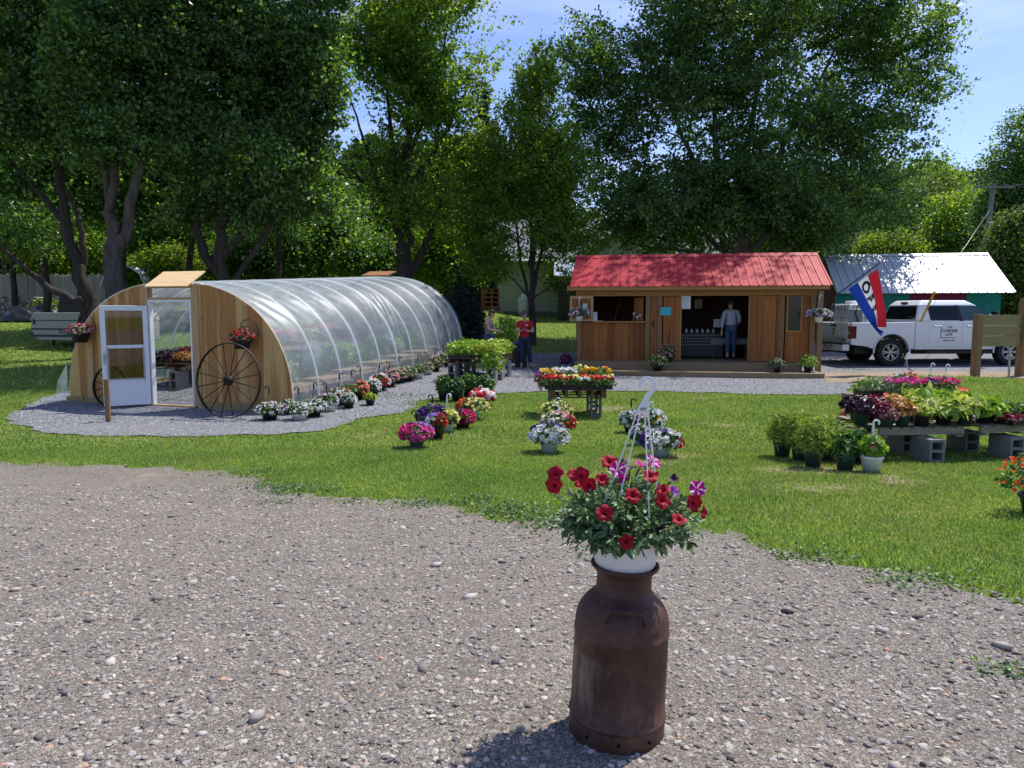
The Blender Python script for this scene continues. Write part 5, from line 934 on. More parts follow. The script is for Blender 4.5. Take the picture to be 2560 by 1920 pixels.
for k, (u, lab) in enumerate([(1592, 'left'), (1599, 'middle'), (1584, 'front')]): j = thing('jar', 'small glass jar with a white lid at the right end of the stall counter', 'jar', sw(sx(u, .0), .02 + .06 * k, CH + .035), SRZ, 'jars on the stall counter'); mb = MB(); mb.lathe([(.01, 0), (.04, 0), (.04, .09 + .05 * k), (.03, .11 + .05 * k)], 12); mb.build('body', M('amber_glass', (.25, .14, .08), .2), j); mb = MB(); mb.lathe([(.042, .11 + .05 * k), (.042, .14 + .05 * k), (.001, .14 + .05 * k)], 12); mb.build('lid', WHITEP, j)
j = thing('card_stand', 'small white card stand at the left end of the stall counter', 'card stand', sw(sx(1487, 0), -.02, CH + .035), SRZ); mb = MB(); mb.beam((0, 0, 0), (0, .06, .26), .12, .006, 0, (0, 1, 0)); mb.bb((-.02, -.06, 0), (.22, .02, .012)); mb.build('card', PAPER, j)
j = thing('broom', 'pole leaning on the back wall seen through the counter opening', 'pole', sw(sx(1512, 1.5), 1.5, 0), SRZ); mb = MB(); mb.tube([(0, 0, 0), (.42, .9, 1.75)], .014, 6); mb.build('shaft', PINE, j)
def onstall(u, yl, z, lab, R, H, leaf, cols, pm, hk, hh, seed, nb=70, bs=.055, pr=.13, hang=False, low=-.5):
    loc = sw(sx(u, yl), yl, z); return basket(lab, loc, pr, .14, pm, R, H, leaf, cols, hk, hh, None, 330, nb, bs, .06, seed, low, 'hanging_basket' if hang else 'flower_pot', 'hanging basket' if hang else 'flower pot')
onstall(1447, -.50, sz(803, 1447, -.5), 'pale flowered basket in a white pot hanging at the left end of the red roof', .30, .17, L_GREY, [(C_LPINK, 1), (C_WHITE, 2)], WHITEP, WHITEP, .68, 201, 60, .06, .11, True)
onstall(2044, -.46, sz(806, 2044, -.46), 'lilac flowered basket in a white pot hanging at the right end of the red roof', .34, .17, L_POT, [(C_LILW, 3), (C_LILAC, .3)], WHITEP, WHITEP, .74, 202, 130, .06, .11, True)
onstall(1670, -.60, -.018, 'tall pink flowered pot on the porch beside the doorway', .24, .27, L_HERB, [(C_LPINK, 1)], BLACKP, IRON, .75, 203, 60, .05, .15)
onstall(1645, -1.40, -.21, 'wide pink flowered pot sitting on the lower porch step', .26, .22, L_HERB, [(C_LPINK, 1)], BLACKP, None, 0, 204, 30, .05, .14)
onstall(1944, -1.40, -.21, 'small spiky grey green pot on the porch step', .20, .16, L_GREY, [], BLACKP, None, 0, 205, 0, .05, .09)
onstall(2022, -1.20, -.21, 'bright green leafy pot at the sunny right end of the porch step', .25, .24, L_VEG, [], BLACKP, None, 0, 206, 0, .05, .11)
p = onG(*sw(-.3, -.1)[:2]); basket('dark hanging basket on the gravel at the left corner of the stall', p, .13, .14, PALEP, .2, .26, L_PURP, [(C_MAG, 1)], IRON, .95, None, 300, 30, .05, .06, 207)
# OPEN flag on a pole from the right corner of the stall
q0 = sw(SLN + .1, .2, sz(775, 2050, .2)); q1 = P(2200, 657, 19.6); dv = (q1 - q0)
rt = thing('open_flag', 'blue white and red OPEN flag hanging from a slanted black pole', 'flag', q0); mb = MB(); mb.tube([(0, 0, 0), tuple(dv)], .016, 8); mb.build('pole', BLACKP, rt)
HA, HB = P(2121, 723, 20.0), P(2194, 672, 19.65)         # hoist ends on the pole
def fl(u, v):                                            # u across the three stripes from the lower hoist corner, v along the fly
    h = HA.lerp(HB, u); a = P(2198, 841, 19.9); bq = P(2215, 830, 19.85); cq = P(2191, 818, 19.72); dq = P(2215, 818, 19.55)
    if u < .34: e = a.lerp(bq, u / .34)
    elif u < .66: e = bq.lerp(cq, (u - .34) / .32)
    else: e = cq.lerp(dq, (u - .66) / .34)
    p = h.lerp(e, v); s = math.sin(math.pi * v)
    p.x += .10 * s * (1 - u) * .3 + .02 * math.sin(v * 7 + u * 4) * v; p.y += .07 * math.sin(v * 5 + u * 6) * v + .10 * v * math.sin(u * math.pi * 2); p.z -= .05 * s
    if u > .66: p.x += .06 * s
    return p - q0
nu, nvv = 36, 26; mb = MB(); V = [tuple(fl(i / nu, j / nvv)) for j in range(nvv + 1) for i in range(nu + 1)]; F, Mi = [], []
for j in range(nvv):
    for i in range(nu): a = j * (nu + 1) + i; F.append((a, a + 1, a + nu + 2, a + nu + 1)); Mi.append(0 if i < 12 else 1 if i < 24 else 2)
mb.add(V, np.array(F), np.array(Mi), True); fb = mb.build('cloth', [petal('flag_deep_blue', (.012, .045, .33), None, .3), petal('flag_white', (.70, .72, .78), None, .3), petal('flag_scarlet', (.50, .018, .03), None, .3)], rt)
mb = MB()
for k, ch in enumerate("OPEN"):
    Vt, Ft = textmesh(ch, .30, .012, 0); Vt = Vt / .26
    for sgn in (-1, 1):
        W = []
        for x, y, z in Vt:
            uu = .5 + y * .36; vv = .15 + .205 * k + x * .215; uu = min(max(uu, 0), 1); vv = min(max(vv, 0), 1); p = fl(uu, vv); e1 = fl(uu + .01, vv) - p; e2 = fl(uu, vv + .01) - p; n = e1.cross(e2).normalized(); W.append(tuple(p + n * .012 * sgn))
        mb.add(W, Ft)
mb.build('lettering', INK, fb)
# ------------------------------------------------------------ white roofed barn
bo = P(2085, 800, 28.6); bo.z = float(Z(bo.x, 28.6)); BRZ = rad(-11); bfx = Vector((math.cos(BRZ), math.sin(BRZ), 0)); bay_ = Vector((-math.sin(BRZ), math.cos(BRZ), 0))
barn = thing('barn', 'low barn with a white ribbed roof and teal and maroon walls', 'barn', bo, BRZ)
def bx(u): k = (u - 1280) / FPX; return (k * bo.y - bo.x) / (bfx.x - k * bfx.y)
BE = P(2090, 729, 28.6).z - bo.z; BR = P(2270, 641, 31).z - bo.z; b1, b2, b3 = bx(2267), bx(2408), bx(2494)
TEALW = M('teal_painted_board', (.012, .17, .125), .7, .2, 3, 0, 0, .2, .1); MAR = M('maroon_painted_board', (.13, .012, .035), .7, .2, 3, 0, 0, .2, .1)
for nm, xa, xb, mt in (('teal_wall_panel', 0, b1, TEALW), ('maroon_wall_panel', b1, b2, MAR), ('teal_wall_panel', b2, b3, TEALW)): mb = MB(); boards(mb, xa, xb, -.3, BE + .05, -.03, .0, .3, 3); mb.build(nm, mt, barn)
mb = MB(); mb.prism([(0, -.3), (4.4, -.3), (4.4, BE), (2.2, BR - .08), (0, BE)], -.03, -.001, 'yz'); mb.build('gable_wall', MAR, barn); mb = MB(); mb.prism([(0, -.3), (4.4, -.3), (4.4, BE), (2.2, BR - .08), (0, BE)], b3 - .03, b3, 'yz'); mb.build('gable_wall', TEALW, barn)
ribbed_roof(barn, .0, bx(2518), -.4, 4.8, 2.2, BE - .08, BR, M('white_roof_metal', (.50, .53, .57), .4, .05, 2, 0, 0, .4), .30, .03)
# ------------------------------------------------------------ pickup truck
WP = M('white_car_paint', (.74, .75, .76), .25, .03, 2, 0, 0, .5); DARKG = M('tinted_glass', (.010, .011, .013), .08, .05, 3, 0, 0, .35); TYRE = M('tyre_rubber', (.022, .021, .02), .85, .2, 20); RIMM = M('wheel_alloy', (.42, .42, .42), .35, .1, 10, 0, .8); BLK = M('black_trim', (.02, .02, .022), .5, .1); CHR = M('chrome', (.6, .61, .62), .15, .03, 5, 0, .9)
def dirtpaint():
    t = NT('dusty_white_paint'); s = t.n.new("ShaderNodeSeparateXYZ"); t.l.new(t.n.new("ShaderNodeTexCoord").outputs['Object'], s.inputs[0]); mm = t.n.new("ShaderNodeMath"); mm.operation = 'MULTIPLY_ADD'; mm.inputs[1].default_value = -1.1; mm.inputs[2].default_value = 1.15
    t.l.new(s.outputs[2], mm.inputs[0]); n = t.noise(4, 5, .65); m2 = t.n.new("ShaderNodeMath"); m2.operation = 'MULTIPLY'; t.l.new(mm.outputs[0], m2.inputs[0]); t.l.new(n, m2.inputs[1]); m2.use_clamp = True
    return t.fin(t.mix(m2.outputs[0], (.74, .75, .76), (.40, .35, .28)), .28, 0, .5)
WP = dirtpaint()
TRZ = rad(4); tq = Vector((10.17, 22.3, 0)); tl = Matrix.Rotation(TRZ, 3, 'Z') @ Vector((0, 1.0, 0)) + tq; tl.z = float(Z(12.5, 22.6)) - .0
tk = thing('pickup_truck', 'white crew cab pickup with a farm store logo on its rear door', 'pickup', tl, TRZ)
def arc(cx, cz, r, a0, a1, n=14): return [(cx + r * math.cos(rad(a0 + (a1 - a0) * i / (n - 1))), cz + r * math.sin(rad(a0 + (a1 - a0) * i / (n - 1)))) for i in range(n)]
RA, FA, WR = 1.32, 5.13, .425
bedp = [(.05, .66), (.02, 1.0), (.04, 1.32), (2.03, 1.34), (2.03, .52)] + arc(RA, .44, .55, 8, 172) + [(.55, .60)]
for sgn in (-1, 1): mb = MB(); mb.prism(bedp, sgn * 1.0, sgn * .86); bevel(mb.build('bed_side', WP, tk), .02)
for sgn in (-1, 1): mb = MB(); pts = [(x, sgn * 1.005, z) for x, z in arc(RA, .44, .565, -4, 184, 18)]; mb.tube(pts, .03, 6); mb.build('fender_lip', WP, tk); mb = MB(); pts = [(x, sgn * .985, z) for x, z in arc(FA, .44, .565, -4, 184, 18)]; mb.tube(pts, .03, 6); mb.build('fender_lip', WP, tk)
mb = MB(); mb.bb((.06, -.86, .74), (2.03, .86, .80)); mb.bb((1.98, -.86, .80), (2.03, .86, 1.34)); mb.build('bed_floor', BLK, tk)
mb = MB(); mb.bb((.4, -.55, .35), (5.6, .55, .60)); mb.build('chassis', BLK, tk)
mb = MB(); mb.bb((.0, -.855, .70), (.06, .855, 1.31)); mb.bb((-.012, -.80, .86), (.0, .80, 1.16)); tgm = bevel(mb.build('tailgate', WP, tk), .012)
mb = MB(); mb.bb((-.02, -.16, 1.20), (-.002, .16, 1.25)); mb.build('handle', BLK, tgm)
mb = MB(); sh_ = [(-.075, .09), (.075, .09), (.085, .02), (.0, -.11), (-.085, .02)]; mb.prism([(y, 1.03 + z) for y, z in sh_], -.026, -.013, 'yz'); mb.build('emblem', BLK, tgm); mb = MB(); hd = [(-.03, .06), (.03, .06), (.02, -.02), (0, -.08), (-.02, -.02)]; mb.prism([(y, 1.03 + z) for y, z in hd], -.031, -.027, 'yz'); mb.tube([(-.029, -.035, 1.08), (-.029, -.065, 1.06), (-.029, -.055, 1.02)], .009, 5); mb.tube([(-.029, .035, 1.08), (-.029, .065, 1.06), (-.029, .055, 1.02)], .009, 5); mb.build('emblem_head', CHR, tgm)
Vt, Ft = textmesh('4X4', .085, .002); mb = MB(); mb.add([(-.016 - z, -x - .62, y + .80) for x, y, z in Vt], Ft); mb.build('lettering', BLK, tgm)
LRED = M('tail_lamp_red', (.10, .004, .007), .2, .1, 9, 0, 0, .5)
for sgn in (-1, 1): mb = MB(); mb.bb((-.005, sgn * .862, .84), (.20, sgn * 1.012, 1.22)); tlm = bevel(mb.build('tail_lamp', LRED, tk), .015); mb = MB(); mb.bb((-.009, sgn * .885, .96), (.01, sgn * .985, 1.06)); mb.build('lamp_lens', M('clear_lens', (.55, .4, .4), .2), tlm)
mb = MB(); mb.bb((-.20, -.96, .47), (.02, -.34, .67)); mb.bb((-.20, .34, .47), (.02, .96, .67)); mb.bb((-.16, -.339, .46), (.02, .339, .58)); bp = bevel(mb.build('rear_bumper', WP, tk), .025); mb = MB(); mb.bb((-.205, -.95, .66), (.0, .95, .685)); mb.build('step_pad', BLK, bp); mb = MB(); mb.bb((-.175, -.15, .50), (-.162, .15, .65)); mb.build('licence_plate', M('plate_white', (.5, .5, .48), .5), bp); mb = MB(); mb.bb((-.34, -.04, .40), (.1, .04, .46)); mb.build('tow_hitch', BLK, bp)
cabp = [(2.06, .50), (2.06, 1.36), (4.75, 1.37), (5.92, 1.30), (6.04, 1.12), (6.06, .55)] + arc(FA, .44, .55, 8, 172) + [(4.5, .50)]
mb = MB(); mb.prism(cabp, -.985, .985); bevel(mb.build('cab_body', WP, tk), .03)
CA = np.array([(2.10, -.94, 1.36), (4.85, -.94, 1.36), (4.85, .94, 1.36), (2.10, .94, 1.36), (2.24, -.80, 1.86), (4.02, -.80, 1.87), (4.02, .80, 1.87), (2.24, .80, 1.86), (2.38, -.68, 2.0), (3.80, -.68, 2.0), (3.80, .68, 2.0), (2.38, .68, 2.0)])
mb = MB(); mb.add(CA, [(0, 1, 5, 4), (1, 2, 6, 5), (2, 3, 7, 6), (3, 0, 4, 7), (4, 5, 9, 8), (5, 6, 10, 9), (6, 7, 11, 10), (7, 4, 8, 11), (8, 9, 10, 11), (0, 3, 2, 1)]); bevel(mb.build('cab_roof', WP, tk), .05, 3)
def onface(f, pts, off=.008):
    A, B, Cc, D = [Vector(CA[i]) for i in f]; n = (B - A).cross(D - A).normalized(); return [tuple(A.lerp(B, u).lerp(D.lerp(Cc, u), v) + n * off) for u, v in pts]
def pane(name, f, pts, mat=DARKG, off=.008, par=tk): mb = MB(); a = onface(f, pts, off); b = onface(f, pts, off - .006); k = len(a); mb.add(a + b, [tuple(range(k)), tuple(range(2 * k - 1, k - 1, -1))] + [(i, i + k, (i + 1) % k + k, (i + 1) % k) for i in range(k)]); return mb.build(name, mat, par)
pane('rear_window', (3, 0, 4, 7), [(.04, .10), (.96, .10), (.95, .93), (.05, .93)])
NS = (0, 1, 5, 4); FS = (3, 7, 6, 2)
mb = MB(); mb.bb((2.50, -.997, .60), (3.52, -.984, 1.355)); rdoor = bevel(mb.build('rear_door', WP, tk), .006); mb = MB(); mb.bb((3.54, -.997, .60), (4.62, -.984, 1.355)); fdoor = bevel(mb.build('front_door', WP, tk), .006)
pane('side_window', NS, [(.165, .06), (.50, .06), (.615, .93), (.14, .93)], DARKG, .010, rdoor); pane('side_window', NS, [(.545, .06), (.90, .06), (.985, .45), (.985, .92), (.67, .93)], M('clear_car_glass', (.045, .095, .09), .08, .3, 4, 0, 0, .4), .010, fdoor); pane('door_pillar', NS, [(.50, .02), (.545, .02), (.67, .96), (.615, .96)], BLK, .011, rdoor)
pane('windscreen', (1, 2, 6, 5), [(.05, .08), (.95, .08), (.94, .94), (.06, .94)])
A3 = [(4.85, .94)]; 
mb = MB(); mb.bb((2.14, .90, 1.42), (4.7, .95, 1.44)); mb.build('far_window_sill', BLK, tk)
for dr, x in ((rdoor, 2.72), (fdoor, 3.78)): mb = MB(); mb.tube([(x - .13, -1.0, 1.22), (x - .12, -1.035, 1.22), (x + .12, -1.035, 1.22), (x + .13, -1.0, 1.22)], .018, 6); mb.build('handle', WP, dr)
mb = MB(); INKB = M('navy_lettering', (.04, .045, .07), .5, .05)
for txt, s, z, bo_ in (('THE', .085, 1.175, .0015), ('CORNER', .125, 1.07, .003), ('LOT', .115, .955, .003), ('FARM STORE', .062, .775, .001)):
    Vt, Ft = textmesh(txt, s, bo_, .0005); mb.add([(3.12 + x * 1.05, -1.0005 - z_, z + y) for x, y, z_ in Vt], Ft)
mb.bb((2.845, -1.001, .855), (2.862, -.998, 1.25)); mb.bb((2.862, -1.001, .855), (3.36, -.998, .872)); mb.build('lettering', INKB, rdoor)
mb = MB(); mb.box((2.27, 0, 1.93), (.05, .32, .05), rotm(0, 0, -.3)); mb.build('brake_lamp', LRED, tk)
mb = MB(); mb.bb((2.4, -1.02, .40), (4.5, -.86, .46)); mb.build('side_step', BLK, tk); mb = MB(); mb.bb((2.4, .86, .40), (4.5, 1.02, .46)); mb.build('side_step', BLK, tk)
mb = MB(); mb.tube([(4.35, -.95, 1.42), (4.38, -1.1, 1.45)], .025, 6); mb.box((4.40, -1.18, 1.52), (.08, .2, .30)); bevel(mb.build('mirror', BLK, tk), .02)
for x in (RA, FA):
    for sgn in (-1, 1):
        w = bpy.data.objects.new('wheel', None); COL.objects.link(w); w.parent = tk; w.location = (x, sgn * .83, WR); R_ = rotm(0, rad(90) * (1 if sgn < 0 else -1))
        mb = MB(); mb.lathe([(.25, -.13), (.39, -.14), (WR - .01, -.11), (WR, -.05), (WR, .05), (WR - .01, .11), (.39, .14), (.25, .13), (.24, 0), (.25, -.13)], 36, (0, 0, 0), 0, True, 1, 1, R_)
        for k in range(26): a = 2 * math.pi * k / 26; mb.box((math.cos(a) * (WR + .002), sgn * .07, math.sin(a) * (WR + .002)), (.035, .09, .02), rotm(0, 0, -a + math.pi / 2))
        mb.build('tyre', TYRE, w); mb = MB(); mb.lathe([(.255, .13), (.25, .10), (.23, .05), (.02, .04)], 28, (0, 0, 0), 0, True, 1, 1, R_); mb.build('wheel_well_disc', BLK, w)
        mb = MB(); mb.lathe([(.258, .12), (.262, .135), (.24, .14), (.235, .11)], 32, (0, 0, 0), 0, True, 1, 1, R_); mb.lathe([(.001, .125), (.06, .125), (.07, .11)], 16, (0, 0, 0), 0, True, 1, 1, R_)
        for k in range(6):
            for d in (-.16, .16): a = 2 * math.pi * k / 6; mb.beam((math.cos(a) * .05, sgn * .118, math.sin(a) * .05), (math.cos(a + d) * .245, sgn * .125, math.sin(a + d) * .245), .03, .02, 0, (0, 1, 0))
        mb.build('rim', RIMM, w)
# caged water tank in the truck bed
tp = Matrix.Rotation(TRZ, 3, 'Z') @ Vector((.88, .25, .80)) + tl; tk2 = thing('water_tank', 'white caged plastic water tank standing in the truck bed', 'water tank', tp, TRZ); mb = MB(); mb.box((0, 0, .60), (1.10, .95, 1.02)); bevel(mb.build('tank', M('milky_plastic', (.70, .70, .66), .4, .05), tk2), .10, 3)
mb = MB(); mb.lathe([(.18, 1.10), (.18, 1.17), (.16, 1.19), (.001, 1.19)], 16, (-.2, 0, 0)); mb.build('cap', WHITEP, tk2)
mb = MB()
for z in (.10, .37, .64, .92, 1.10):
    mb.tube([(-.575, -.505, z), (.575, -.505, z), (.575, .505, z), (-.575, .505, z)], .012, 5, closed=True)
for i in range(7): x = -.575 + 1.15 * i / 6; mb.tube([(x, -.505, .0), (x, -.505, 1.10)], .010, 5); mb.tube([(x, .505, .0), (x, .505, 1.10)], .010, 5)
for i in range(1, 5): y = -.505 + 1.01 * i / 5; mb.tube([(-.575, y, 0), (-.575, y, 1.1)], .010, 5); mb.tube([(.575, y, 0), (.575, y, 1.1)], .010, 5)
mb.build('cage', STEEL, tk2); mb = MB(); mb.bb((-.54, -.522, .30), (-.12, -.516, .92)); mb.build('label_plate', M('grey_plate', (.16, .17, .19), .5, .1), tk2); mb = MB(); mb.tube([(-.25, -.53, 1.12), (-.36, -.56, .8), (-.2, -.55, .4), (-.28, -.54, .1)], .018, 6); mb.build('hose', BLK, tk2)
# ------------------------------------------------------------ unfinished plank sign, stake
sb = G(2437, 943); sr = G(2545, 946); sdv = Vector((P(2545, 946, sb.y + .55).x - sb.x, .55, 0)); srz = math.atan2(sdv.y, sdv.x); SL = sdv.length
sg = thing('plank_sign', 'unfinished blank wooden plank sign between two square posts', 'sign', sb, srz)
zt = P(2449, 786, sb.y).z - sb.z; zb_ = P(2449, 867, sb.y).z - sb.z
mb = MB(); mb.bb((-.09, -.08, -.2), (.09, .08, zt)); bevel(mb.build('post', PTV, sg), .008)
mb = MB(); mb.bb((SL - .02, -.10, -.3), (SL + .20, .10, zt + .42)); bevel(mb.build('post', PTV, sg), .008)
for k in range(3): h3 = (zt - .01 - zb_) / 3; mb = MB(); mb.bb((.091, -.02, zb_ + h3 * k + .004), (SL - .021, .02, zb_ + h3 * (k + 1) - .004)); bevel(mb.build('plank', PTB, sg), .005)
b = G(2523, 946); rt = thing('metal_stake', 'thin grey metal stake in the grass in front of the plank sign', 'stake', b); mb = MB(); hh = P(2519, 868, b.y).z - b.z; mb.beam((0, 0, -.1), (-.03, 0, hh), .045, .012); mb.beam((-.018, .012, -.1), (-.048, .012, hh), .008, .03); mb.build('channel', STEEL, rt)
# ------------------------------------------------------------ utility pole, wires, guy
ub = P(2447, 700, 46); ub.z = float(Z(ub.x, 46)); utop = P(2484, 460, 47); up = thing('utility_pole', 'weathered grey utility pole with a crossarm behind the white roofed barn', 'utility pole', ub)
t_ = utop - ub; mb = MB(); mb.tube([(0, 0, 0), tuple(t_)], [.19, .13], 10); GW = wood('grey_pole_wood', (.13, .125, .12), (.23, .22, .21), (20, 20, 1.5), 0); mb.build('shaft', GW, up)
f1 = t_ * .97; mb = MB(); mb.beam(f1 + Vector((-1.25, -.15, .02)), f1 + Vector((1.25, -.15, .02)), .11, .13); mb.build('crossarm', GW, up)
f2 = P(2459, 604, 46) - ub; mb = MB(); mb.beam(f2 + Vector((-.1, -.2, 0)), f2 + Vector((.85, -.2, .02)), .1, .11); mb.beam(f2 + Vector((.75, -.2, 0)), f2 + Vector((.05, -.2, .65)), .05, .05); mb.beam(f2 + Vector((.5, -.2, 0)), f2 + Vector((.0, -.2, -.45)), .05, .05); mb.build('lower_arm', GW, up)
for k in (-1.15, -.55, .55, 1.15): mb = MB(); mb.lathe([(.02, .08), (.05, .10), (.03, .15), (.05, .18), (.02, .24)], 8, tuple(f1 + Vector((k, -.15, 0)))); mb.build('insulator', GREYP, up)
def wire(lab, a, b, sag, rr=.014, name='power_line'):
    a, b = Vector(a), Vector(b); rt = thing(name, lab, 'wire', a); mb = MB(); mb.tube([tuple(a.lerp(b, t) - a - Vector((0, 0, sag * 4 * t * (1 - t)))) for t in np.linspace(0, 1, 12)], rr, 4); mb.build('cable', BLACKP, rt)
T0 = ub + f1
wire('upper power line running right from the crossarm out of the photo', T0 + Vector((1.15, -.15, .22)), P(2600, 425, 40), .3); wire('second power line running right from the crossarm', T0 + Vector((.55, -.15, .22)), P(2600, 440, 40), .3)
wire('power line running left behind the huge maple from the pole middle', ub + t_ * .68, P(2100, 590, 75), .8); wire('lower cable running left from the pole above the white roof', ub + t_ * .5, P(2060, 660, 70), .9); wire('twin lower cable running left just under the other cable', ub + t_ * .52, P(2060, 650, 70), 1.2); wire('power line running right from the pole middle', ub + t_ * .68, P(2600, 500, 36), .3)
ga = G(2253, 905); gt = ub + t_ * .8; rt = thing('guy_wire', 'thin guy wire with a long yellow sleeve anchored in front of the truck', 'guy wire', ga); gd = (P(2337, 728, 21.7) - ga)
mb = MB(); mb.tube([(0, 0, -.1), tuple(gd), tuple(gt - ga)], .008, 4); mb.build('cable', STEEL, rt); mb = MB(); mb.tube([tuple(gd * .02 + Vector((0, -.015, 0))), tuple(gd + Vector((0, -.015, 0)))], .032, 8); mb.build('yellow_sleeve', M('yellow_plastic', (.62, .36, .02), .5, .1), rt)
# ------------------------------------------------------------ right hand plant tables
b0 = G(2335, 1150); PY = b0.y; q = onG(*b0[:2])
HT = .28
LONGL = (np.array([(0, 0, 0), (.20, .18, .06), (.27, .45, .10), (.16, .78, .04), (0, 1.05, -.10), (-.16, .78, .04), (-.27, .45, .10), (-.20, .18, .06), (0, .5, 0)]), np.array([(i, (i + 1) % 8, 8) for i in range(8)]))
THIN = (np.array([(0, 0, 0), (.10, .4, .03), (0, 1.0, -.05), (-.10, .4, .03)]), KF)
RUF = (np.array([(0, 0, 0)] + [(.52 * math.cos(a) * (1 if k % 2 else .78), .52 * math.sin(a) * (1 if k % 2 else .78), .09 * math.sin(3 * a)) for k, a in enumerate(np.linspace(0, 2 * math.pi, 10, endpoint=False))]), np.array([(0, 1 + i, 1 + (i + 1) % 10) for i in range(10)]))
def tabpt(u, yoff, z=None): y = PY + yoff; x = (u - 1280) / FPX * y / 1.0; return Vector((x, y, float(Z(x, y)) if z is None else z))
for u, dy, lab in [(2332, .0, 'cinder block under the joint of the two right hand pallets'), (2262, .75, 'cinder block at the rear of the grey left pallet on the right'), (2420, .85, 'cinder block at the rear between the legs of the right pallet table'), (2532, .22, 'cinder block under the right end of the right pallet table'), (2165, .1, 'cinder block hidden by ferny plants under the left end of the right table')]:
    p = tabpt(u, dy); cinder(lab, p, .12, 'cinder blocks under the right hand plant table', .20, .36, HT)
zt = q.z + HT + .016
cx = tabpt(2252, .55, zt); pallet('weathered grey pallet with a pale front stringer on the right, left one of two', cx, rad(5), 1.10, 1.05, .105, PALLET, 'pallets of the right hand plant table', 'y', 8)
cx2 = tabpt(2470, .75, zt + .006); pallet('weathered brown pallet at the right edge of the photo, right one of two', cx2, rad(16), 1.22, 1.05, .105, PALLET, 'pallets of the right hand plant table', 'y', 8)
TT = zt + .107
PL = [ # label,u,dy,R,H,leaf,tpl,leaf size,n,pot,potR,potH
 ('glossy dark purple coral bells at the front left of the right table', 2160, .20, .19, .20, L_PURP, RUF, .085, 260, GREENP, .10, .17), ('burgundy coral bells beside the dark purple one on the right table', 2212, .12, .17, .17, L_BURG, RUF, .08, 220, GREENP, .09, .15), ('silvery pink coral bells at the front of the right table', 2225, .05, .13, .15, L_PINKL, RUF, .075, 170, GREENP, .09, .13), ('caramel coral bells in a green pot on the right table', 2265, .12, .16, .17, L_CARA, RUF, .075, 220, GREENP, .095, .17), ('lime coral bells in front of the hostas on the right table', 2312, .14, .15, .16, L_LIME, RUF, .075, 200, BLACKP, .10, .17),
 ('dark purple coral bells in the second row at the left of the right table', 2150, .62, .20, .24, L_PURP, RUF, .085, 260, BLACKP, .10, .17), ('wine red coral bells in the second row of the right table', 2195, .58, .17, .22, L_BURG, RUF, .08, 220, BLACKP, .10, .17), ('amber coral bells in the second row of the right table', 2240, .58, .18, .21, L_CARA, RUF, .08, 220, BLACKP, .10, .17), ('yellow green coral bells in the second row of the right table', 2285, .62, .18, .21, L_LIME, RUF, .08, 220, BLACKP, .10, .17),
 ('variegated hosta in a black pot at the joint of the right pallets', 2368, .25, .25, .20, L_HOSTA, LONGL, .20, 90, BLACKP, .105, .19), ('broad leaved hosta in a dark pot right of the joint of the pallets', 2420, .30, .24, .19, L_HOSTA, LONGL, .20, 90, GREENP, .105, .19), ('yellow green hosta in the rightmost large pot of the right table', 2470, .36, .24, .17, L_VEG, LONGL, .19, 80, BLACKP, .105, .19), ('tall pointed hosta at the back of the right table', 2300, .95, .26, .28, L_HOSTA, LONGL, .24, 90, BLACKP, .11, .2), ('green hosta at the back middle of the right table', 2350, .98, .26, .26, L_VEG, LONGL, .22, 90, BLACKP, .11, .2), ('pale edged hosta at the back right of the right table', 2400, .95, .25, .23, L_HOSTA, LONGL, .22, 90, BLACKP, .11, .2), ('small blue green hosta beside the black trays of the right table', 2497, .55, .16, .14, L_HERB, LONGL, .12, 80, BLACKP, .09, .15)]
for k, (lab, u, dy, R, H, lf, tpl, ls, n, pm, pr, ph) in enumerate(PL):
    ho_ = 'hosta' in lab; basket(lab, tabpt(u, dy, TT), pr, ph * .9, pm, R, min(H, .20) * (.50 if ho_ else .74), lf, (), None, 0, 'leafy perennials on the right hand table', int(n * 2.4) if ho_ else int(n * 1.5), 0, .05, ls * (.68 if ho_ else .85), 300 + k, -.25, 'potted_perennial', 'potted plant', tpl=tpl)
loc = tabpt(2408, .85, TT); rt = thing('gerbera_plant', 'red gerbera daisies on tall stalks above the hostas of the right table', 'flower', loc); mb = MB(); pot(mb, .08, .12); mb.build('pot', BLACKP, rt); mb = MB(); fm = MB()
for u, v in ((2402, 972), (2413, 974), (2392, 988), (2426, 995), (2215, 986)): e = P(u, v, loc.y) - loc; mb.tube([(0, 0, .1), (e.x * .6, 0, e.z * .6), tuple(e)], .005, 5); fm.cards(DAIV, DAIF, [tuple(e)], frames(np.array([(0, -.6, .8)]), np.random.default_rng(int(u))), .085)
mb.build('stalks', L_VEG, rt); fm.build('blooms', petal('gerbera_red', (.75, .05, .03)), rt)
for k, (u, dy, lf, lh, lab) in enumerate([(2522, .35, L_BURG, .06, 'black tray of small red succulents at the right end of the right table'), (2560, .75, L_HERB, .12, 'black tray of low green plants at the far right of the right table'), (2545, .95, L_PURP, .07, 'black tray of dark seedlings behind the red succulents')]): tray(lab, tabpt(u, dy, TT), rad(16), .28, .5, lf, lh, 260, .045, (), 0, .05, None, 330 + k, h=.07)
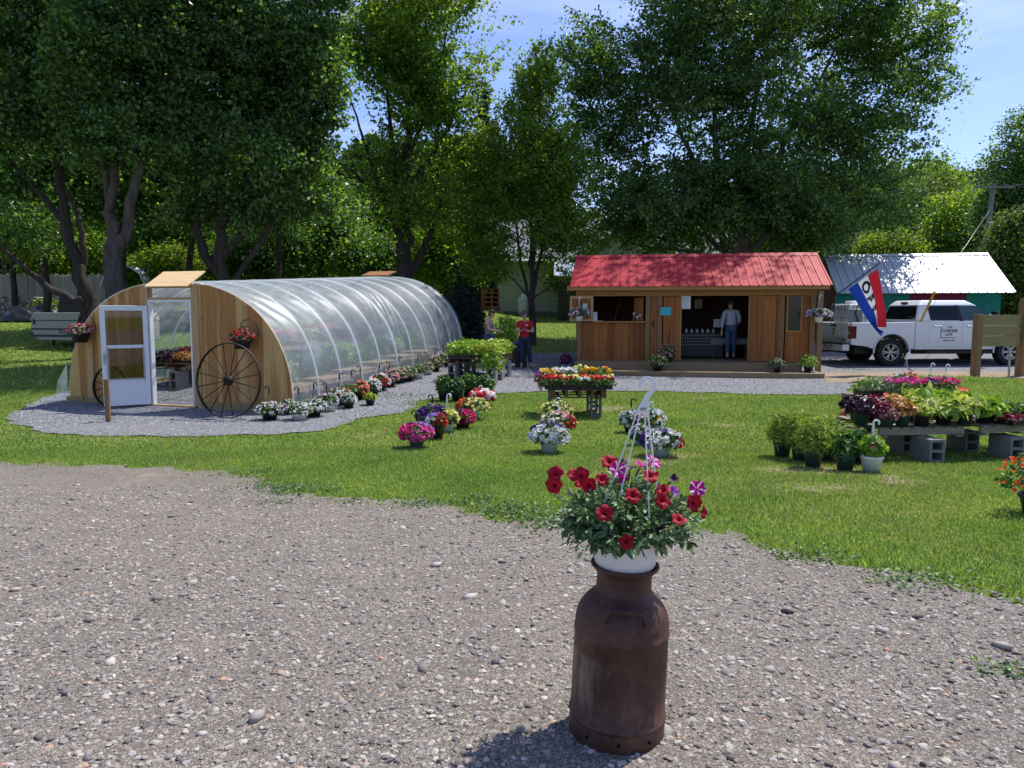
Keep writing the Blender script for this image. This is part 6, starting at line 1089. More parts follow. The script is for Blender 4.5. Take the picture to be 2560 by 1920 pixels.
# ferny pots in the grass at the left of that table
for k, (u, v, w, hp, lf, tpl, ls, pm, cols, lab) in enumerate([
    (1955, 1142, 74, 120, L_FERN, THIN, .11, GREENP, (), 'feathery green plant in a dark pot at the far left of the ferny group'), (2000, 1150, 80, 130, L_FERN, THIN, .11, GREENP, (), 'tall feathery plant second from the left of the ferny group'), (2032, 1166, 84, 130, L_FERN, THIN, .11, GREENP, (), 'front feathery plant in the middle of the ferny group'), (2066, 1150, 84, 110, L_FERN, THIN, .11, GREENP, (), 'feathery plant behind the broad leaved pot of the ferny group'), (2112, 1174, 54, 80, L_HERB, LONGL, .09, GREENP, (), 'upright broad leaved plant in a dark green pot beside the ferny group'), (2140, 1158, 60, 80, L_HERB, (LEAFR, LRF), .07, BLACKP, [(C_CRIM, 1)], 'dark pot with crimson blooms behind the white geranium pot'), (2178, 1176, 66, 76, L_VEG, RUF, .075, WHITEP, [(C_CRIM, 1)], 'bright green geranium in a round white pot under the right table')]):
    b = G(u, v); m = mpp(b.y); basket(lab, b, .11 if k < 6 else .12, .17, pm, w * m / 2, hp * m * .46, lf, cols, WHITEP if k == 6 else None, 128 * m, 'plants in pots on the grass beside the right table', 620 if k < 4 else 170, 5, .06, ls, 340 + k, -.62, tpl=tpl)
# second table behind
BY = 12.6
def bk(u, dy, z=None): y = BY + dy; x = (u - 1280) / FPX * y; return Vector((x, y, float(Z(x, y)) if z is None else z))
bz = P(2280, 1002, BY).z - .1
for u, dy, lab in [(2180, .1, 'cinder block under the left end of the back right table'), (2365, .1, 'cinder block under the right end of the back right table'), (2190, .8, 'cinder block hidden at the rear left of the back right table'), (2360, .8, 'cinder block hidden at the rear right of the back right table')]: p = bk(u, dy); cinder(lab, p, 0, 'cinder blocks under the back right table', .2, .36, max(.2, bz - p.z - .016))
pallet('grey slatted pallet at the left of the back right table', bk(2205, .55, bz), rad(4), .80, 1.2, .12, PALLET, 'pallets of the back right table', 'x', 8); pallet('brown pallet under the magenta petunias of the back right table', bk(2318, .4, bz), rad(2), 1.05, 1.1, .12, PALD, 'pallets of the back right table', 'x', 8)
bt = bz + .122
tray('tray of magenta pink petunias at the front left of the back right table', bk(2272, .15, bt), 0, .52, .5, L_POT, .24, 420, .055, [(C_MAG, 2), (C_PINK, 3), (C_HOT, 1)], 130, .06, 'trays of pink petunias on the back right table', 350, h=.08); tray('tray of hot pink petunias with a violet patch on the back right table', bk(2350, .15, bt), 0, .56, .5, L_POT, .24, 420, .055, [(C_HOT, 3), (C_PINK, 2), (C_PURP, .8)], 130, .06, 'trays of pink petunias on the back right table', 351, h=.08)
tray('tray of silvery green leaves on the grey pallet of the back right table', bk(2222, .75, bt), 0, .50, .4, L_SILV, .22, 420, .06, (), 0, .05, None, 352, h=.07); tray('black tray of thin onion like shoots at the left end of the back right table', bk(2172, .70, bt), 0, .32, .4, L_HERB, .16, 160, .10, (), 0, .05, None, 353, h=.10, tpl=THIN, up=-.2)
basket('white and red flowered hanging basket at the back of the back right table', bk(2268, .95, bt), .13, .14, PALEP, .28, .19, L_POT, [(C_WHITE, 3, 2, (-1, -.3, .5)), (C_SAL, 2, 2, (.6, -.5, .6)), (C_RED, .6, 1, (0, -.4, 1))], WHITEP, .74, None, 380, 110, .065, .055, 354, -.3); basket('leafy green hanging basket with a white hook on the back right table', bk(2330, .85, bt), .13, .14, PALEP, .24, .17, L_VEG, (), WHITEP, .56, None, 320, 0, .06, .06, 355, -.3); basket('pink hanging basket with a white hook at the right of the back right table', bk(2368, .55, bt), .12, .13, PALEP, .2, .16, L_POT, [(C_PINK, 1)], WHITEP, .56, None, 320, 50, .06, .055, 356, -.3)
b = bk(2170, -1.2); basket('red and white geranium in a pot left of the back right table', b, .13, .16, BLACKP, .30, .24, L_VEG, [(C_WHITE, 1), (C_SAL, 1)], None, 0, None, 420, 22, .10, .065, 357, -.5, bt='pom'); b = bk(2240, -1.6); basket('low pot with orange blooms and a white hook in front of the back right table', b, .11, .14, PALEP, .2, .18, L_HERB, [(C_OR, 1)], WHITEP, .5, None, 260, 12, .06, .06, 358, -.5)
b = G(2598, 1285); basket('red and pale pink flowering basket cut off by the right edge of the photo', b, .15, .16, BLACKP, .30, .26, L_HERB, [(C_RED, 2), (C_LPINK, 1), (C_OR, 1)], None, 0, None, 420, 60, .045, .05, 359, -.4)
# ------------------------------------------------------------ left background: camper, fence, junk
CAMP = M('camper_cream_panel', (.30, .295, .26), .5, .06, 3); NAVY = M('navy_stripe', (.02, .028, .06), .5, .1)
cb = G(82, 868); cy = cb.y; cp = thing('pop_up_camper', 'folded cream pop up camper trailer with navy stripes behind the greenhouse', 'camper', cb, rad(-14))
wpx = mpp(cy); L_ = 3.4; z0_, z1_ = 30 * wpx, 66 * wpx; z2_ = 86 * wpx
mb = MB(); mb.prism([(0.22, z0_ * .62), (L_, z0_ * .5), (L_, z1_), (-.02, z1_), (-.05, z0_ * 1.5)], -.0, 2.0); bevel(mb.build('body', CAMP, cp), .03); mb = MB(); mb.prism([(-.03, z1_ + .012), (L_ + .02, z1_ + .012), (L_ - .1, z2_), (.12, z2_)], -.03, 2.03); bevel(mb.build('roof_lid', CAMP, cp), .03)
for za, zb in ((.60, .655), (.36, .44)): mb = MB(); mb.bb((-.03, -.006, z1_ * za * 1.1), (L_, -.001, z1_ * zb * 1.1)); mb.build('stripe', NAVY, cp)
Vt, Ft = textmesh('Rockwood', .20, .004, .001); mb = MB(); mb.add([(1.55 + x, -.004 - z, z1_ * .60 + y) for x, y, z in Vt], Ft); mb.build('lettering', INK, cp)
mb = MB(); mb.tube([(.35, .5, .05), (.35, .5, z0_ * .8)], .05, 8); mb.build('jack', BLK, cp); mb = MB(); mb.lathe([(.1, -.08), (.28, -.08), (.30, 0), (.28, .08), (.1, .08)], 20, (2.1, .1, .28), 0, True, 1, 1, rotm(0, rad(90))); mb.build('tyre', TYRE, cp); mb = MB(); mb.bb((.1, -.004, z1_ - .12), (.16, -.03, z1_ + .08)); mb.build('latch', BLK, cp)
FW = wood('grey_fence_wood', (.22, .19, .16), (.38, .34, .29), (25, 25, 1.5), .35)
def pick_fence(lab, xa, ya, xb, yb, h, w=.14):
    a = onG(xa, ya); bq = onG(xb, yb); L = (bq - a).length; rt = thing('board_fence', lab, 'fence', a, math.atan2(yb - ya, xb - xa)); n = int(L / w); r = np.random.default_rng(5)
    mb = MB(); ca, sa = math.cos(rt.rotation_euler.z), math.sin(rt.rotation_euler.z)
    for i in range(n): x = (i + .5) * L / n; zz = float(Z(a.x + ca * x, a.y + sa * x)) - a.z; hh = h + r.normal(0, .03); mb.prism([(x - w * .46, zz - .05), (x + w * .46, zz - .05), (x + w * .46, zz + hh - .07), (x, zz + hh), (x - w * .46, zz + hh - .07)], -.012, .012)
    mb.build('pickets', FW, rt); mb = MB()
    for k in (.35, h - .35): mb.beam((0, .04, k), (L, .04, k + bq.z - a.z), .05, .09)
    mb.build('rails', FW, rt)
pick_fence('tall grey board fence at the far left behind the camper', -27.5, 37.5, -19.2, 35.2, 1.95); 
BUSH = [(-21.5, 34.4, .7, 'small bush in front of the grey board fence'), (-20.2, 36.6, 1.3, 'pale bush behind the right end of the grey board fence')]
for k, (x, y, s, lab) in enumerate(BUSH): b = onG(x, y); tree('bush', lab, b, [[(0, 0, -.1, .03), (0, 0, .3 * s, .02)]], [(0, 0, .6 * s, .7 * s, .6 * s, .6 * s)], 60, 26, .13, .16, 500 + k, L_LIGHT, BARKD, None, 'bush', 'kite', 16, gap=-.4)
jb = P(78, 775, 33); b = onG(jb.x, jb.y); rt = thing('tarp_heap', 'heap of things under a black tarp left of the camper', 'tarp', b); mb = MB(); r = np.random.default_rng(6); V, F = ICV, ICF
gn = 28; V = []
for a in np.linspace(-1, 1, gn):
    for b2 in np.linspace(-1, 1, gn):
        q = max(0, 1 - (a * a + b2 * b2)); hh_ = .95 * q ** .45 * (.55 + .55 * mnoise.noise(Vector((a * 1.8, b2 * 1.8, 4))) + .3 * mnoise.noise(Vector((a * 5, b2 * 5, 1)))); V.append((a * 1.35, b2 * .8, max(.0, hh_)))
mb.add(V, [(m * gn + n_, m * gn + n_ + 1, (m + 1) * gn + n_ + 1, (m + 1) * gn + n_) for m in range(gn - 1) for n_ in range(gn - 1)])
[g.fill(True) for g in mb.S]; mb.build('tarp', M('black_tarp', (.02, .02, .022), .4, .3, 9, .6), rt)
def bicycle(lab, p, rz):
    rt = thing('bicycle', lab, 'bicycle', p, rz)
    for x in (-.52, .52): mb = MB(); mb.tube([(x + .33 * math.cos(a), 0, .34 + .33 * math.sin(a)) for a in np.linspace(0, 2 * math.pi, 24, endpoint=False)], .022, 5, closed=True); [mb.tube([(x, 0, .34), (x + .32 * math.cos(a), 0, .34 + .32 * math.sin(a))], .004, 3) for a in np.linspace(0, 6.28, 10)]; mb.build('wheel', TYRE, rt)
    mb = MB(); [mb.tube([a, c], .02, 6) for a, c in [((-.52, 0, .34), (-.05, 0, .30)), ((-.05, 0, .30), (.40, 0, .78)), ((-.05, 0, .30), (-.18, 0, .85)), ((-.15, 0, .75), (.38, 0, .83)), ((-.52, 0, .34), (-.15, 0, .75)), ((.52, 0, .34), (.38, 0, .95))]]; mb.build('frame', BLK, rt)
    mb = MB(); mb.tube([(.42, -.26, .98), (.38, 0, .97), (.42, .26, .98)], .015, 6); mb.build('handlebar', STEEL, rt); mb = MB(); mb.box((-.19, 0, .89), (.26, .13, .06), None, 0, (.8, .7)); mb.build('saddle', BLK, rt)
bicycle('dark bicycle leaning before the fence at the far left edge', onG(-23.6, 35.0), .3); bicycle('second dark bicycle between the first one and the tarp heap', onG(-21.6, 33.6), -.4)
b = onG(-19.2, 32.5); rt = thing('grill', 'black kettle shaped gas grill on a cart behind the camper', 'grill', b); mb = MB(); mb.bb((-.5, -.28, .1), (.5, .28, .75)); bevel(mb.build('cart', BLK, rt), .02); mb = MB(); mb.prism([(-.28, .76), (.28, .76), (.26, .98), (.1, 1.1), (-.2, 1.06)], -.45, .45, 'yz'); bevel(mb.build('lid', BLK, rt), .03); mb = MB(); mb.bb((-.95, -.25, .72), (-.51, .25, .76)); mb.build('side_shelf', STEEL, rt)
b = onG(-17.9, 32.4); rt = thing('trash_can', 'galvanized trash can behind the camper', 'trash can', b); mb = MB(); mb.lathe([(.01, 0), (.22, 0), (.27, .75), (.28, .76), (.26, .80), (.001, .84)], 20); mb.build('body', STEEL, rt)
b = onG(-16.6, 32.6); rt = thing('swing_seat', 'garden swing seat with a pale curved canopy behind the camper', 'swing', b); mb = MB(); cv = [(-1.0, 1.5), (-.75, 2.05), (-.3, 2.35), (.3, 2.35), (.75, 2.05), (1.0, 1.5)]; mb.prism(cv + [(a * .95, c - .03) for a, c in cv[::-1]], -.8, .8); mb.build('canopy', M('pale_canopy', (.55, .62, .64), .6, .05), rt)
for sx_ in (-1, 1): mb = MB(); mb.tube([(sx_ * 1.1, -.6, 0), (sx_ * .95, 0, 1.9), (sx_ * 1.1, .6, 0)], .03, 6); mb.build('leg_frame', WHITEP, rt)
mb = MB(); mb.bb((-.8, -.25, .45), (.8, .25, .52)); mb.bb((-.8, .22, .52), (.8, .28, 1.0)); mb.build('seat', GREYP, rt)
# ------------------------------------------------------------ houses behind
SAGE = M('sage_siding', (.44, .47, .35), .75, .08, 2, 0, 0, .2); SHING = M('grey_shingle', (.21, .22, .24), .9, .25, 9, .3); WTRIM = M('white_trim', (.66, .67, .66), .5, .04)
def siding(mb, xa, xb, za, zb, y, h=.115, axis='x'):
    z = za
    while z < zb - .01:
        zz = min(z + h, zb)
        if axis == 'x': mb.add([(xa, y - .02, z), (xb, y - .02, z), (xb, y - .003, zz), (xa, y - .003, zz)], [(0, 1, 2, 3)])
        else: mb.add([(y - .02, xa, z), (y - .003, xa, zz), (y - .003, xb, zz), (y - .02, xb, z)], [(0, 1, 2, 3)])
        z += h
HY = 41.0; h0 = onG((1250 - 1280) / FPX * HY, HY); hz = P(1250, 790, HY).z; h0.z = hz
ho = thing('house', 'sage green sided house with a grey shingle roof behind the young maple', 'house', h0, rad(-3)); hw_ = (1395 - 1250) * mpp(HY); HH = (790 - 655) * mpp(HY)
mb = MB(); siding(mb, 0, 13.2, .25, HH, 0, .15); mb.bb((0, 0, .1), (13.2, 7, HH)); mb.build('wall', SAGE, ho); mb = MB(); mb.bb((-.02, -.05, -.5), (13.2, 7.02, .25)); mb.build('foundation', CONC, ho)
mb = MB(); mb.bb((-.06, -.06, .2), (.09, -.021, HH)); mb.build('corner_trim', WTRIM, ho)
def simple_roof(par, x0, x1, y0, y1, ze, zr, mat, t=.12): mb = MB(); ym = (y0 + y1) / 2; mb.prism([(y0, ze), (ym, zr), (y1, ze), (y1, ze + t), (ym, zr + t), (y0, ze + t)], x0, x1, 'yz'); return mb.build('roof', mat, par)
rf = simple_roof(ho, -.4, 13.5, -.5, 7.5, HH - .1, HH + 2.6, SHING); mb = MB(); mb.tube([(-.4, -.56, HH - .03), (13.5, -.56, HH - .03)], .06, 6); mb.tube([(-.05, -.5, HH - .1), (-.03, -.08, HH - .35), (-.03, -.08, .35), (-.5, -.3, .05), (-1.4, -.4, -.1)], .045, 6); mb.build('gutter', WTRIM, ho)
# gable front of the taller wing seen above the red roof
gx0, gx1 = (1462 - 1280) * mpp(HY), (1735 - 1280) * mpp(HY); wz = P(1600, 640, HY).z - hz; gp = P(1620, 566, HY).z - hz; pk = P(1555, 592, HY).z - hz
mb = MB(); xo = h0.x; ga_, gb_ = gx0 - xo + .3, gx0 - xo + 4.0; mb.prism([(ga_, HH - .3), (gb_, HH - .3), (gb_, HH + .5), ((ga_ + gb_) / 2, HH + 1.7), (ga_, HH + .5)], -1.2, 2); mb.build('gable_wing', M('pale_siding', (.42, .43, .38), .7, .06), ho)
mb = MB(); mid = (ga_ + gb_) / 2; mb.prism([(ga_ - .5, HH + .22), (mid, HH + 1.85), (gb_ + .5, HH + .22), (gb_ + .5, HH + .36), (mid, HH + 2.02), (ga_ - .5, HH + .36)], -1.55, 3); mb.build('gable_roof', SHING, ho); mb = MB(); mb.prism([(ga_ - .52, HH + .12), (mid, HH + 1.78), (gb_ + .52, HH + .12), (gb_ + .52, HH + .34), (mid, HH + 1.98), (ga_ - .52, HH + .34)], -1.59, -1.551); mb.build('barge_board', WTRIM, ho)
d0 = P(1202, 790, HY - .5); dk = thing('house_deck', 'small orange stained deck with railings at the left end of the sage house', 'deck', (d0.x, HY - .2, hz), rad(-3)); DW = (1250 - 1203) * mpp(HY); OST = wood('orange_stained_wood', (.32, .10, .05), (.48, .18, .09), (3, 30, 30), .2)
mb = MB(); mb.bb((0, 0, .44), (DW, 2.4, .54)); mb.build('deck_floor', OST, dk); mb = MB(); mb.bb((.15, .1, -.4), (DW, 2.3, .44)); mb.build('skirt', CONC, dk)
for x in (.03, DW * .52, DW - .12): mb = MB(); mb.bb((x, 0, .54), (x + .09, .09, 1.45)); mb.build('rail_post', OST, dk)
for y in (1.1, 2.3): mb = MB(); mb.bb((.03, y, .54), (.12, y + .09, 1.45)); mb.build('rail_post', OST, dk)
for z in (.72, .98, 1.24, 1.45): mb = MB(); mb.bb((0, -.02, z), (DW, .10, z + .07 if z < 1.4 else z + .04)); mb.bb((-.02, .10, z), (.06, 2.4, z + .06)); mb.build('rail', OST, dk)
tk_ = P(1309, 782, HY - 1.0); lt = thing('gas_cylinder', 'tall pale gas cylinder with a collar standing against the sage house', 'gas cylinder', (tk_.x, HY - .95, hz + .06)); rr = 14.5 * mpp(HY); hh = (780 - 737) * mpp(HY); mb = MB(); mb.lathe([(rr * .8, -.3), (rr * .8, .02), (rr * .96, .06), (rr, .2), (rr, hh * .86), (rr * .9, hh * .95), (rr * .6, hh), (.01, hh)], 24); mb.build('tank', M('pale_tank_paint', (.52, .56, .52), .4, .05), lt); mb = MB(); mb.lathe([(rr * .46, hh - .01), (rr * .46, hh + .17), (rr * .42, hh + .17), (rr * .42, hh - .01)], 16); mb.build('collar', WHITEP, lt)
s0 = P(1394, 808, 37.5); sh2 = thing('garden_shed', 'dark olive garden shed with a bluish metal roof left of the red roofed stall', 'shed', (s0.x, 37.5, float(Z(s0.x, 37.5)) - .1), rad(-4)); w2 = 2.6; h2 = 2.35
mb = MB(); boards(mb, 0, w2, 0, h2, -.02, 0, .22, 15); mb.bb((0, .001, 0), (w2, 2.6, h2)); mb.build('wall', M('olive_board', (.05, .052, .035), .8, .2, 4, 0, 0, .2, .2), sh2); mb = MB(); mb.prism([(-.4, h2 - .1), (2.8, h2 + .95), (2.8, h2 + 1.02), (-.4, h2 - .03)], -.2, w2 + .2, 'yz'); mb.build('roof', M('bluish_metal', (.35, .42, .52), .35, .1, 3), sh2)
# ------------------------------------------------------------ people
SKIN = M('skin', (.52, .29, .21), .5, .06, 10); JEAN = M('dark_denim', (.022, .030, .060), .8, .2, 40); JEANB = M('blue_denim', (.05, .085, .16), .8, .2, 40); REDT = M('red_cotton', (.46, .012, .025), .8, .08, 12); TEALT = M('grey_green_cotton', (.13, .17, .165), .8, .1, 12); SHIRT = M('pale_blue_shirt', (.36, .40, .46), .8, .08, 12); HAIRB = M('brown_hair', (.07, .042, .025), .6, .3, 60); HAIRD = M('dark_hair', (.03, .022, .018), .6, .3, 60)
def skin(name, pts, edges, mat, parent, lvl=2):
    me = bpy.data.meshes.new(name + '_cage'); me.from_pydata([p[:3] for p in pts], edges, []); o = bpy.data.objects.new(name, me); COL.objects.link(o)
    s = o.modifiers.new('skin', 'SKIN'); s.use_smooth_shade = True; s.branch_smoothing = .6
    for v, p in zip(me.skin_vertices[0].data, pts): q = p[3] if len(p) < 5 else None; v.radius = (p[3], p[3] if len(p) < 5 else p[4])
    me.skin_vertices[0].data[0].use_root = True
    ss = o.modifiers.new('sub', 'SUBSURF'); ss.levels = lvl; ss.render_levels = lvl
    dg = bpy.context.evaluated_depsgraph_get(); dg.update(); nm = bpy.data.meshes.new_from_object(o.evaluated_get(dg)); bpy.data.objects.remove(o); bpy.data.meshes.remove(me)
    nm.materials.clear(); nm.materials.append(mat)
    ob = bpy.data.objects.new(name, nm); COL.objects.link(ob); ob.parent = parent; return ob
def person(label, loc, rz, J, hair, hairm, top, topm, legm, sleeve=.55, height=1.0, head=(0, -.05, 1.54), look=(0, -.5, -.5), extra=None):
    rt = thing('person', label, 'person', loc, rz); rt.scale = (height,) * 3
    hx, hy, hz_ = head; lk = Vector(look).normalized(); upv = Vector((0, 0, 1)) - lk * lk.z; upv.normalize()
    P_ = [(0, 0, .94, .135, .10), (0, .0, 1.10, .12, .09), (0, .0, 1.27, .145, .095), (0, .01, 1.40, .07, .06), (hx * .5, hy * .5, 1.455, .048), (hx, hy, hz_ - .03, .068), (hx, hy, hz_ + .05, .085), (hx, hy + .01, hz_ + .12, .06)]
    E = [(0, 1), (1, 2), (2, 3), (3, 4), (4, 5), (5, 6), (6, 7)]
    def add(par, pts):
        i = par
        for p in pts: P_.append(p); E.append((i, len(P_) - 1)); i = len(P_) - 1
        return i
    for s, side in ((-1, 'L'), (1, 'R')):
        sh_, el, wr, ha = J['sh' + side], J['el' + side], J['wr' + side], J['ha' + side]
        a = Vector(sh_); b_ = Vector(el); c = Vector(wr); d = Vector(ha)
        i = add(2, [(*a, .055), (*a.lerp(b_, .5), .045), (*b_, .038), (*b_.lerp(c, .4), .036), (*c, .024), (*d, .030, .018)])
        f = (d - c).normalized(); sd_ = f.cross(Vector((0, 0, 1))).normalized() if abs(f.z) < .9 else Vector((1, 0, 0))
        for k, (o_, ll) in enumerate([(-.024, .058), (-.008, .07), (.008, .066), (.024, .052)]): q1 = d + f * .028 + sd_ * o_; q2 = q1 + f * ll * .5 + Vector((0, 0, -.006)); q3 = q1 + f * ll + Vector((0, 0, -.022)); add(i, [(*q1, .009), (*q2, .0085), (*q3, .007)])
        t0 = d + sd_ * (.03 * s); add(i, [(*(t0), .010), (*(t0 + f * .03 + sd_ * .012 * s), .008)])
        hp, kn, an, to = J['hp' + side], J['kn' + side], J['an' + side], J['to' + side]
        add(0, [(*hp, .085), (*Vector(hp).lerp(Vector(kn), .5), .075), (*kn, .056), (*Vector(kn).lerp(Vector(an), .35), .054), (*an, .036), (*to, .034)])
    skin('body', P_, E, SKIN, rt)
    T_ = [(0, 0, .75, .175, .138), (0, 0, 1.05, .162, .128), (0, 0, 1.27, .172, .124), (0, .005, 1.385, .098, .080)]; TE = [(0, 1), (1, 2), (2, 3)]
    for side in 'LR':
        a = Vector(J['sh' + side]); b_ = Vector(J['el' + side]); c = Vector(J['wr' + side])
        if sleeve > 0:
            n0 = len(T_); T_.append((*a, .078)); TE.append((3, n0)); T_.append((*a.lerp(b_, min(1, sleeve)), .07)); TE.append((n0, n0 + 1))
            if sleeve > 1: T_.append((*b_.lerp(c, .85), .045)); TE.append((n0 + 1, n0 + 2))
        else: n0 = len(T_); T_.append((*a.lerp(Vector((0, 0, 1.36)), .35), .062)); TE.append((2, n0))
    skin(top, T_, TE, topm, rt)
    L_ = [(0, 0, .95, .145, .115)]; LE = []
    for side in 'LR':
        pr = 0
        for p, r_ in ((J['hp' + side], .100), (Vector(J['hp' + side]).lerp(Vector(J['kn' + side]), .5), .090), (J['kn' + side], .072), (Vector(J['kn' + side]).lerp(Vector(J['an' + side]), .8), .058)): L_.append((*p, r_)); LE.append((pr, len(L_) - 1)); pr = len(L_) - 1
    skin('trousers', L_, LE, legm, rt)
    for side in 'LR':
        a = Vector(J['an' + side]); t_ = Vector(J['to' + side]); skin('shoe', [(a.x, a.y + .03, .05, .045), (*((a + t_) / 2 * Vector((1, 1, 0)) if False else (a + t_) / 2)[:2], .045, .045), (t_.x, t_.y, .035, .036)], [(0, 1), (1, 2)], BLK, rt, 1)
    hc = Vector((hx, hy, hz_ + .045)); ls_ = lk.cross(Vector((0, 0, 1))).normalized() if abs(lk.z) < .95 else Vector((1, 0, 0)); up2 = ls_.cross(lk)
    mb = MB(); e1 = hc + lk * .078; [mb.lathe([(.001, .012), (.012, .006), (.014, 0), (.001, -.01)], 8, tuple(e1 + ls_ * s * .032 + up2 * .012)) for s in (-1, 1)]; mb.build('eye', M('eye_dark', (.06, .04, .03), .3), rt)
    mb = MB(); nb_ = e1 + lk * .012; mb.tube([tuple(nb_ + up2 * .012), tuple(nb_ - up2 * .012 + lk * .014), tuple(nb_ - up2 * .026 + lk * .006)], [.008, .012, .010], 6); [mb.lathe([(.001, .02), (.014, .012), (.014, -.012), (.001, -.02)], 6, tuple(hc + ls_ * s * .088 - up2 * .005)) for s in (-1, 1)]; mb.build('nose_and_ears', SKIN, rt); mb = MB(); mt_ = e1 - up2 * .052; mb.tube([tuple(mt_ - ls_ * .024), tuple(mt_ + lk * .006), tuple(mt_ + ls_ * .024)], .006, 5); mb.build('lips', M('lips', (.38, .13, .12), .5), rt)
    mb = MB(); r = np.random.default_rng(7)
    V, F = [], []
    nA, nB = 18, 12
    for j in range(nB + 1):
        for i in range(nA):
            a = 2 * math.pi * i / nA; ph = math.pi * j / nB * hair['cover']; x, y, z = math.sin(ph) * math.cos(a), math.sin(ph) * math.sin(a), math.cos(ph)
            back = -(math.sin(a)); dd = hc + (ls_ * x + lk * (math.sin(a) * math.sin(ph)) + up2 * z) * (.101 + .004 * math.sin(5 * a)) - lk * .016 + up2 * .010
            if back < -.2 and ph > 1.15: dd = hc + up2 * .06 + lk * .06 + (dd - hc) * .15
            elif ph > 1.5: dd = dd - Vector((0, 0, hair.get('len', .05) * (ph - 1.5)))
            V.append(tuple(dd))
    F = [(j * nA + i, j * nA + (i + 1) % nA, (j + 1) * nA + (i + 1) % nA, (j + 1) * nA + i) for j in range(nB) for i in range(nA)]
    mb.add(V, F, 0, True); mb.build('hair', hairm, rt); return rt, hc, lk, ls_, up2
b = G(1311, 921); b.z = float(Z(b.x, b.y)); J = dict(shL=(-.17, .0, 1.345), elL=(-.25, -.04, 1.09), wrL=(-.075, -.22, 1.12), haL=(-.035, -.245, 1.14), shR=(.17, 0, 1.345), elR=(.26, -.03, 1.09), wrR=(.085, -.22, 1.11), haR=(.045, -.245, 1.13), hpL=(-.085, 0, .88), knL=(-.10, -.03, .48), anL=(-.09, .02, .07), toL=(-.12, -.12, .03), hpR=(.085, 0, .88), knR=(.14, -.03, .48), anR=(.19, .03, .07), toR=(.24, -.10, .03))
rt, hc, lk, ls_, up2 = person('person in a red t shirt and dark jeans looking down at a phone', b, 0, J, dict(cover=.74, len=.06), HAIRB, 't_shirt', REDT, JEAN, .62, .99)
mb = MB(); mb.beam((-.05, -.275, 1.165), (.055, -.275, 1.155), .075, .012, 0, (0, -.5, .8)); mb.build('phone', BLK, rt); mb = MB()
for s in (-1, 1): mb.lathe([(.001, .006), (.026, .004), (.028, 0), (.001, -.004)], 12, tuple(hc + up2 * .088 + lk * .055 + ls_ * s * .034), 0, True, 1, 1, rotm(0, rad(70)))
mb.tube([tuple(hc + up2 * .088 + lk * .055 - ls_ * .03), tuple(hc + up2 * .09 + lk * .06 + ls_ * .03)], .005, 4); mb.build('sunglasses', M('shiny_lens', (.12, .13, .15), .15, .05, 5, 0, .3), rt); mb = MB(); mb.box((.055, -.132, 1.27), (.06, .006, .018)); mb.box((.05, -.13, 1.295), (.035, .006, .02)); mb.build('chest_print', WHITEP, rt)
b = G(1222, 917); J = dict(shL=(-.165, 0, 1.345), elL=(-.19, -.10, 1.09), wrL=(-.02, -.30, 1.06), haL=(.0, -.34, 1.05), shR=(.165, 0, 1.345), elR=(.19, -.12, 1.08), wrR=(.08, -.34, 1.05), haR=(.07, -.38, 1.04), hpL=(-.085, 0, .88), knL=(-.09, -.02, .48), anL=(-.09, .03, .07), toL=(-.10, -.10, .03), hpR=(.085, 0, .88), knR=(.09, -.02, .48), anR=(.09, .03, .07), toR=(.10, -.10, .03))
person('person in a grey green sleeveless top bending over the plants', b, rad(68), J, dict(cover=.72, len=.10), HAIRB, 'sleeveless_top', TEALT, JEANB, 0, .98, (0, -.10, 1.53), (0, -.6, -.6))
J = dict(shL=(-.18, 0, 1.36), elL=(-.23, -.05, 1.10), wrL=(-.16, -.22, 1.0), haL=(-.14, -.27, .98), shR=(.18, 0, 1.36), elR=(.24, .02, 1.10), wrR=(.25, -.02, .86), haR=(.25, -.03, .80), hpL=(-.085, 0, .90), knL=(-.09, -.06, .50), anL=(-.10, -.10, .08), toL=(-.11, -.22, .03), hpR=(.085, 0, .90), knR=(.09, .02, .49), anR=(.09, .10, .08), toR=(.10, -.03, .03))
rt, hc, lk, ls_, up2 = person('person in a pale shirt and blue jeans standing in the stall doorway, seen from behind', sw(sx(1826, .8), .8, -.02), rad(168), J, dict(cover=.9, len=.0), HAIRD, 'shirt', SHIRT, JEANB, 1.2, 1.02, (.03, -.05, 1.56), (-.4, -.5, -.45)); mb = MB(); mb.lathe([(.105, -.01), (.104, .05), (.08, .10), (.001, .115)], 18, tuple(hc + Vector((0, 0, .045)))); mb.box(tuple(hc + lk * .14 + Vector((0, 0, .06))), (.15, .12, .012)); mb.build('cap', BLK, rt); mb = MB(); mb.lathe([(.155, .955), (.157, .985), (.15, .985)], 20, (0, 0, 0), 0, True, 1, .8); mb.build('belt', BLK, rt)
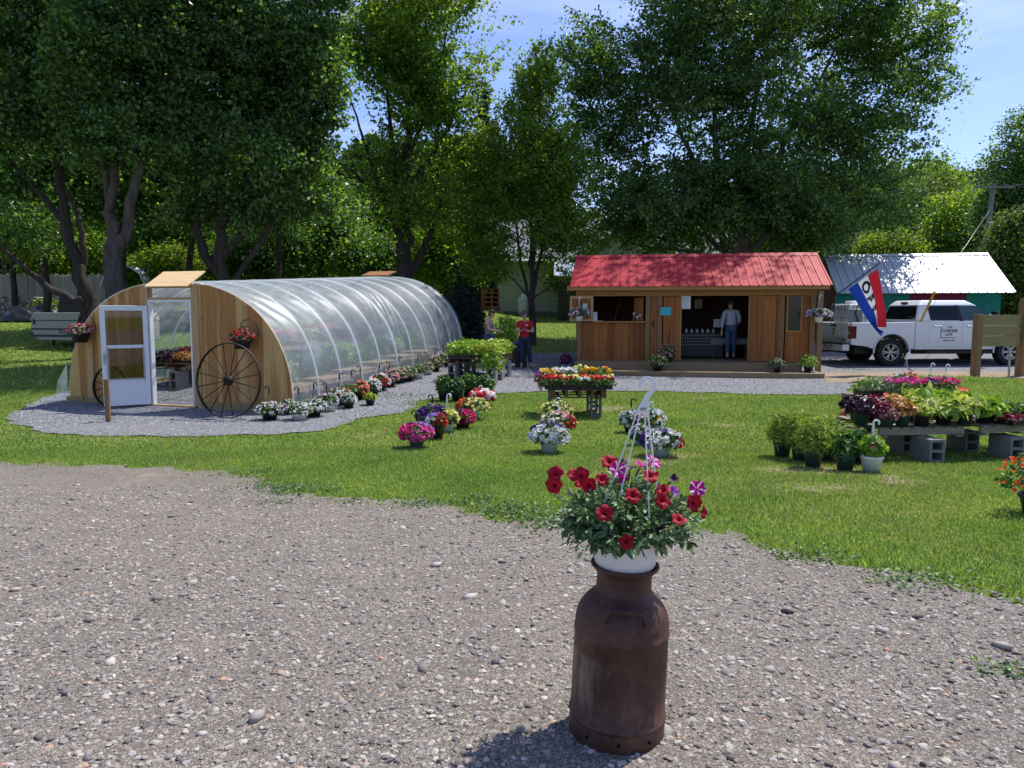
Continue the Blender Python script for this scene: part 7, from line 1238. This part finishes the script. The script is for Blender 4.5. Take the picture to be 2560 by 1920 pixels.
# ------------------------------------------------------------ milk can and the hero basket
c = G(1540, 1822); cz = float(Z(c.x, c.y)) + .004; LEAN = rad(2.2)
SZ_ = .968
can = thing('milk_can', 'rusty old milk can standing on the gravel in the foreground', 'milk can', (c.x, c.y, cz)); can.rotation_euler = (0, LEAN, 0); can.scale = (1, 1, SZ_)
def rust():
    t = NT('rusted_iron'); a = t.noise(5, 7, .7); b_ = t.noise(1, 9, .72, t.co((11, 11, 3.2)), .6); d = t.noise(42, 5, .7)
    col = t.ramp(a, [(.3, (.045, .024, .019)), (.52, (.110, .054, .039)), (.70, (.20, .098, .064))]); col = t.mix(t.ramp(d, [(.35, (.5, .5, .5)), (.65, (0, 0, 0))]), col, (.030, .016, .014))
    s = t.n.new("ShaderNodeSeparateXYZ"); t.l.new(t._co.outputs['Object'], s.inputs[0]); mr = t.n.new("ShaderNodeMapRange"); mr.inputs[1].default_value = .10; mr.inputs[2].default_value = .34; mr.inputs[3].default_value = 0; mr.inputs[4].default_value = 1; t.l.new(s.outputs[2], mr.inputs[0])
    sx_ = t.n.new("ShaderNodeMapRange"); sx_.inputs[1].default_value = .06; sx_.inputs[2].default_value = -.14; t.l.new(s.outputs[0], sx_.inputs[0]); mm = t.n.new("ShaderNodeMath"); mm.operation = 'MULTIPLY'; t.l.new(t.ramp(b_, [(.45, (0, 0, 0)), (.62, (.8, .8, .8))]), mm.inputs[0]); t.l.new(sx_.outputs[0], mm.inputs[1]); m2 = t.n.new("ShaderNodeMath"); m2.operation = 'MULTIPLY'; t.l.new(mm.outputs[0], m2.inputs[0]); t.l.new(t.ramp(mr.outputs[0], [(0, (0, 0, 0)), (.3, (1, 1, 1)), (.9, (1, 1, 1)), (1, (0, 0, 0))]), m2.inputs[1])
    col = t.mix(m2.outputs[0], col, (.235, .205, .15)); sc_ = t.vor(26, t.co((1, 1, .25), (0, .5, 0))); col = t.mix(t.ramp(sc_.outputs['Distance'], [(.02, (.55, .55, .55)), (.05, (0, 0, 0))]), col, (.20, .15, .12))
    t.bump(d, .25, .003); return t.fin(col, .58, .25, .35)
RUST = rust()
prof = [(.150, .004), (.172, 0), (.174, .004), (.173, .060), (.1715, .066), (.176, .070), (.1765, .078), (.171, .083), (.170, .20), (.169, .388), (.1715, .391), (.1715, .399), (.169, .402), (.168, .432), (.164, .455), (.155, .480), (.140, .503), (.122, .522), (.108, .534), (.101, .542), (.0985, .552), (.0975, .590), (.099, .606), (.108, .622), (.119, .632), (.1225, .637), (.122, .644), (.117, .646), (.110, .640), (.096, .62), (.094, .56), (.001, .55)]
mb = MB(); mb.lathe(prof, 72); mb.build('can_body', RUST, can)
for yaw in (math.atan2(-c.y, -c.x) + math.pi / 2 + .06, math.atan2(-c.y, -c.x) + math.pi / 2 + .06 + math.pi):
    mb = MB(); R3 = Matrix.Rotation(yaw, 3, 'Z'); pts = [(-.071, -.143, .466), (-.069, -.158, .492), (-.062, -.166, .515), (-.050, -.168, .522), (0, -.170, .521), (.050, -.168, .520), (.062, -.165, .510), (.069, -.156, .485), (.072, -.143, .458)]
    V = []; F = []
    n = len(pts)
    for i, p in enumerate(pts):
        p = Vector(p); t_ = Vector(pts[min(i + 1, n - 1)]) - Vector(pts[max(i - 1, 0)]); t_.normalize(); out = Vector((0, -.75, .66)); sdv_ = t_.cross(out).normalized()
        for a, bb_ in ((-.011, -.004), (.011, -.004), (.011, .004), (-.011, .004)): q = p + out * a + sdv_ * bb_ * 1.6; V.append(tuple(R3 @ q))
    F = [(4 * i + k, 4 * i + (k + 1) % 4, 4 * (i + 1) + (k + 1) % 4, 4 * (i + 1) + k) for i in range(n - 1) for k in range(4)] + [(3, 2, 1, 0), tuple(range(4 * n - 4, 4 * n))]
    mb.add(V, F, 0, False); bevel(mb.build('handle', RUST, can), .002)
mb = MB(); fwd = math.atan2(-c.y, -c.x)
for da in (-.62, .05, .72, 2.0, 3.5): a = fwd + da; mb.lathe([(.0065, 0), (.0065, .004), (.001, .004)], 10, (math.cos(a) * .1735, math.sin(a) * .1735, .035), 0, False, 1, 1, np.array(Vector((math.cos(a), math.sin(a), 0)).to_track_quat('Z', 'Y').to_matrix()))
mb.build('rivet_holes', M('black_hole', (.004, .003, .003), .9, .1), can)
top = Matrix.Rotation(LEAN, 3, 'Y') @ Vector((0, 0, .622 * SZ_)) + Vector((c.x, c.y, cz))
hb = thing('hanging_basket', 'white hanging basket of red petunias sitting on the rusty milk can', 'hanging basket', top); hb.rotation_euler = (0, rad(1.2), .35)
mb = MB(); mb.lathe([(.001, .004), (.088, .0), (.096, .004), (.108, .025), (.127, .118), (.131, .122), (.133, .128), (.133, .146), (.129, .148), (.124, .14), (.118, .12)], 64); mb.build('pot', WHITEP, hb); mb = MB(); mb.lathe([(.001, .122), (.119, .120)], 24); mb.build('soil', SOIL, hb)
r = np.random.default_rng(77); HL = leafmat('petunia_leaf', (.10, .18, .075), (.24, .35, .165), .22, .5, (1, 1, .6), .3); HR, HHH = .262, .155
LP = np.array([(0, 0, 0), (.10, .10, .025), (.20, .32, .05), (.22, .55, .05), (.13, .82, .02), (0, 1, -.06), (-.13, .82, .02), (-.22, .55, .05), (-.20, .32, .05), (-.10, .10, .025), (0, .30, 0), (0, .60, 0)]); LPF = np.array([(0, 1, 10), (1, 2, 10), (2, 3, 11), (2, 11, 10), (3, 4, 11), (4, 5, 11), (5, 6, 11), (6, 7, 11), (7, 8, 11), (8, 10, 11), (8, 9, 10), (9, 0, 10)])
lm = MB(); tips = []
for k in range(250):
    a = r.uniform(0, 6.283); el = math.asin(r.uniform(-.50, 1)) ; d = np.array([math.cos(a) * math.cos(el), math.sin(a) * math.cos(el), math.sin(el)]); s = r.uniform(.72, 1.04)
    e = d * np.array([HR, HR, HHH]) * s * (1 + .12 * mnoise.noise(Vector(d * 2.5))) + np.array([0, 0, .175]); 
    if np.hypot(e[0], e[1]) < .15 and e[2] < .15: e[:2] *= .17 / max(np.hypot(e[0], e[1]), .02)
    st_ = np.array([d[0] * .07, d[1] * .07, .12]); mid = (st_ + e) / 2 + np.array([0, 0, .045]); ts = np.linspace(0, 1, 7); pts = [(1 - t) ** 2 * st_ + 2 * t * (1 - t) * mid + t * t * e for t in ts]
    lm.tube(pts, [.0032] * 4 + [.0026] * 2 + [.002], 5, cap=False); tips.append((e, e - mid))
    nl = 19
    for q in range(nl):
        t = r.uniform(.3, 1.02); p = (1 - t) ** 2 * st_ + 2 * t * (1 - t) * mid + t * t * e; ax = (e - mid) / np.linalg.norm(e - mid); o = r.normal(size=3); o -= ax * o.dot(ax); o /= np.linalg.norm(o); y = o * .85 + ax * (.5 if t < .9 else .9) + np.array([0, 0, .1]); y /= np.linalg.norm(y); z = np.array([0, 0, 1.0]) + r.normal(0, .3, 3); z -= y * z.dot(y); z /= np.linalg.norm(z); x = np.cross(y, z)
        lm.cards(LP, LPF, [p], np.stack([x, y, z], -1)[None], r.uniform(.016, .035) * (1.25 if e[2] < .14 else 1), 0, True)
for k in range(14):                                        # larger leaves and a few trailing stems over the rim
    a = r.uniform(0, 6.283); p = np.array([math.cos(a) * .135, math.sin(a) * .135, .155]); 
    for q in range(3): y = np.array([math.cos(a + r.normal(0, .5)), math.sin(a + r.normal(0, .5)), r.uniform(-1.3, -.1)]); y /= np.linalg.norm(y); z = np.array([math.cos(a), math.sin(a), .8]); z -= y * z.dot(y); z /= np.linalg.norm(z); lm.cards(LP, LPF, [p + r.normal(0, .012, 3)], np.stack([np.cross(y, z), y, z], -1)[None], r.uniform(.045, .072), 0, True)
lm.build('foliage', HL, hb)
def bigpet(R, cupd, r):                                    # a trumpet with five ruffled lobes and a throat
    V, F = [], []; n = 30; ph_ = r.uniform(0, 6); rings = [(.010, -cupd), (.13, -cupd * .6), (.30, -cupd * .22), (.64, -cupd * .02), (1.0, -.05 * R)]
    for ri, (q, z) in enumerate(rings):
        for i in range(n):
            a = 2 * math.pi * i / n; lob = 1 - .17 * (.5 - .5 * math.cos(5 * a)) ** 2 * (ri >= 3); ruf = (.10 * math.sin(10 * a + ph_) + .09 * math.sin(5 * a) + .16 * math.sin(2 * a + ph_)) * R * (ri == 4) + .02 * R * math.sin(5 * a) * (ri == 3); V.append((q * R * lob * math.cos(a), q * R * lob * math.sin(a), z + ruf))
    for ri in range(4):
        for i in range(n): F.append((ri * n + i, ri * n + (i + 1) % n, (ri + 1) * n + (i + 1) % n, (ri + 1) * n + i))
    Mi = []
    return np.array(V), F, n
HRED = petal('velvet_red_petal', (.33, .004, .018), (.52, .008, .032), .2); HDRK = petal('petunia_throat', (.022, .002, .006), None, .1); HMAG = petal('petunia_magenta', (.52, .012, .25), None, .3); HWHT = petal('petunia_white_band', (.80, .66, .76), None, .3); HPUR = petal('petunia_dark_plum', (.030, .006, .03), None, .15); HVIO = petal('petunia_violet', (.40, .04, .55), None, .3)
# blooms at their places in the photo: pixel, depth offset towards the camera, kind, facing
BL = [(1388, 1184, .00, 'r', (-.5, -.5, .5)), (1385, 1213, -.03, 'r', (-.6, -.8, .1)), (1437, 1184, .05, 'r', (-.3, -.2, .8)), (1452, 1188, -.02, 'r', (-.2, -.8, .5)), (1450, 1206, .03, 'r', (-.5, .2, .7)), (1472, 1213, -.05, 'r', (-.4, -.8, .2)), (1505, 1197, -.05, 'r', (.2, -.6, .7)), (1523, 1152, .08, 'r', (-.1, -.3, .9)), (1546, 1174, .03, 's', (.1, -.8, .5)), (1557, 1150, .12, 'p', (.3, .2, .6)), (1578, 1166, .05, 'p', (.2, .5, .8)), (1604, 1160, .10, 'm', (.3, .3, .6)), (1626, 1187, -.04, 'r', (.3, -.3, .9)), (1634, 1152, .10, 's', (.5, -.1, .5)), (1583, 1238, -.16, 'r', (.1, -.6, .7)), (1512, 1282, -.19, 'r', (-.1, -.7, .6)), (1657, 1250, -.14, 'r', (.4, -.7, .5)), (1658, 1224, -.06, 'r', (-.2, -.2, .9)), (1681, 1228, -.05, 'v', (.2, -.3, .9)), (1686, 1196, .02, 'p', (.5, -.3, .7)), (1744, 1222, .00, 's', (.2, -.85, .4)), (1737, 1258, -.06, 'r', (.5, -.8, .1)), (1760, 1280, -.05, 'm2', (.9, -.2, .0)), (1698, 1297, -.14, 'r', (.1, -.1, 1)), (1653, 1322, -.19, 'p', (.4, -.7, -.3)), (1567, 1355, -.21, 'r', (.0, -.97, .1)), (1558, 1198, .02, 'm', (.3, -.4, -.5))]
inv = (Matrix.Translation(top) @ hb.rotation_euler.to_matrix().to_4x4()).inverted()
for k, (u, v, dy, kind, N) in enumerate(BL):
    p = inv @ P(u, v, top.y + dy - .02); n = (Vector(N).normalized() + Vector((0, -.55, .12))).normalized(); R = r.uniform(.026, .033) if kind in 'rs' else .024
    if kind == 'p': R = .02
    V, F, nn = bigpet(R, .020, r); fr = frames(np.array([tuple(inv.to_3x3() @ n)]), r)[0]; mb = MB(); Mi = []
    for fi, f in enumerate(F):
        ri, i = fi // nn, fi % nn
        if kind == 's': Mi.append(1 if ri >= 1 and (i % 6) in (0,) else 1 if ri >= 1 and ri < 3 and (i % 6) in (1,) else 0)
        else: Mi.append(2 if ri == 0 else 0)
    mb.add(V @ fr.T + np.array(p), np.array(F), np.array(Mi), True)
    tail = p - Vector(fr[:, 2]) * .020; mb.tube([tuple(tail), tuple(tail - Vector(fr[:, 2]) * .02), tuple(tail - Vector(fr[:, 2]) * .035 + Vector((0, 0, -.012)))], [.0035, .0045, .002], 6, 3)
    m0 = {'r': HRED, 's': HMAG, 'p': HPUR, 'm': HMAG, 'm2': HRED, 'v': HVIO}[kind]; o = mb.build('petunia_bloom', [m0, HWHT, HDRK, HL], hb)
    if kind == 's': o['label'] = 'magenta petunia bloom with white star stripes'
    elif kind == 'p': o['label'] = 'nearly black plum petunia bloom'
    elif kind == 'v': o['label'] = 'violet petunia bloom'
# hanger: flat white hook with cords
hp_ = inv @ P(1602, 1032, top.y); tipz = (inv @ P(1614, 945, top.y)).z; ax0 = Vector((hp_.x, hp_.y, hp_.z)); 
xr = (inv.to_3x3() @ Vector((1, 0, 0))).normalized(); yr = Vector((-xr.y, xr.x, 0))
def hpt(u, v, dy=0): return inv @ P(u, v, top.y + dy)
outline = [(1588, 1034), (1590, 1028), (1614, 985), (1627, 973), (1634, 960), (1630, 949), (1620, 945), (1610, 950), (1604, 962), (1605, 966), (1597, 968), (1594, 964), (1598, 950), (1608, 942), (1622, 940.5), (1636, 946), (1642, 960), (1640, 975), (1630, 986), (1622, 1000), (1623, 1028), (1620, 1036)]
a = [hpt(u, v, -.003) for u, v in outline]; bq = [hpt(u, v, .003) for u, v in outline]; k = len(a)
mb = MB(); mb.add([tuple(q) for q in a + bq], [tuple(range(k)), tuple(range(2 * k - 1, k - 1, -1))] + [(i, i + k, (i + 1) % k + k, (i + 1) % k) for i in range(k)])
hk = bevel(mb.build('hook', WHITEP, hb), .0012)
mb = MB(); lab = [hpt(u, v, -.0036) for u, v in ((1600, 1018), (1615, 1017), (1616, 1027), (1601, 1028))]; mb.add([tuple(q) for q in lab], [(0, 1, 2, 3)]); mb.build('price_sticker', M('sticker_paper', (.55, .54, .52), .5, .03), hk)
Vt, Ft = textmesh('$21.99', 1.0, .03, 0); W = Vt[:, 0].max() - Vt[:, 0].min(); cpt = sum(lab, Vector()) / 4; ex = (lab[1] - lab[0]); ey = (lab[0] - lab[3]); mb = MB(); mb.add([tuple(cpt + ex * (x / W * .86) + ey * (y * .62) - (inv.to_3x3() @ Vector((0, 1, 0))) * .0004) for x, y, z in Vt], Ft); mb.build('price_lettering', INK, hk)
for (u, v), ang in (((1592, 1035), 200), ((1600, 1036), 235), ((1612, 1036), 300), ((1619, 1035), 340)):
    s = hpt(u, v); e = Vector((math.cos(rad(ang - 20)) * .130, math.sin(rad(ang - 20)) * .130, .146)); m1 = s.lerp(e, .5) + Vector((.0, 0, -.006)); mb = MB(); mb.tube([tuple(s + Vector((0, 0, .004))), tuple(m1), tuple(e)], .0026, 6); mb.build('cord', WHITEP, hb)
